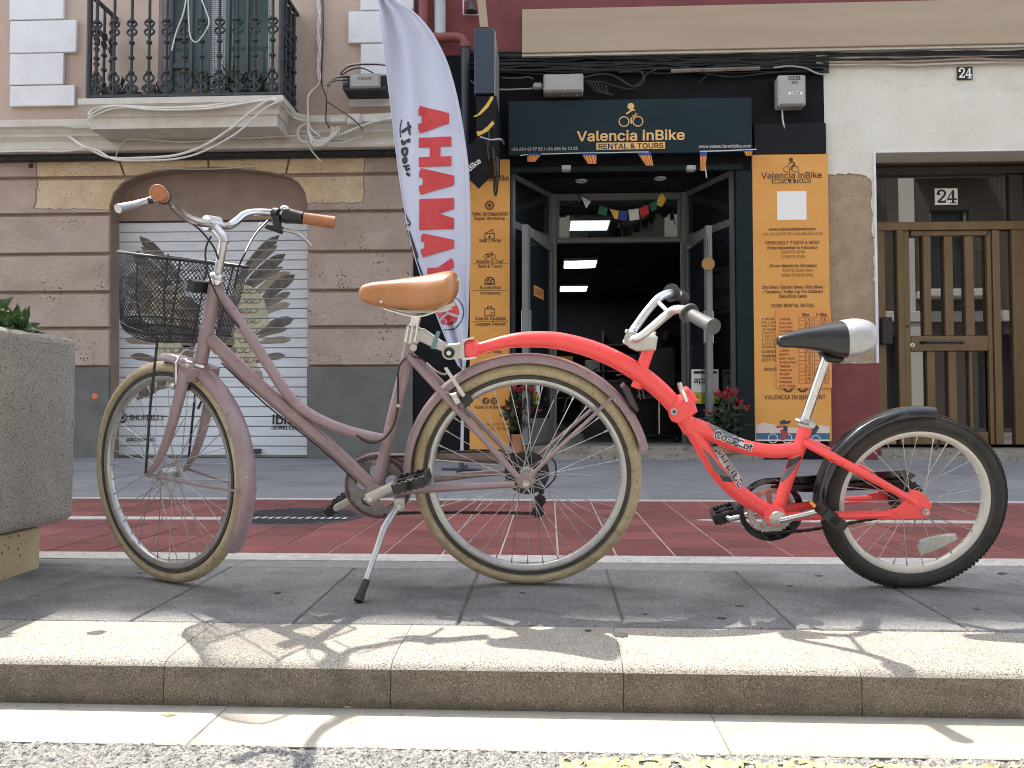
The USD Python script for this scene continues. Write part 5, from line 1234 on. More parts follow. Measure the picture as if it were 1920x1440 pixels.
hb.part('handlebar', MB().tube([wc + V([-.14, .06, .36]), wc + V([-.05, .05, .33]), wc + V([.04, .04, .33]), wc + V([.06, .1, .31])], .008, 6, smooth=3), 'brushed')
for i, (pts, m_) in enumerate((([(887, 218), (896, 214), (912, 195), (921, 180), (926, 182), (916, 200), (902, 214), (892, 219)], 'yellow_fabric'), ([(893, 247), (904, 245), (915, 236), (924, 226), (927, 232), (914, 246), (903, 252), (896, 255)], 'yellow_fabric'))):
    single('pennant_cloth', MB().ext(pp(pts, 6.88), 6.88, 6.886), m_, ('crumpled yellow pennant upper of two on the projecting sign', 'crumpled yellow pennant lower of two on the projecting sign')[i], 'pennant', smooth=False)

# ------------------------------------------------------------------ feather flag
YFL = 6.5
le = spline([(696, -110), (700, -70), (708, 0), (716, 60), (724, 130), (732, 200), (742, 290), (752, 360), (766, 440), (786, 510), (812, 575), (838, 640), (858, 684), (866, 694)], 5)
re_ = spline([(700, -112), (716, -40), (740, 0), (768, 18), (792, 40), (815, 72), (838, 120), (855, 180), (868, 250), (877, 320), (880, 400), (880, 470), (877, 560), (874, 640), (872, 680), (870, 696)], 5)
lz = V([fp(a, b, YFL) for a, b in le]); rz = V([fp(a, b, YFL) for a, b in re_])
zt, zl = min(lz[0, 1], rz[0, 1]), max(lz[-1, 1], rz[-1, 1])
XLf = lambda z: np.interp(-z, -lz[:, 1], lz[:, 0]); XRf = lambda z: np.interp(-z, -rz[:, 1], rz[:, 0])
def cloth(x, z):
    u = (x - XLf(z)) / np.maximum(XRf(z) - XLf(z), .02)
    low = np.clip((1.75 - z) / .8, 0, 1)
    up = np.clip((z - 2.3) / 1.2, 0, 1)
    return YFL + .05 * (1 - u) ** 2 + (.007 + .022 * low) * np.sin(u * 9 + z * 3.2) * (.3 + low) + (.006 + .022 * up) * np.sin(u * 15 - z * 2.6 + 1) * (1 - u) * (.35 + up) + .012 * low * np.sin(u * 21 + z * 5)
zz = np.linspace(zt - .002, zl + .002, 110); uu = np.linspace(0, 1, 26)
gx = XLf(zz)[:, None] + (XRf(zz) - XLf(zz))[:, None] * uu
gz = np.repeat(zz[:, None], 26, 1)
gy = cloth(gx, gz)
fl = Thing('feather_flag', 'tall white feather flag with red letters and black script beside the shop', 'flag', o=(*T3([(864, 883)], YFL)[0][:2], zg(YFL)))
n_ = 26
idx = [(i * n_ + j, (i + 1) * n_ + j, (i + 1) * n_ + j + 1, i * n_ + j + 1) for i in range(109) for j in range(25)]
front = np.stack([gx, gy, gz], -1).reshape(-1, 3); back = front + [0, .004, 0]
N0 = len(front)
bd = [i * n_ for i in range(110)], [i * n_ + 25 for i in range(110)]
fq = idx + [tuple(k + N0 for k in q[::-1]) for q in idx] + [(a, b, b + N0, a + N0) for a, b in zip(bd[0][:-1], bd[0][1:])][0:0]
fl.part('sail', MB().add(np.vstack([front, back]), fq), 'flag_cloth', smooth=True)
hem = [(XLf(z), cloth(XLf(z), z), z) for z in zz[::2]]
fl.part('hem', MB().tube(hem, .006, 5), 'flag_cloth')
ppts = [(XRf(z) - .004, cloth(XRf(z), z) + .004, z) for z in zz[::2]]
fl.part('sleeve', MB().tube(ppts, .014, 8), 'flag_cloth')
pz = zg(YFL)
fl.part('pole', MB().tube([ppts[-1], (ppts[-1][0] - .01, YFL, .55), (ppts[-1][0] - .02, YFL, pz + .02)], .013, 8), 'pole_grey')
bxp = ppts[-1][0] - .02
fl.part('foot', MB().tube([(bxp - .16, YFL + .05, pz + .012), (bxp + .16, YFL - .05, pz + .012)], .012, 6).tube([(bxp, YFL - .3, pz + .012), (bxp, YFL + .4, pz + .012)], .012, 6).tube([(bxp, YFL, pz), (bxp, YFL, pz + .14)], .02, 8), 'dark_pipe')
def drape(v, f, off, size=.05):
    v, f = trimesh.remesh.subdivide_to_size(v, f, size)
    v = V(v)
    v[:, 1] = cloth(v[:, 0], v[:, 2]) + off + (v[:, 1] > .5) * .0025
    return v, f
mb = MB()
for ch, xa, xb, ya, yb in (('A', 784, 842, 197, 248), ('H', 785, 846, 257, 311), ('A', 785, 851, 314, 363), ('M', 785, 851, 372, 429), ('A', 788, 851, 436, 480), ('Y', 800, 851, 484, 536)):
    m_ = meshkit.text_mesh(ch, .7, 1.0, True); v = V(m_.vertices); v[:, :2] -= v[:, :2].min(0); v[:, :2] /= v[:, :2].max(0)
    p0, p1 = fp(xa, ya, YFL), fp(xb, yb, YFL)
    if ch in 'AHMY':                                     # heavy strokes: the same letter drawn as bands
        S = {'A': [[(0, 0), (.5, 1), (1, 0)], [(.2, .27), (.8, .27)]], 'H': [[(.0, 0), (.0, 1)], [(1, 0), (1, 1)], [(0, .5), (1, .5)]], 'M': [[(0, 0), (.0, 1), (.5, .12), (1, 1), (1, 0)]], 'Y': [[(0, 1), (.5, .45), (1, 1)], [(.5, .5), (.5, 0)]]}[ch]
        g_ = unary_union([LineString([(.17 + .66 * a, b * 1.0) for a, b in s]).buffer(.165, cap_style=2, join_style=2) for s in S]).intersection(sbox(-.02, 0, 1.02, 1))
        m_ = trimesh.util.concatenate([trimesh.creation.extrude_polygon(q, 1.0, engine='earcut') for q in getattr(g_, 'geoms', [g_])]); v = V(m_.vertices); v[:, :2] -= v[:, :2].min(0); v[:, :2] /= v[:, :2].max(0)
    w = np.c_[p0[0] + v[:, 1] * (p1[0] - p0[0]), v[:, 2], p0[1] + v[:, 0] * (p1[1] - p0[1])]
    mb.add(*drape(w, np.asarray(m_.faces), -.0042))
fl.part('red_lettering', mb, 'flag_red', smooth=False)
def brush(mb, pts, r, off=-.0040):
    g_ = LineString(spline(V([fp(a, b, YFL) for a, b in pts]), 4)).buffer(r)
    m_ = trimesh.creation.extrude_polygon(g_, 1.0, engine='earcut'); v = V(m_.vertices)
    mb.add(*drape(np.c_[v[:, 0], v[:, 2], v[:, 1]], np.asarray(m_.faces)[:, ::-1], off))
mb = MB()
q4 = lambda L_: [(700 + a / 4, b / 4) for a, b in L_]
for s, r in (([(204, 885), (192, 950), (196, 1012)], .004), ([(212, 972), (240, 958), (272, 944)], .012), ([(256, 912), (262, 950), (268, 998)], .009), ([(208, 1044), (216, 1066), (236, 1052), (264, 1040)], .011), ([(264, 1040), (262, 1052)], .010), ([(210, 1108), (232, 1100), (246, 1112), (240, 1146), (222, 1150), (210, 1128), (212, 1108)], .011),
             ([(218, 1180), (232, 1172), (242, 1184), (234, 1206), (220, 1204), (216, 1184)], .010), ([(222, 1234), (240, 1236), (258, 1232)], .009), ([(240, 1236), (240, 1262), (262, 1258)], .009), ([(248, 1292), (260, 1302)], .012)):
    brush(mb, q4(s), r)
for s, r in (([(753, 388), (760, 404), (767, 417), (760, 420)], .006), ([(764, 432), (772, 455), (780, 480)], .012), ([(770, 462), (779, 474)], .012), ([(778, 482), (788, 508), (797, 532), (800, 545)], .007)):
    brush(mb, s, r)
fl.part('black_script', mb, 'black_print', smooth=False)
cx, cz = fp(838, 586, YFL); k = YFL / FPX
clip = Polygon([(XLf(z) + .01, z) for z in zz] + [(XRf(z) - .02, z) for z in zz[::-1]]).buffer(0)
def draped(mb, g_, off):
    for q in getattr(g_, 'geoms', [g_]):
        if q.geom_type == 'Polygon' and q.area > 1e-6:
            m_ = trimesh.creation.extrude_polygon(q, 1.0, engine='earcut'); v = V(m_.vertices)
            mb.add(*drape(np.c_[v[:, 0], v[:, 2], v[:, 1]], np.asarray(m_.faces)[:, ::-1], off))
mb = MB(); star = unary_union([LineString([(cx, cz), (cx + 30 * k * math.cos(a), cz + 30 * k * math.sin(a))]).buffer(2.4 * k) for a in (PI * .5 + .2, PI * 1.17 + .2, PI * 1.83 + .2)])
draped(mb, Point(cx, cz).buffer(23 * k).difference(star).intersection(clip), -.0042); fl.part('emblem', mb, 'flag_red', smooth=False)
mb = MB(); draped(mb, Point(cx, cz).buffer(33 * k).difference(Point(cx, cz).buffer(31.5 * k)).intersection(clip), -.0040); fl.part('emblem_ring', mb, 'black_print', smooth=False)

# ------------------------------------------------------------------ planter, small things on the ground
pt = Thing('stone_planter', 'large rough stone planter on foot blocks at the left edge of the pavement', 'planter', o=(-2.2, 2.25, 0))
PX, PY0, PY1, PZ0, PZ1 = -1.575, 1.78, 2.70, .13, .735
def roundbox(mb, x0, x1, y0, y1, z0, z1, r):
    pts = []
    for x, sx in ((x0 + r, -1), (x1 - r, 1)):
        for y, sy in ((y0 + r, -1), (y1 - r, 1)):
            for z, sz in ((z0 + r, -1), (z1 - r, 1)):
                for a in np.linspace(0, PI / 2, 4):
                    for b in np.linspace(0, PI / 2, 4):
                        pts.append((x + sx * r * math.cos(a) * math.cos(b), y + sy * r * math.sin(a) * math.cos(b), z + sz * r * math.sin(b)))
    return mb.hull(pts)
m_ = roundbox(MB(), -2.75, PX, PY0, PY1, PZ0, PZ1, .028).mesh()
m_ = trimesh.Trimesh(*trimesh.remesh.subdivide_to_size(m_.vertices, m_.faces, .035), process=True)
nv = (meshkit.fbm(m_.vertices * 60, 3, 4) - .5) * .006
m_.vertices = m_.vertices + m_.vertex_normals * nv[:, None]
pt.part('tub', MB().tm(m_), 'planter', smooth=50)
pt.part('soil', MB().box(-2.68, PX - .075, PY0 + .07, PY1 - .07, PZ1 - .02, PZ1 + .012), 'soil')
for y0, y1 in ((1.9, 2.575),):
    pt.part('foot_block', roundbox(MB(), -2.5, -1.615, y0, y1, -.03, PZ0 - .006, .008), 'planter_foot')
for i, (x, y, s) in enumerate(((-1.69, 2.40, 1), (-1.72, 2.22, 1.2), (-1.70, 2.56, .8), (-1.86, 2.3, 1.3), (-1.9, 2.52, 1.2))):
    p = Thing('bedding_plant', ('green leafy plant nearest the right rim of the stone planter', 'lighter leafy plant at the left picture edge on the planter rim', 'small leafy plant at the far corner of the stone planter', 'broad leafy plant in the middle of the stone planter', 'broad leafy plant at the far side of the stone planter')[i], 'plant', o=(x, y, PZ1), group='low green plants in the stone planter')
    p.part('leaves', leaf_tuft(MB(), (x, y, PZ1 + .0), int(80 * s), .085 * s, .85, .055, .013, RNG), 'leaf', smooth=False)
    p.part('stem', MB().tube([(x, y, PZ1), (x + .01, y, PZ1 + .05)], .004, 5), 'leaf_dark')
def ground(px, py, pave=True):
    if pave:
        return onplane(px, py, V([0, -.0226, 1.0]), -.0226 * 2.83)
    return onplane(px, py, V([0, 0, 1.0]), ZR + .004)
g_ = ground(661, 1327, False)
cb = Thing('cigarette_butt', 'cigarette butt lying on the gutter against the kerb', 'cigarette butt', o=g_)
cb.part('filter', MB().tube([g_ + [-.006, 0, .0036], g_ + [.014, .001, .0036]], .0037, 10), 'butt_orange'); cb.part('paper', MB().tube([g_ + [-.0155, -.0005, .0036], g_ + [-.0062, 0, .0036]], .0036, 10), 'butt_white')
g_ = ground(316, 1342, False)
single('fallen_leaf', MB().add([g_ + [-.017, 0, .001], g_ + [0, .006, .003], g_ + [.018, .001, .002], g_ + [0, -.005, .0012], g_ + [0, .0005, .0045]], [(0, 4, 1), (1, 4, 2), (2, 4, 3), (3, 4, 0)]), 'dry_leaf', 'small dry leaf on the gutter stone', 'leaf', smooth=False)
rg = np.random.default_rng(12)
for px, py, r in ((1535, 1080, .012), (1880, 1075, .012), (1482, 1099, .009), (1386, 1137, .012), (1353, 1160, .012), (1162, 1191, .018), (180, 1187, .020), (1102, 1183, .009), (1832, 1143, .008), (262, 1075, .009), (1210, 1152, .007), (980, 1112, .008), (520, 1112, .010)):
    g_ = ground(px, py)
    a = np.linspace(0, 2 * PI, 15)[:-1]; rr = r * rg.uniform(.8, 1.1, 14)
    ring = np.c_[g_[0] + rr * np.cos(a) * 1.1, g_[1] + rr * np.sin(a)]
    zsf = lambda p: -.0226 * (2.83 - p[1])
    v = [(x, y, zsf((x, y)) + .0004) for x, y in ring] + [(x, y, zsf((x, y)) + .0016) for x, y in (ring - g_[:2]) * .85 + g_[:2]] + [(g_[0], g_[1], zsf(g_) + .002)]
    f = [(i, (i + 1) % 14, 14 + (i + 1) % 14) for i in range(14)] + [(i, 14 + (i + 1) % 14, 14 + i) for i in range(14)] + [(14 + i, 14 + (i + 1) % 14, 28) for i in range(14)]
    single('gum_spot', MB().add(v, f), 'tyre_band', 'flattened dark chewing gum spot on the grey stone', 'chewing gum', group='chewing gum spots on the pavement')

# ------------------------------------------------------------------ the houses across the street, behind the camera: the door panes mirror them and they throw light back
op = Thing('opposite_house', 'cream house across the street with white balconies', 'building', o=(0, -7.0, ZR))
YO_ = -7.0
wins = [(x, z) for z in (3.9, 7.3) for x in np.arange(-11.2, 18, 3.2)]
wallp = sbox(-20, ZR, 20, 13.0)
holes = unary_union([sbox(x - .55, z, x + .55, z + 2.3) for x, z in wins] + [sbox(x - .9, .1, x + .9, 2.7) for x in np.arange(-9.6, 18, 3.2)])
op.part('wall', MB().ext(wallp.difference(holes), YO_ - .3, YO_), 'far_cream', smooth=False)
op.part('band', MB().box(-20, 20, YO_ + .001, YO_ + .12, 3.05, 3.35, .02).box(-20, 20, YO_ + .001, YO_ + .5, 12.6, 13.1, .03), 'far_white')
for x in np.arange(-11.2, 18, 3.2):
    op.part('pale_pier', MB().box(x - 1.5, x - .75, YO_ + .002, YO_ + .05, ZR, 3.04).box(x - 1.4, x - .98, YO_ + .002, YO_ + .04, 3.36, 12.59), 'far_white')
op.part('room_backs', MB().box(-20, 20, YO_ - .40, YO_ - .31, ZR, 13), 'far_dark')
for x, z in wins:
    op.part('window', MB().box(x - .5, x - .46, YO_ - .2, YO_ - .12, z, z + 2.25).box(x + .46, x + .5, YO_ - .2, YO_ - .12, z, z + 2.25).box(x - .46, x + .46, YO_ - .2, YO_ - .12, z + 1.7, z + 1.76).box(x - .03, x + .03, YO_ - .2, YO_ - .12, z, z + 1.69), 'far_white')
    if True:
        b = op.group('balcony')
        b.part('slab', MB().box(x - .95, x + .95, YO_ + .002, YO_ + .6, z - .22, z, .03), 'far_white')
        mb = MB().box(x - .92, x + .92, YO_ + .53, YO_ + .57, z + .98, z + 1.02).box(x - .92, x + .92, YO_ + .53, YO_ + .57, z + .08, z + .11)
        for q in np.linspace(x - .9, x + .9, 17):
            mb.tube([(q, YO_ + .55, z), (q, YO_ + .55, z + 1.0)], .012, 5)
        b.part('railing', mb, 'ironwork', smooth=False)
g = Thing('opposite_pavement', 'pavement on the far side of the road behind the camera', 'pavement', kind='structure')
g.part('slabs', MB().box(-60, 60, -20, -3.61, -.4, -.02), 'far_paver')

# ------------------------------------------------------------------ the bicycle: its own upright plane leans on the kickstand
LEAN = math.radians(12.5)
A0 = ground(985, 1094)
EU, EV, EW = V([1.0, 0, 0]), V([0, -math.sin(LEAN), math.cos(LEAN)]), V([0, -math.cos(LEAN), -math.sin(LEAN)])
def b(px, py, w=0.0):                    # a point of the plane w metres to the near side of the bicycle's middle
    return onplane(px, py, EW, A0 @ EW + w)
def uv(px, py, w=0.0):
    p = b(px, py, w) - A0
    return V([p @ EU, p @ EV])
def Wp(u, v, w=0.0):
    return A0 + u * EU + v * EV + w * EW
def bl(pts):
    return V([b(*p) for p in pts])
def frame(w0, w1):
    M = np.eye(4); M[:3, 0], M[:3, 1], M[:3, 2], M[:3, 3] = EU, EV, EW * (w1 - w0), A0 + EW * w0
    return M
def plate_(mb, poly, w0, w1):            # polygon in the bicycle's plane, solid between two offsets
    return mb.sheet(poly, frame(w0, w1))
def block(mb, pts, w0, w1):              # outline measured in the picture, solid between two offsets
    return plate_(mb, Polygon([uv(*p) for p in pts]).buffer(0), w0, w1)
def rounded(mb, pts, w0, w1, c=.003):    # the same with softened edges
    P = Polygon([uv(*p) for p in pts]).convex_hull
    q = []
    for d, w in ((c, w0), (0, w0 + c), (0, w1 - c), (c, w1)):
        q += [Wp(x, y, w) for x, y in P.buffer(-d).exterior.coords]
    return mb.hull(q)

def wheel(th, name, c, ax, N, R, tw, looks, nsp, rim, hub_r=.02, flange=.03, axle=.075, ph=0.0, cross=.62):
    """ax points to the far side, N forward; the angle runs from N over the top."""
    ax = V(ax) / np.linalg.norm(ax)
    g = th.group(name)
    ty, rm_, sp_, hb_ = looks
    t = np.linspace(0, 2 * PI, 17)[:-1]
    g.part('tyre', MB().lathe([(R - tw + tw * math.cos(k) * (1.0 if math.cos(k) > -.2 else .9), tw * math.sin(k)) for k in t], c, ax, 96, closed=True, start=N), ty, smooth=60)
    r1, r0, hw = rim
    g.part('tyre_bead', MB().lathe([(r1 + .010, -tw * .8), (r1 + .010, tw * .8), (r1 + .0005, hw * 1.02), (r1 + .0005, -hw * 1.02)], c, ax, 96, closed=True, start=N), 'tyre_band', smooth=40)
    g.part('rim', MB().lathe([(r1, -hw), (r1, hw), (r1 - .006, hw * 1.0), (r0 + .004, hw * .8), (r0, hw * .4), (r0, -hw * .4), (r0 + .004, -hw * .8), (r1 - .006, -hw)], c, ax, 96, closed=True, start=N), rm_, smooth=40)
    g.part('hub', MB().lathe([(0, -axle), (.005, -axle), (.005, -axle + .012), (.009, -axle + .012), (.009, -axle + .02), (.005, -axle + .02), (.006, -flange - .006), (hub_r * .7, -flange - .005), (hub_r, -flange - .002), (hub_r, -flange + .001), (hub_r * .6, -flange + .005), (hub_r * .55, flange - .005), (hub_r, flange - .001), (hub_r, flange + .002), (hub_r * .7, flange + .005), (.006, flange + .006), (.005, axle - .02), (.009, axle - .02), (.009, axle - .012), (.005, axle - .012), (.005, axle), (0, axle)], c, ax, 20, start=N), hb_, smooth=30)
    B_ = np.cross(ax, N)
    pol = lambda r, a, h: V(c) + r * (math.cos(a) * V(N) + math.sin(a) * B_) + h * ax
    for k in range(nsp):
        a = ph + 2 * PI * k / nsp
        s = 1 if k % 2 else -1
        d = cross if (k // 2) % 2 else -cross
        p0, p1 = pol(hub_r * .93, a - d * 1.5, s * flange), pol(r0 + .001, a, s * .002)
        q = MB().tube([p0, p1], .00125, 5)
        e = (p1 - p0) / np.linalg.norm(p1 - p0)
        q.tube([p1 - e * .012, p1], .0024, 5)
        g.part('spoke', q, sp_)
    # valve
    g.part('valve', MB().tube([pol(r0, 1.9, 0), pol(r0 - .03, 1.9, 0)], .0035, 6), 'black_rubber')
    return g

bk = Thing('city_bicycle', 'dusty pink step-through city bicycle with front basket and tan saddle on its kickstand', 'bicycle', o=tuple(ground(672, 1094)))
MV = 'mauve_paint'
CR = Wp(.006, .3235)
wheel(bk, 'wheel', CR, -EW, -EU, .3235, .0185, ('tan_tyre', 'rim_alloy', 'spoke_steel', 'brushed'), 36, (.2800, .2630, .0125), axle=.085)
# steering frame, turned to the right
TH = math.radians(28.6)
HB, HT = V([-.905, .653]), V([-.846, .872])
a2 = (HT - HB) / np.linalg.norm(HT - HB)
SA = a2[0] * EU + a2[1] * EV
SF0 = -a2[1] * EU + a2[0] * EV
SF, SL = SF0 * math.cos(TH) - EW * math.sin(TH), EW * math.cos(TH) + SF0 * math.sin(TH)
SO = Wp(*HB)
def st(s, r, l):
    return SO + s * SA + r * SF + l * SL
def sp(px, py, l=0.0):                   # a point of the steered plane, l metres to the rider's left
    return onplane(px, py, SL, SO @ SL + l)
def slist(pts):
    return V([sp(*p) for p in pts])
CF = st(-.352, .0515, 0)
wheel(bk, 'wheel', CF, -SL, SF, .3235, .0185, ('tan_tyre', 'rim_alloy', 'spoke_steel', 'brushed'), 36, (.2800, .2630, .0125), ph=.07)

fr_ = bk.group('frame')
fr_.part('head_tube', MB().tube([b(404, 534), b(376.5, 680)], .0185, 20), MV, smooth=50)
fr_.part('top_tube', MB().tube(bl([(403, 540), (418, 560), (438, 587), (470, 634), (505, 688), (528, 724), (550, 752), (580, 776), (620, 796), (660, 810), (697, 819), (722, 824)]), .0152, 14, smooth=3), MV, smooth=50)
fr_.part('down_tube', MB().tube(bl([(392, 634), (410, 652), (455, 697), (545, 775), (620, 838), (696, 910)]), [.019, .0195, .0215, .0205, .019, .0185], 16), MV, smooth=50)
fr_.part('bridge', MB().tube(bl([(547, 777), (560, 760)]), .008, 8).tube(bl([(541, 770), (556, 752)]), .006, 8), MV)
fr_.part('seat_tube', MB().tube(bl([(772, 634), (757, 700), (736, 785), (706, 917)]), .0168, 16), MV, smooth=50)
fr_.part('seat_lug', MB().tube(bl([(773, 632), (769, 650)]), .0185, 16), MV, smooth=50)
fr_.part('bottom_bracket', MB().tube([b(702, 922, -.036), b(702, 922, .036)], .0225, 20), MV, smooth=50)
for s in (1, -1):
    fr_.part('seat_stay', MB().tube(bl([(766, 668, .014 * s), (790, 694, .03 * s), (860, 771, .045 * s), (930, 849, .058 * s), (972, 896, .064 * s)]) if s > 0 else [Wp(*uv(x, y, w), -w) for x, y, w in ((766, 668, .014), (790, 694, .03), (860, 771, .045), (930, 849, .058), (972, 896, .064))], [.0105, .0105, .010, .009, .008], 12), MV, smooth=50)
    fr_.part('chain_stay', MB().tube([Wp(*(uv(706, 924)), .018 * s), Wp(*uv(770, 918.5, .042), .042 * s), Wp(*uv(880, 912.5, .058), .058 * s), Wp(*uv(966, 908, .064), .064 * s)], [.0125, .012, .010, .009], 12), MV, smooth=50)
    fr_.part('dropout', MB().hull([Wp(x, y, w * s) for w in (.060, .067) for x, y in ((-.022, .326), (-.012, .344), (.012, .350), (.030, .344), (.032, .326), (.014, .308), (-.006, .308))]), MV)
    tri = [Wp(*uv(x, y, w), w * s) for x, y, w in ((994, 893, .071), (1050, 838, .056), (1120, 772, .038), (1147, 745, .031))]
    bk.part('mudguard_stay', MB().tube(tri, .0052, 8), MV, smooth=50)
fr_.part('cluster_bridge', MB().tube([Wp(-.21, .565, -.04), Wp(-.21, .565, .04)], .008, 8), MV)
def guard(R, hw, dep, c, ax, N, a0, a1, mb=None, th_=.0022):
    o_ = [(R - dep, -hw), (R - dep * .45, -hw * .93), (R - dep * .12, -hw * .62), (R, -hw * .25), (R, hw * .25), (R - dep * .12, hw * .62), (R - dep * .45, hw * .93), (R - dep, hw)]
    i_ = [(r - th_, h * .95) for r, h in o_[::-1]]
    return (mb or MB()).lathe(o_ + i_, c, ax, 56, closed=True, a0=a0, a1=a1, start=N)
rad = math.radians
bk.part('rear_mudguard', guard(.3500, .027, .022, CR, -EW, -EU, rad(-8), rad(166)), MV, smooth=50)
bk.part('front_mudguard', guard(.3470, .027, .022, CF, -SL, SF, rad(74), rad(199)), MV, smooth=50)
for s in (1, -1):
    bk.part('mudguard_stay', MB().tube([st(-.352, .0515, .068 * s), CF + .18 * (-SF) + .045 * s * SL + .036 * SA, CF - .325 * SF + .028 * s * SL + .072 * SA], .0038, 8), MV)
# fork
fk = bk.group('fork')
fk.part('crown', MB().hull([st(s, r, l) for s in (-.052, -.014) for r, l in ((-.022, -.052), (.022, -.052), (.022, .052), (-.022, .052), (.028, 0), (-.028, 0))]), MV, smooth=50)
for s in (1, -1):
    fk.part('blade', MB().tube([st(-.03, 0, .047 * s), st(-.10, -.002, .052 * s), st(-.20, .004, .056 * s), st(-.29, .022, .059 * s), st(-.352, .0515, .061 * s)], [.0165, .0155, .0135, .0110, .0085], 14, smooth=3), MV, smooth=50)
hs = bk.group('headset')
hs.part('lower_cup', MB().lathe([(.012, -.004), (.022, -.004), (.0225, -.012), (.018, -.016), (.012, -.016)], SO, SA, 24), 'chrome')
hs.part('upper_cup', MB().lathe([(.012, .224), (.021, .224), (.0225, .230), (.0225, .236), (.018, .240), (.021, .243), (.021, .250), (.014, .254)], SO, SA, 24), 'chrome')
sm = bk.group('stem')
CL = sp(398, 419, 0)
sm.part('quill', MB().tube([st(.24, 0, 0), st(.346, 0, 0)], .0115, 16), 'brushed', smooth=50)
sm.part('extension', MB().tube([st(.340, -.004, 0), st(.352, .004, 0), CL - SA * .004], [.0135, .0145, .0145], 14), 'brushed', smooth=50)
sm.part('clamp', MB().tube([CL - SL * .021, CL + SL * .021], .0205, 18), 'brushed', smooth=50)
sm.part('bolt', MB().tube([st(.345, 0, 0), st(.353, 0, 0)], .006, 6), 'chrome')
LH = [(398, 419, 0), (389, 419, .025), (372, 416, .06), (350, 408, .10), (332, 394, .14), (318, 379, .18), (309, 370, .21)]
RH = [(398, 419, 0), (412, 423, -.02), (428, 424, -.055), (442, 416, -.085), (455, 405, -.11), (472, 399, -.14), (495, 398, -.175), (520, 400, -.205), (548, 405, -.225)]
hbm = bk.group('handlebar')
hbm.part('bar', MB().tube(slist(LH), .0112, 14, smooth=3).tube(slist(RH), .0112, 14, smooth=3), 'chrome', smooth=50)
hbm.part('grip', MB().tube(slist([(307, 369, .20), (302, 365, .245), (296.5, 361.5, .30)]), [.0165, .0175, .0185], 18).tube(slist([(296.5, 361.5, .2995), (296.2, 361.3, .304)]), [.0195, .0185], 18), 'grip_leather', smooth=40)
hbm.part('grip', MB().tube(slist([(568, 409, -.23), (598, 413.5, -.262), (628, 417.5, -.29)]), [.0165, .0175, .018], 18), 'grip_leather', smooth=40)
hbm.part('bar_end', MB().tube(slist([(310, 371, .19), (306, 368, .212)]), [.018, .019], 16), 'black_plastic')
def lever(pts, r, mat, nm='brake_lever', g=hbm):
    g.part(nm, MB().tube(slist(pts), r, 8, smooth=3), mat, smooth=50)
lever([(302, 374, .185), (288, 374, .19), (273, 378, .20), (255, 384, .22), (236, 388, .25), (221, 391, .275)], [.011, .010, .009, .0105, .011, .012], 'brushed')
hbm.part('lever_clamp', MB().tube(slist([(311, 369, .178), (304, 375, .190)]), .015, 10).tube(slist([(300, 372, .185), (280, 376, .195)]), .009, 8), 'black_plastic')
lever([(520, 428, -.20), (540, 432, -.215), (556, 437, -.235), (570, 447, -.26), (583, 460, -.285)], [.008, .006, .0055, .005, .0045], 'brushed')
hbm.part('lever_clamp', MB().tube(slist([(519, 406, -.195), (520, 430, -.195)]), [.017, .010], 10).tube(slist([(498, 424, -.18), (530, 432, -.205)]), [.007, .012], 8), 'black_plastic')
hbm.part('shifter', MB().tube(slist([(528, 402, -.20), (537, 404, -.21), (556, 407, -.222), (569, 409, -.231)]), [.021, .024, .0195, .0185], 16), 'black_plastic', smooth=40)
hbm.part('shifter_band', MB().tube(slist([(514, 400, -.197), (524, 401, -.20)]), .0165, 14), 'black_rubber')
hbm.part('shift_window', MB().ball(sp(534, 391, -.20), (.013, .013, .009), 2), 'bar_silver')
lever([(500, 424, -.18), (492, 421, -.17), (486, 420, -.16)], [.004, .005, .003], 'brushed', 'cable_adjuster')
cb_ = bk.group('cables')
cb_.part('cable', MB().tube(np.vstack([slist([(505, 411, -.17), (488, 428, -.12), (472, 450, -.08)]), bl([(458, 478, .0), (448, 500, -.01), (440, 540, -.02)])]), .0027, 6, smooth=4), 'black_wire')
cb_.part('cable', MB().tube(np.vstack([slist([(317, 384, .16), (345, 410, .10), (372, 428, .05)]), bl([(395, 455, .03), (404, 470, .022), (409, 486, .015)])]), .0027, 6, smooth=4), 'black_wire')
cb_.part('cable', MB().tube(bl([(396, 443, .02), (388, 458, .03), (385, 476, .035), (387, 500, .035), (394, 524, .034), (408, 557, .03), (428, 590, .022), (449, 614, .016)]), .0029, 6, smooth=4), 'black_wire')
cb_.part('cable', MB().tube(bl([(668, 816, .016), (688, 829, .018), (708, 829, .02), (728, 814, .022), (741, 790, .022), (746, 760, .022), (746, 715, .022), (748, 690, .022), (757, 674, .022), (772, 668, .02), (790, 673, .02), (800, 681, .03)]), .0029, 6, smooth=4), 'black_wire')
cb_.part('cable_clip', MB().ball(b(747, 761, .022), .006, 1), 'brushed')
cb_.part('cable', MB().tube([Wp(.065, .36, -.07), Wp(.085, .345, -.075), Wp(.088, .30, -.075), Wp(.06, .265, -.075), Wp(.04, .255, -.07)], .0026, 6, smooth=4), 'black_wire')
cb_.part('cable', MB().tube(bl([(415, 680, .022), (500, 760, .023), (600, 840, .022), (670, 905, .024)]), .0022, 5, smooth=3), 'black_wire')
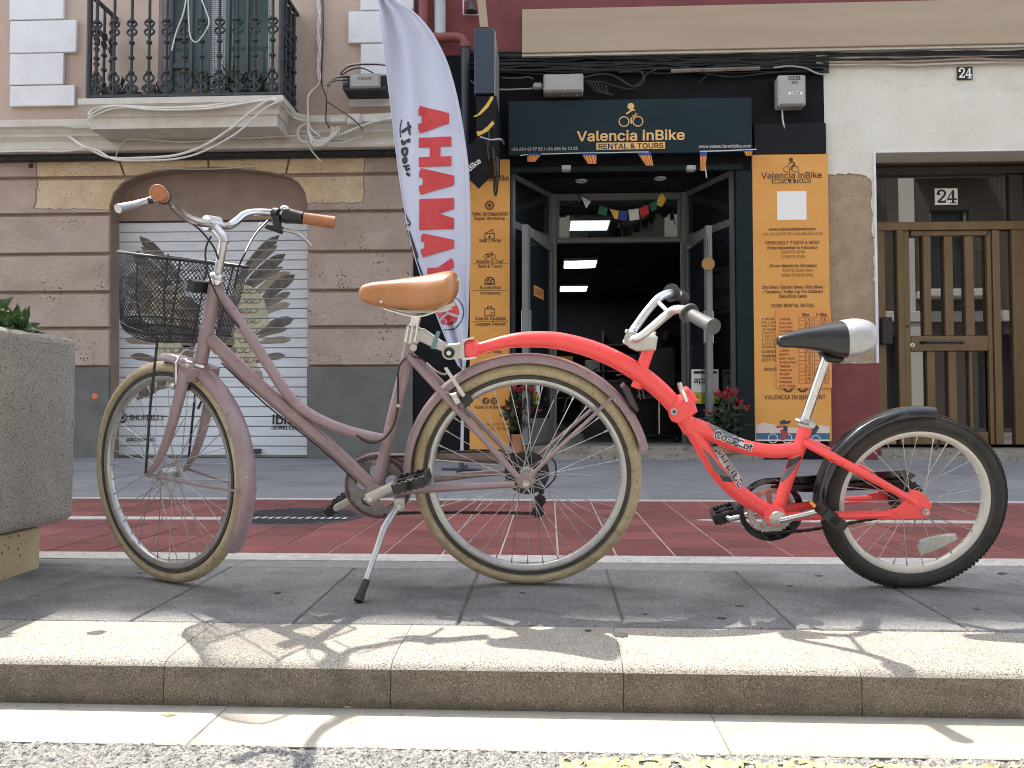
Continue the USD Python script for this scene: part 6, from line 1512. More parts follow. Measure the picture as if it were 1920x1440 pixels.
# saddle
def saddle(stations, mat_at, n=28, flat=.62):
    rings = []
    for x, t, bo, hw in stations:
        T_, B_ = uv(x, t), uv(x, bo)
        m_ = T_ * .45 + B_ * .55
        up, dn = T_ - m_, B_ - m_
        ring = []
        for k in np.linspace(0, 2 * PI, n, endpoint=False):
            c, s_ = math.cos(k), math.sin(k)
            cc = math.copysign(abs(c) ** .75, c)
            h = up * abs(s_) ** .8 if s_ >= 0 else dn * abs(s_) ** .55
            wd = hw * cc * (1.0 if s_ >= 0 else 1.0)
            ring.append(Wp(m_[0] + h[0], m_[1] + h[1], wd))
        rings.append(ring)
    return V(rings)
st_ = [(674.5, 546, 552, .006), (676, 540, 559, .016), (682, 534, 565, .023), (700, 529, 571, .029), (730, 525.5, 577, .035), (760, 521.5, 581, .045), (785, 518, 583, .060), (808, 514, 582, .076), (828, 510, 578, .087), (843, 508, 571, .089), (851, 511, 562, .080), (856, 519, 552, .060), (857.5, 527, 545, .03)]
Q = spline(V(st_), 4)
sd = bk.group('saddle')
sd.part('cover', MB().loft(saddle(Q, None)), 'tan_leather', smooth=70)
for x, y in ((715, 565), (793, 570)):
    sd.part('rivet', MB().lathe([(0, .004), (.004, .0035), (.0055, .001), (.0055, -.004)], b(x, y, .030 if x < 750 else .058), EW, 12), 'chrome')
sd.part('piping', MB().tube(bl([(825, 536, .075), (833, 524, .076), (842, 514, .07)]), .0012, 5), 'decal_white')
sd.part('rail', MB().tube(bl([(720, 578, .018), (770, 592, .02), (800, 590, .025), (838, 574, .035)]), .0035, 6, smooth=3).tube(bl([(720, 578, -.018), (770, 592, -.02), (800, 590, -.025), (838, 574, -.035)]), .0035, 6, smooth=3), 'chrome')
sd.part('underside', MB().hull([*bl([(742, 582, -.03), (742, 582, .03), (818, 582, .05), (818, 582, -.05), (765, 588, .03), (765, 588, -.03), (808, 587, .04), (808, 587, -.04)])]), 'silver_paint')
sd.part('spring', MB().tube(bl([(826, 576, .045), (842, 572, .05), (852, 568, .05)]), .008, 8).tube(bl([(822, 584, .03), (846, 577, .03)]), .005, 8), 'brushed')
bk.part('seat_post', MB().tube(bl([(782, 588), (772.5, 632)]), .0138, 16), 'chrome', smooth=50)
# cranks, chain and gears
BBc = V([*uv(702, 922)])
cv = uv(775, 893, .08) - uv(702, 930, .06); cv = cv / np.linalg.norm(cv) * .150
def crank(g, B0, v, s, mat, r=(.0145, .0095), off=(.052, .072)):
    p0, p1 = Wp(*B0, off[0] * s), Wp(*(B0 + v), off[1] * s)
    e = v / np.linalg.norm(v); n = V([-e[1], e[0]])
    pts = []
    for q, rr, w in ((B0, r[0], off[0]), (B0 + v, r[1], off[1])):
        for k in np.linspace(0, 2 * PI, 14)[:-1]:
            for dw in (-.006, .006):
                pts.append(Wp(q[0] + rr * math.cos(k), q[1] + rr * math.sin(k), (w + dw) * s))
            pts.append(Wp(q[0] + rr * .8 * math.cos(k), q[1] + rr * .8 * math.sin(k), (w + .009) * s))
    g.part('crank', MB().hull(pts), mat, smooth=40)
    return p1
def pedal(g, B1, s, ang, w0, w1, L_=.048, H_=.0125):
    ca_, sa_ = math.cos(ang), math.sin(ang)
    P = lambda x, y, w: Wp(B1[0] + x * ca_ - y * sa_, B1[1] + x * sa_ + y * ca_, w * s)
    pd = MB()
    def bx(xa, xb, ya, yb, wa, wb):
        pd.hull([P(x, y, w) for x in (xa, xb) for y in (ya, yb) for w in (wa, wb)])
    bx(-L_, -L_ + .012, -H_, H_, w0 + .006, w1 - .006); bx(L_ - .012, L_, -H_, H_, w0 + .006, w1 - .006)
    for w in (w0, (w0 + w1) / 2 - .005, w1 - .010):
        bx(-L_ + .008, L_ - .008, -H_, H_, w, w + .010)
    bx(-.012, .012, -H_ * .8, H_ * .8, w0, w1)
    for x in np.linspace(-L_ + .016, L_ - .016, 5):
        bx(x - .003, x + .003, -H_ - .003, H_ + .003, w1 - .009, w1 - .002); bx(x - .003, x + .003, -H_ - .003, H_ + .003, w0 + .001, w0 + .008)
    g.part('pedal', pd, 'black_plastic', smooth=False)
dt = bk.group('drivetrain')
crank(dt, BBc, cv, 1, 'silver_paint'); crank(dt, BBc, -cv, -1, 'silver_paint')
pedal(dt, BBc + cv, 1, rad(16), .085, .175); pedal(dt, BBc - cv, -1, rad(36), .085, .175)
dt.part('spindle', MB().tube([Wp(*BBc, -.06), Wp(*BBc, .066)], .008, 10), 'chrome')
def gear(r, w0, w1, c, nt, hole=.0, dep=.004):
    pts = []
    for k in range(nt * 4):
        a = 2 * PI * k / (nt * 4)
        pts.append((c[0] + (r + (dep if k % 4 in (1, 2) else 0)) * math.cos(a), c[1] + (r + (dep if k % 4 in (1, 2) else 0)) * math.sin(a)))
    P = Polygon(pts)
    return P.difference(Point(c).buffer(hole)) if hole else P
cr_ = gear(.082, 0, 0, BBc, 42)
for k in range(5):
    a = 2 * PI * k / 5 + .3
    cr_ = cr_.difference(Point(BBc[0] + .047 * math.cos(a), BBc[1] + .047 * math.sin(a)).buffer(.022))
dt.part('chainring', plate_(MB(), cr_, -.048, -.045), 'gear_grey')
hubc = V([.006, .3235])
mb = MB()
for i, r in enumerate((.058, .050, .044, .038, .033, .028)):
    plate_(mb, gear(r, 0, 0, hubc, int(r * 480), .014, .003), -.034 - .0045 * i, -.032 - .0045 * i)
dt.part('sprockets', mb, 'chain', smooth=False)
dt.part('spoke_guard', plate_(MB(), Point(hubc).buffer(.064).difference(Point(hubc).buffer(.02)), -.0312, -.0300), 'black_plastic')
def chain(g, pts, w, pitch=.0125):
    P = spline(V([[x, y] for x, y in pts]), 8)
    ln_ = LineString(P); n = int(ln_.length / pitch)
    mb = MB()
    for i in range(n):
        q0, q1 = (V(ln_.interpolate(t * pitch).coords[0]) for t in (i, i + 1))
        h = .0042 if i % 2 else .0034
        plate_(mb, LineString([q0, q1]).buffer(h, quad_segs=3), w - (.004 if i % 2 else .0026), w + (.004 if i % 2 else .0026))
    g.part('chain', mb, 'chain', smooth=False)
pul = uv(1010, 948, -.06)
chain(dt, [(BBc[0] + .01, BBc[1] - .085), (BBc[0] + .15, BBc[1] - .079), (pul[0] - .05, pul[1] - .02), (pul[0], pul[1] - .024)], -.052)
chain(dt, [(BBc[0] + .0, BBc[1] + .085), (-.2, hubc[1] + .055), (hubc[0], hubc[1] + .047)], -.052)
dr_ = bk.group('rear_derailleur')
dr_.part('arm', MB().tube([Wp(hubc[0] + .012, hubc[1] - .02, -.068), Wp(hubc[0] + .035, hubc[1] - .055, -.085), Wp(pul[0] + .01, pul[1] + .03, -.075)], [.010, .012, .008], 8), 'black_plastic')
dr_.part('cage', MB().hull([Wp(pul[0] + x, pul[1] + y, w) for w in (-.062, -.060) for x, y in ((-.012, -.028), (.006, -.032), (.016, .02), (.0, .026), (-.008, .0))]), 'dark_pipe')
for dx, dy in ((-.002, -.017), (.004, .018)):
    dr_.part('pulley', plate_(MB(), gear(.0155, 0, 0, pul + V([dx, dy]), 11, .004, .003), -.059, -.052), 'black_plastic')
cg = Polygon([(BBc[0] - .01, BBc[1] + .094), (BBc[0] - .01, BBc[1] + .062), (BBc[0] + .16, hubc[1] + .028), (hubc[0] - .05, hubc[1] + .020), (hubc[0] - .045, hubc[1] + .055), (BBc[0] + .16, BBc[1] + .100)])
rg_ = Point(BBc).buffer(.098, 32).difference(Point(BBc).buffer(.066, 32))
bk.part('chain_guard', plate_(MB(), rg_.union(cg), -.067, -.060).sheet(Point(BBc).buffer(.0985, 32).difference(Point(BBc).buffer(.0955, 32)).union(cg.difference(cg.buffer(-.003)).difference(Point(BBc).buffer(.096))).difference(Point(BBc).buffer(.066)), frame(-.0675, -.046)), MV, smooth=30)
# kickstand
ks = bk.group('kickstand')
K0 = b(747, 944, .030); KF = ground(672, 1130) + V([0, 0, .006])
kd = KF - K0
kb = K0 + kd * .27 + EU * -.012
ks.part('bracket', MB().hull([*bl([(738, 934, -.01), (760, 932, -.01), (760, 958, .0), (740, 956, .0), (738, 936, .05), (758, 934, .05), (757, 955, .05), (742, 958, .05)])]), 'silver_paint')
ks.part('bracket_bolt', MB().tube([b(748, 950, .05), b(748, 950, .06)], .008, 6), 'chrome')
ks.part('leg', MB().tube([K0, kb, K0 + kd * .93], [.0105, .0095, .0072], 12), 'brushed', smooth=50)
kn = kd / np.linalg.norm(kd)
ks.part('rubber_foot', MB().tube([KF - kn * .058, KF - kn * .03, KF + kn * .002], [.0095, .0105, .0135], 12), 'black_rubber', smooth=50)
# brakes
vb = bk.group('rear_brake')
vb.part('arm', MB().hull([*bl([(832, 690, .050), (838, 688, .050), (882, 754, .046), (876, 759, .046), (832, 690, .058), (838, 688, .058), (882, 754, .054), (876, 759, .054)])]), 'brushed')
vb.part('pivot', MB().hull([*bl([(842, 738, .036), (856, 734, .036), (868, 755, .036), (854, 764, .036), (845, 741, .062), (855, 738, .062), (864, 754, .062), (855, 759, .062)])]), 'brushed')
vb.part('pad', MB().hull([*bl([(866, 748, .016), (878, 738, .016), (886, 752, .016), (872, 764, .016), (864, 748, .056), (878, 736, .056), (888, 752, .056), (872, 767, .056)])]), 'black_rubber')
vb.part('noodle', MB().tube(bl([(800, 681, .03), (815, 694, .045), (832, 702, .05), (842, 696, .045)]), .0034, 6, smooth=3), 'chrome')
vb.part('bolt', MB().tube([b(854, 748, .06), b(854, 748, .068)], .006, 6), 'chrome')
vf = bk.group('front_brake')
for s in (1, -1):
    vf.part('arm', MB().tube([st(-.105, .028, .030 * s), st(-.065, .038, .040 * s), st(-.020, .045, .044 * s)], [.008, .007, .005], 8), 'chrome')
    vf.part('pad', MB().hull([st(-.085 + i, .022 + j, (.016 + k) * s) for i in (0, .014) for j in (-.02, .03) for k in (0, .016)]), 'black_rubber')
    vf.part('bolt', MB().ball(st(-.085, .036, .046 * s), .008, 1), 'brushed')
vf.part('noodle', MB().tube([st(-.02, .045, -.044), st(.01, .05, -.02), st(.018, .05, .02), st(-.02, .046, .044)], .003, 6, smooth=4), 'chrome')
bk.part('rear_reflector', rounded(MB(), [(1163, 724), (1170, 718), (1182, 732), (1197, 766), (1192, 771), (1178, 756)], -.024, .024, .004), 'dark_reflector')
# basket
bs = bk.group('basket')
half = [(.052, .0), (.052, .08), (.052, .135), (.060, .158), (.098, .170), (.16, .170), (.22, .152), (.268, .108), (.289, .05), (.293, .0)]
ringp = half + [(r, -l) for r, l in half[-2:0:-1]]
rs = spline(V(ringp), 8, closed=True)
# even spacing round the outline
def even(P, n):
    ln_ = LineString(list(P) + [P[0]]); return V([ln_.interpolate(t * ln_.length / n).coords[0] for t in range(n)])
NB, ROW = 76, 15
top = even(rs, NB * 2)
def bring(t):                            # t: 0 at the bottom, 1 at the rim
    k = .80 + .20 * t
    cen = V([.052, 0])
    q = (top - cen) * V([k, .86 + .14 * t]) + cen
    if t < .12:
        q = (q - V([.15, 0])) * (1 - .10 * (1 - t / .12) ** 2) + V([.15, 0])
    return V([st(.035 + .236 * t - .15 * (r - .052) * t, r, l) for r, l in q])
lev = [bring(t) for t in np.linspace(0.02, 1, ROW * 2 + 1)]
mb = MB()
for k in range(NB):
    for d in (1, -1):
        pts = [lev[j][(2 * k + d * j) % (2 * NB)] for j in range(0, ROW * 2 + 1)]
        mb.tube(pts, .00105, 3, cap=False)
bs.part('wire_mesh', mb, 'black_wire', smooth=False, kind='stuff')
cl_ = lambda P: np.vstack([P, P[:1]])
bs.part('rim', MB().tube(cl_(bring(1.0)), .0042, 8, cap=False), 'black_wire', smooth=60)
bs.part('lower_ring', MB().tube(cl_(bring(.02)), .003, 6, cap=False).tube(cl_(bring(.12)), .0022, 6, cap=False), 'black_wire', smooth=60)
fl_poly = Polygon([((p - SO) @ SF, (p - SO) @ SL) for p in lev[0]])
mb = MB()
for ang in (35, -35):
    ca_, sa_ = math.cos(rad(ang)), math.sin(rad(ang))
    for o_ in np.arange(-.4, .4, .0125):
        seg = LineString([(.13 + ca_ * t - sa_ * o_, sa_ * t + ca_ * o_) for t in (-.5, .5)]).intersection(fl_poly)
        if not seg.is_empty and seg.geom_type == 'LineString':
            q0, q1 = seg.coords; mb.tube([st(.040, *q0), st(.040, *q1)], .0012, 3, cap=False)
bs.part('floor_mesh', mb, 'black_wire', smooth=False, kind='stuff')
for l in (-.09, .0, .09):
    bs.part('rib', MB().tube([st(.04, .048, l * .86), st(.268, .046, l)], .0026, 6), 'black_wire')
bs.part('rib', MB().tube([st(.04, .225, .04), st(.12, .262, .046), st(.245, .280, .05)], .0026, 6).tube([st(.04, .225, -.04), st(.12, .262, -.046), st(.245, .280, -.05)], .0026, 6), 'black_wire')
bs.part('bracket', MB().hull([st(s, r, l) for s in (.190, .222) for r, l in ((.048, -.035), (.048, .052), (.022, .052), (.016, -.03))]), 'black_plastic')
bs.part('bracket_arm', MB().tube([st(.226, .036, .0), st(.236, .0, .018), st(.238, -.012, 0)], .006, 8), 'chrome')
for s in (1, -1):
    bs.part('stay', MB().tube([st(.04, .10, .075 * s), st(-.15, .082, .074 * s), st(-.352, .0535, .071 * s)], .0036, 6), 'black_wire')

# ------------------------------------------------------------------ the child's trailer bicycle, hitched to the seat post
kk = Thing('trailer_bicycle', 'neon red child trailer bicycle with one wheel, hitched to the pink bicycle', 'trailer bicycle', o=tuple(ground(1500, 1099)))
RD = 'red_paint'
CK = Wp(*(uv(1711, 938)))
CK = Wp((CK - A0) @ EU, .2525 + (ground(1705, 1100) - A0) @ EV)
kw = wheel(kk, 'wheel', CK, -EW, -EU, .2525, .0245, ('black_tyre', 'rim_pale', 'spoke_steel', 'brushed'), 28, (.2050, .1880, .0150), axle=.085, hub_r=.019, cross=.66)
mb = MB()
t = np.linspace(0, 2 * PI, 17)[:-1]
for k in range(120):                                            # tread blocks
    a = 2 * PI * k / 120
    for h in (-.017, -.006, .006, .017):
        rr = .228 + math.sqrt(.0245 ** 2 - h * h)
        c_ = lambda a_, h_, r_: CK + r_ * (math.cos(a_) * -EU + math.sin(a_) * EV) + h_ * -EW
        aa = a + (.012 if abs(h) > .01 else 0) + h * .4
        mb.add([c_(aa + i * .017, h + j * .0042, rr + dz) for dz in (-.002, .0014) for i, j in ((-1, -1), (1, -1), (1, 1), (-1, 1))], [(4, 5, 6, 7), (0, 1, 5, 4), (1, 2, 6, 5), (2, 3, 7, 6), (3, 0, 4, 7)])
kw.part('tread', mb, 'black_tyre', smooth=False, kind='stuff')
kw.part('spoke_reflector', rounded(MB(), [(1716, 1022), (1722, 1010), (1760, 1000), (1788, 998), (1791, 1008), (1760, 1024), (1724, 1038)], .004, .016, .003), 'clear_reflector')
kf = kk.group('frame')
boom = [(893, 655), (915, 649), (945, 641.5), (980, 637), (1020, 636.5), (1060, 641.5), (1110, 655), (1160, 677), (1205, 705), (1245, 739), (1275, 774), (1296, 806)]
br_ = [.0165, .0165, .0185, .0215, .0232, .0238, .0245, .0250, .0255, .0250, .0235, .0235]
kf.part('boom', MB().tube(bl(boom), br_, 20, smooth=3), RD, smooth=50)
up_ = [(1288, 793), (1312, 803), (1340, 815), (1370, 829), (1405, 840), (1450, 846), (1499, 842)]; ur = [.022, .0235, .0225, .0215, .0205, .0200, .0205]
kf.part('upper_tube', MB().tube(bl(up_), ur, 18, smooth=3), RD, smooth=50)
dn_ = [(1288, 793), (1306, 818), (1328, 858), (1352, 893), (1385, 924), (1420, 947), (1455, 966)]; dr2 = [.022, .022, .0215, .0225, .0235, .0215, .0205]
kf.part('lower_tube', MB().tube(bl(dn_), dr2, 18, smooth=3), RD, smooth=50)
se_ = [(1513, 794), (1501, 832), (1478, 895), (1456, 962)]; sr = [.0185, .0185, .0175, .0170]
kf.part('seat_tube', MB().tube(bl(se_), sr, 18), RD, smooth=50)
kf.part('handlebar_post', MB().tube(bl([(1201, 698), (1217, 652)]), .0165, 16), RD, smooth=50)
kf.part('lower_stub', MB().tube(bl([(1202, 703), (1193, 727)]), .0155, 16), RD, smooth=50)
kf.part('bottom_bracket', MB().tube([b(1453, 966, -.034), b(1453, 966, .034)], .029, 22), RD, smooth=50)
kd_ = Polygon([uv(*p, .069) for p in ((1708, 919), (1724, 922), (1737, 933), (1745, 948), (1742, 951), (1741, 964), (1730, 970), (1650, 971), (1664, 957), (1682, 954), (1690, 946), (1700, 935))])
for s in (1, -1):
    off = V([0, 0]) if s > 0 else uv(1700, 940) - uv(1700, 940)
    W2 = lambda px, py, w: Wp(*uv(px, py, w if s > 0 else .0) if s > 0 else uv(px, py, abs(w)), w)
    kf.part('seat_stay', MB().tube([W2(1506, 828, .016 * s), W2(1545, 848, .040 * s), W2(1600, 878, .058 * s), W2(1655, 907, .066 * s), W2(1716, 942, .069 * s)], [.0115, .0125, .0125, .011, .0095], 12, smooth=3), RD, smooth=50)
    kf.part('chain_stay', MB().tube([W2(1460, 970, .018 * s), W2(1520, 967, .040 * s), W2(1600, 966, .058 * s), W2(1668, 964, .068 * s)], [.0125, .0125, .012, .010], 12, smooth=3), RD, smooth=50)
    kf.part('dropout', plate_(MB(), kd_.buffer(.003).buffer(-.001), min(.066 * s, .072 * s), max(.066 * s, .072 * s)), RD)
kf.part('stay_bridge', MB().tube([b(1560, 862, .046), Wp(*uv(1560, 862, .046), -.046)], .008, 8), RD)
kk.part('axle_nut', MB().tube([CK + EW * .070, CK + EW * .082], .0095, 6).tube([CK + EW * .082, CK + EW * .094], .005, 8), 'brushed')
# hitch
hi = kk.group('hitch')
hi.part('clamp', rounded(MB(), [(759, 640), (765, 609), (783, 612), (790, 620), (786, 642), (770, 646)], -.026, .026, .004), 'silver_paint')
for d in (0, 8, 17):
    hi.part('clamp_band', MB().hull([*bl([(763 + d, 610 + d * .15, .018), (767 + d, 610 + d * .15, .018), (763 + d, 644, .018), (758 + d, 643, .018), (764 + d, 612, .032), (767 + d, 612, .032), (762 + d, 642, .032), (759 + d, 641, .032)])]), 'chrome')
hi.part('arm', rounded(MB(), [(782, 618), (793, 616), (837, 646), (832, 657), (818, 653), (780, 635)], -.017, .017, .003), 'silver_paint')
hi.part('arm_end', rounded(MB(), [(820, 640), (834, 641), (848, 651), (840, 664), (822, 655)], -.012, .012, .003), 'brushed')
pv = uv(844, 659)
hi.part('knuckle', plate_(MB(), Point(pv).buffer(.020).union(Polygon([uv(*p) for p in ((842, 646), (866, 644), (868, 670), (846, 672))])), -.022, .022), 'silver_paint')
hi.part('pivot', MB().tube([Wp(*pv, .0225), Wp(*pv, .027)], .0150, 24), 'black_rubber').GetPrim()
hi.part('pivot_bolt', MB().tube([Wp(*pv, .027), Wp(*pv, .031)], .0062, 16), 'chrome')
hi.part('yoke', MB().hull([*bl([(862, 640, -.03), (870, 640, -.03), (871, 672, -.03), (863, 672, -.03), (862, 640, .03), (870, 640, .03), (871, 672, .03), (863, 672, .03)])]), 'silver_paint')
hi.part('yoke_plate', MB().hull([*bl([(866, 637, -.03), (888, 631, -.02), (889, 634, -.02), (867, 641, -.03), (866, 637, .03), (888, 631, .02), (889, 634, .02), (867, 641, .03)])]).hull([*bl([(866, 672, -.03), (893, 668, -.02), (893, 672, -.02), (867, 676, -.03), (866, 672, .03), (893, 668, .02), (893, 672, .02), (867, 676, .03)])]), 'chrome')
hi.part('tube_end', rounded(MB(), [(870, 644), (876, 638), (893, 640), (900, 645), (899, 664), (893, 669), (876, 670), (871, 665)], -.024, .024, .006), RD)
hi.part('strap', MB().hull([*bl([(807, 653, .019), (816, 655, .019), (826, 622, .019), (819, 620, .019), (807, 653, .021), (816, 655, .021), (826, 622, .021), (819, 620, .021)])]), 'teal_strap')
hi.part('seat_bolt', MB().tube([b(775, 652, .0), b(775, 652, .03)], .010, 14).tube([b(775, 652, .03), b(775, 652, .034)], .0055, 12), 'brushed')
# child's handlebar
kh = kk.group('handlebar')
kh.part('stem', rounded(MB(), [(1170, 640), (1176, 628), (1192, 626), (1226, 626), (1232, 631), (1228, 655), (1192, 657), (1178, 650)], -.023, .023, .005), 'silver_paint')
kh.part('clamp', MB().tube([b(1184, 636, -.032), b(1184, 636, .026)], .0205, 14), 'brushed', smooth=50)
for p in ((1176, 622), (1190, 618), (1172, 641)):
    kh.part('bolt', MB().ball(b(*p, -.01), .0075, 1), 'chrome')
kh.part('stem_bolt', MB().tube(bl([(1224, 628), (1226, 621)]), .008, 8), 'chrome')
nb_ = [(1184, 636, 0), (1187, 637, .028), (1202, 631, .045), (1225, 612, .058), (1248, 592, .072), (1262, 582, .088), (1276, 580, .112), (1288, 584, .140), (1298, 591, .168)]
fb_ = [(1184, 636, 0), (1186, 622, -.030), (1194, 610, -.048), (1212, 585, -.065), (1232, 562, -.085), (1243, 554, -.105), (1254, 550, -.13), (1264, 549, -.155), (1272, 551, -.18)]
kh.part('bar', MB().tube(bl(nb_), .0115, 14, smooth=3).tube(bl(fb_), .0115, 14, smooth=3), 'bar_silver', smooth=50)
kh.part('brace', MB().tube(bl([(1234, 566, -.085), (1252, 584, .076)]), .0058, 8), 'bar_silver')
kh.part('grip', MB().tube(bl([(1291, 586, .148), (1293, 588, .153)]), .026, 18).tube(bl([(1293, 588, .153), (1312, 599, .205), (1337, 612, .268)]), [.0155, .0165, .0175], 18).tube(bl([(1336, 611.5, .266), (1338, 612.5, .271)]), .0195, 18), 'grey_rubber', smooth=40)
kh.part('grip', MB().tube(bl([(1258, 549, -.14), (1260, 549, -.145)]), .026, 18).tube(bl([(1260, 549, -.145), (1272, 552, -.20), (1282, 558, -.26)]), [.0155, .0165, .0175], 18), 'black_rubber', smooth=40)
# folding joint
fj = kk.group('folding_joint')
fj.part('clamp', rounded(MB(), [(1253, 766), (1262, 750), (1284, 738), (1300, 752), (1305, 768), (1290, 780), (1270, 791), (1257, 786)], -.030, .030, .005), RD)
fj.part('knob', rounded(MB(), [(1281, 728), (1288, 725), (1296, 731), (1308, 748), (1295, 758), (1284, 750)], -.018, .022, .005), RD)
fj.part('lever', MB().tube(bl([(1274, 718, .026), (1277, 730, .034), (1283, 742, .036), (1287, 752, .034)]), [.0065, .0075, .006, .006], 8, smooth=3), 'chrome')
fj.part('bolt', MB().tube([b(1264, 772, .03), b(1264, 772, .037)], .0095, 16), 'chrome'); fj.part('bolt_core', MB().tube([b(1264, 772, .037), b(1264, 772, .0385)], .0045, 10), 'dark_decal')
kk.part('cable_end', MB().tube(bl([(1197, 724, .0), (1198, 738, .0), (1201, 750, .0)]), .0011, 4).tube(bl([(1204, 722, .0), (1206, 736, .0), (1208, 748, .0)]), .0011, 4), 'brushed')
# seat
kk.part('seat_post', MB().tube(bl([(1508, 792), (1549, 670)]), .0128, 16), 'chrome', smooth=50)
sc_ = kk.group('seat_clamp')
sc_.part('collar', MB().tube(bl([(1514, 786), (1510, 799)]), .0225, 18), 'brushed', smooth=40)
sc_.part('lever', MB().tube(bl([(1493, 787, .012), (1500, 790, .024), (1516, 794, .028)]), [.005, .006, .006], 8), 'chrome')
sc_.part('bolt', MB().tube([b(1523, 797, .012), b(1523, 797, .030)], .0085, 14), 'chrome')
ks_ = [(1456.5, 638, 643, .005), (1459, 631, 648, .014), (1470, 626, 651, .021), (1492, 620.5, 652, .026), (1518, 615, 655, .032), (1542, 609.5, 661, .042), (1562, 605, 668, .054), (1578, 602, 669, .063)]
kt_ = [(1578, 602, 669, .063), (1592, 599.5, 667, .069), (1608, 598, 662, .071), (1622, 599.5, 655, .066), (1631, 604, 646, .054), (1636.5, 611, 637, .034), (1638, 619, 629, .012)]
kss = kk.group('saddle')
kss.part('cover', MB().loft(saddle(spline(V(ks_), 4), None)), 'black_vinyl', smooth=70, label='black front part of the saddle')
q_ = saddle(spline(V(kt_), 4), None)
kss.part('cover', MB().loft(q_), 'silver_vinyl', smooth=70, label='silver rear part of the saddle')
kss.part('base', rounded(MB(), [(1538, 662), (1560, 668), (1578, 668), (1575, 676), (1566, 679), (1545, 676)], -.03, .03, .006), 'black_plastic')
# gears and guard
kdt = kk.group('drivetrain')
KB = V([*uv(1453, 966)])
kcv = uv(1532, 946, .07) - uv(1453, 966, .05); kcv = kcv / np.linalg.norm(kcv) * .118
p1 = Wp(*(KB + kcv), .062)
kdt.part('crank', MB().tube([Wp(*KB, .045), Wp(*(KB + kcv * .15), .050), Wp(*(KB + kcv * .95), .066), Wp(*(KB + kcv), .085)], .0085, 10), 'chrome', smooth=50)
kdt.part('crank', MB().tube([Wp(*KB, -.045), Wp(*(KB - kcv * .15), -.055), Wp(*(KB - kcv * .95), -.072), Wp(*(KB - kcv), -.090)], .0085, 10), 'chrome', smooth=50)
kdt.part('bearing_cup', MB().lathe([(.0, .048), (.008, .048), (.010, .044), (.018, .043), (.018, .041), (.0235, .040), (.0245, .036), (.0255, .0345), (.0255, .034)], Wp(*KB), EW, 24), 'brushed')
pedal(kdt, KB + kcv, 1, rad(-38), .085, .155, .040, .013); pedal(kdt, KB - kcv, -1, rad(18), .09, .165, .040, .014)
kdt.part('pedal_reflector', MB().hull([*bl([(1521, 938, .085), (1531, 948, .085), (1527, 953, .085), (1517, 943, .085), (1521, 938, .150), (1531, 948, .150), (1527, 953, .150), (1517, 943, .150)])]), 'amber')
kdt.part('chainring', plate_(MB(), gear(.066, 0, 0, KB, 32, .050), -.046, -.043).sheet(unary_union([LineString([KB, KB + .052 * V([math.cos(a), math.sin(a)])]).buffer(.008) for a in (.5, 1.75, 3.0, 4.3, 5.5)]), frame(-.046, -.043)), 'silver_paint')
KH = V([(CK - A0) @ EU, (CK - A0) @ EV])
kdt.part('sprocket', plate_(MB(), gear(.046, 0, 0, KH, 20, .016), -.047, -.044), 'chain')
ring_ = Point(KB).buffer(.0905, 32).difference(Point(KB).buffer(.074, 32))
bar_ = Polygon([(KB[0], KB[1] + .0905), (KB[0], KB[1] + .055), (KB[0] + .10, KB[1] + .050), (KH[0] - .02, KH[1] + .02), (KH[0] + .03, KH[1] + .06), (KH[0], KH[1] + .075)]).difference(Point(KB).buffer(.0735))
low_ = Polygon([(KB[0] - .02, KB[1] - .0905), (KB[0] + .03, KB[1] - .094), (KB[0] + .03, KB[1] - .070), (KB[0] - .03, KB[1] - .06)])
kk.part('chain_guard', plate_(MB(), ring_.union(bar_).union(low_), -.062, -.056).sheet(ring_.difference(Point(KB).buffer(.0865)), frame(-.062, -.036)), 'black_gloss', smooth=30)
chain(kdt, [(KB[0] - .01, KB[1] - .069), (KB[0] + .12, KB[1] - .058), (KH[0], KH[1] - .048)], -.045)
chain(kdt, [(KB[0], KB[1] + .069), (KB[0] + .15, KB[1] + .071), (KH[0], KH[1] + .048)], -.045)
kk.part('mudguard', guard(.272, .031, .020, CK + V([0, 0, 0]), -EW, -EU, rad(-4), rad(98), th_=.003), 'black_gloss', smooth=50)
# decals and lettering that follow the tubes
def wrap(v2, path, rads, extra):
    P = spline(np.c_[V([uv(*p[:2]) for p in path]), rads], 6)
    out = []
    for x, y, e in v2:
        d = np.hypot(P[:, 0] - x, P[:, 1] - y); i = int(d.argmin())
        best = 9, P[i, 2]
        for j in (max(i - 1, 0), min(i, len(P) - 2)):
            a_, c_ = P[j], P[j + 1]; t_ = np.clip(((V([x, y]) - a_[:2]) @ (c_ - a_)[:2]) / max(((c_ - a_)[:2] ** 2).sum(), 1e-12), 0, 1)
            q = a_ + (c_ - a_) * t_; dd = np.hypot(q[0] - x, q[1] - y)
            if dd < best[0]: best = dd, q[2]
        r = best[1] + extra * e
        out.append(Wp(x, y, math.sqrt(max(r * r - best[0] ** 2, 1e-8))))
    return V(out)
def decal(g, name, pts, path, rads, mat, extra=.0007, clip=.0):
    Pm = LineString([tuple(uv(*p[:2])) for p in path]).buffer(max(rads) * .97)
    poly = Polygon([uv(*p) for p in pts]).buffer(0).intersection(Pm)
    mb = MB()
    for q in getattr(poly, 'geoms', [poly]):
        if q.geom_type != 'Polygon' or q.area < 1e-6: continue
        v, f = trimesh.creation.triangulate_polygon(q, engine='earcut')
        v, f = trimesh.remesh.subdivide_to_size(np.c_[v, v[:, 0] * 0], f, .006)
        mb.add(wrap(np.c_[v[:, :2], np.ones(len(v))], path, rads, extra), f)
    if mb.n: g.part(name, mb, mat, smooth=False)
dc = kk.group('decals')
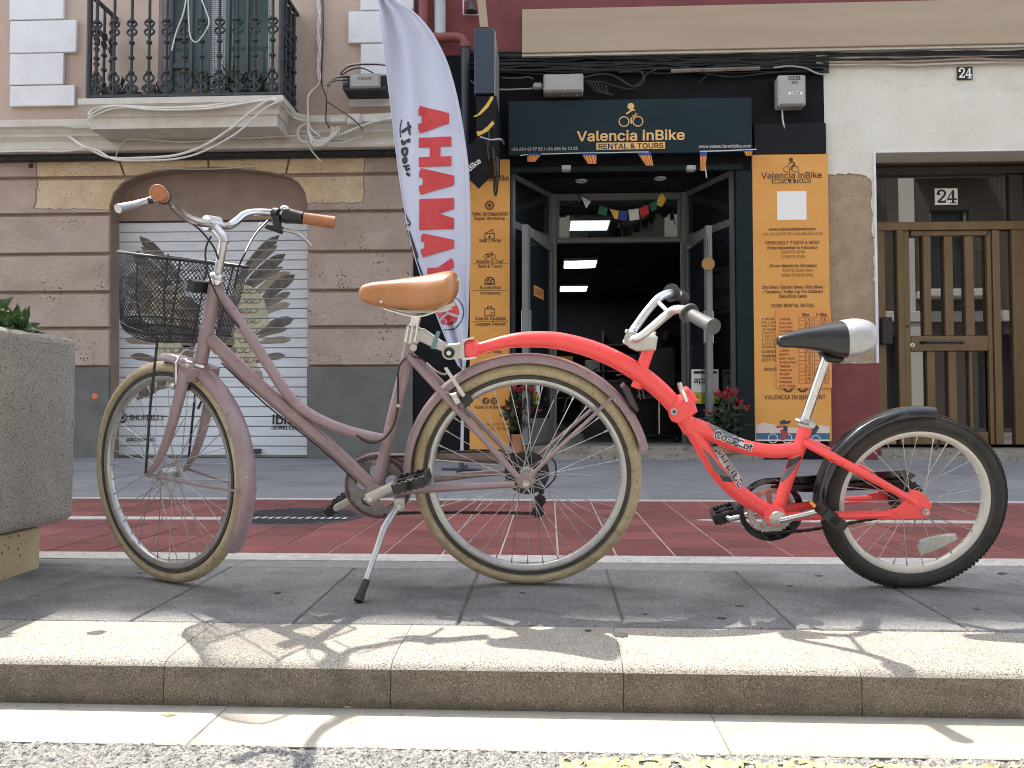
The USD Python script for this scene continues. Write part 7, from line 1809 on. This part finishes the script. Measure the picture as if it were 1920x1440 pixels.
decal(dc, 'grey_patch', [(1325, 792), (1342, 797), (1368, 808), (1388, 822), (1384, 832), (1362, 828), (1345, 818)], up_, ur, 'grey_decal')
decal(dc, 'dark_edge', [(1368, 806), (1392, 824), (1400, 842), (1378, 834), (1360, 826)], up_, ur, 'dark_decal', .0005)
decal(dc, 'grey_patch', [(1313, 835), (1330, 850), (1348, 872), (1372, 898), (1395, 900), (1370, 893), (1356, 888), (1340, 884)], dn_, dr2, 'grey_decal')
decal(dc, 'dark_edge', [(1338, 874), (1352, 888), (1378, 892), (1396, 904), (1372, 900), (1352, 898)], dn_, dr2, 'dark_decal', .0005)
decal(dc, 'grey_patch', [(1488, 866), (1498, 858), (1482, 882), (1462, 905), (1456, 902), (1466, 885)], se_, sr, 'grey_decal')
decal(dc, 'dark_edge', [(1466, 866), (1498, 850), (1500, 856), (1470, 880)], se_, sr, 'dark_decal', .0005)
def tube_text(g, s, pa, pb, h, path, rads, lift=.0009):
    a_, c_ = uv(*pa), uv(*pb); L_ = np.hypot(*(c_ - a_)); e = (c_ - a_) / L_; n = V([-e[1], e[0]])
    for grow, mat, ex in ((.0022, 'decal_white', lift), (.0, 'dark_decal', lift + .0006)):
        m_ = meshkit.text_mesh(s, h, 1.0, True); v = V(m_.vertices); k_ = L_ / v[:, 0].max()
        fs = m_.faces
        if grow:                                                # a pale outline round every letter
            pol = []
            for c3 in trimesh.graph.split(m_, only_watertight=False):
                sec = c3.vertices[c3.faces[(abs(c3.face_normals[:, 2] - 1) < .01)]][:, :, :2]
                pol.append(unary_union([Polygon(t_) for t_ in sec]).buffer(grow))
            g_ = unary_union(pol)
            m_ = trimesh.util.concatenate([trimesh.creation.extrude_polygon(q, 1.0, engine='earcut') for q in getattr(g_, 'geoms', [g_])]); v = V(m_.vertices); fs = m_.faces
        w2 = a_ + np.outer(v[:, 0] * k_, e) + np.outer(v[:, 1], n)
        vv = wrap(np.c_[w2, np.where(v[:, 2] > .5, 1.0, .2)], path, rads, ex)
        g.part('lettering', MB().add(vv, fs), mat, smooth=False)
tube_text(dc, 'Co-Pilot', (1334, 815), (1405, 842), .018, up_, ur)
tube_text(dc, 'WEERIDE', (1336, 843), (1383, 911), .019, dn_, dr2)
ssp = [(1506, 828), (1545, 848), (1600, 878), (1655, 907), (1716, 942)]
decal(dc, 'grey_patch', [(1594, 872), (1606, 874), (1640, 894), (1660, 906), (1650, 908), (1618, 892)], ssp, [.0125] * 5, 'grey_decal')
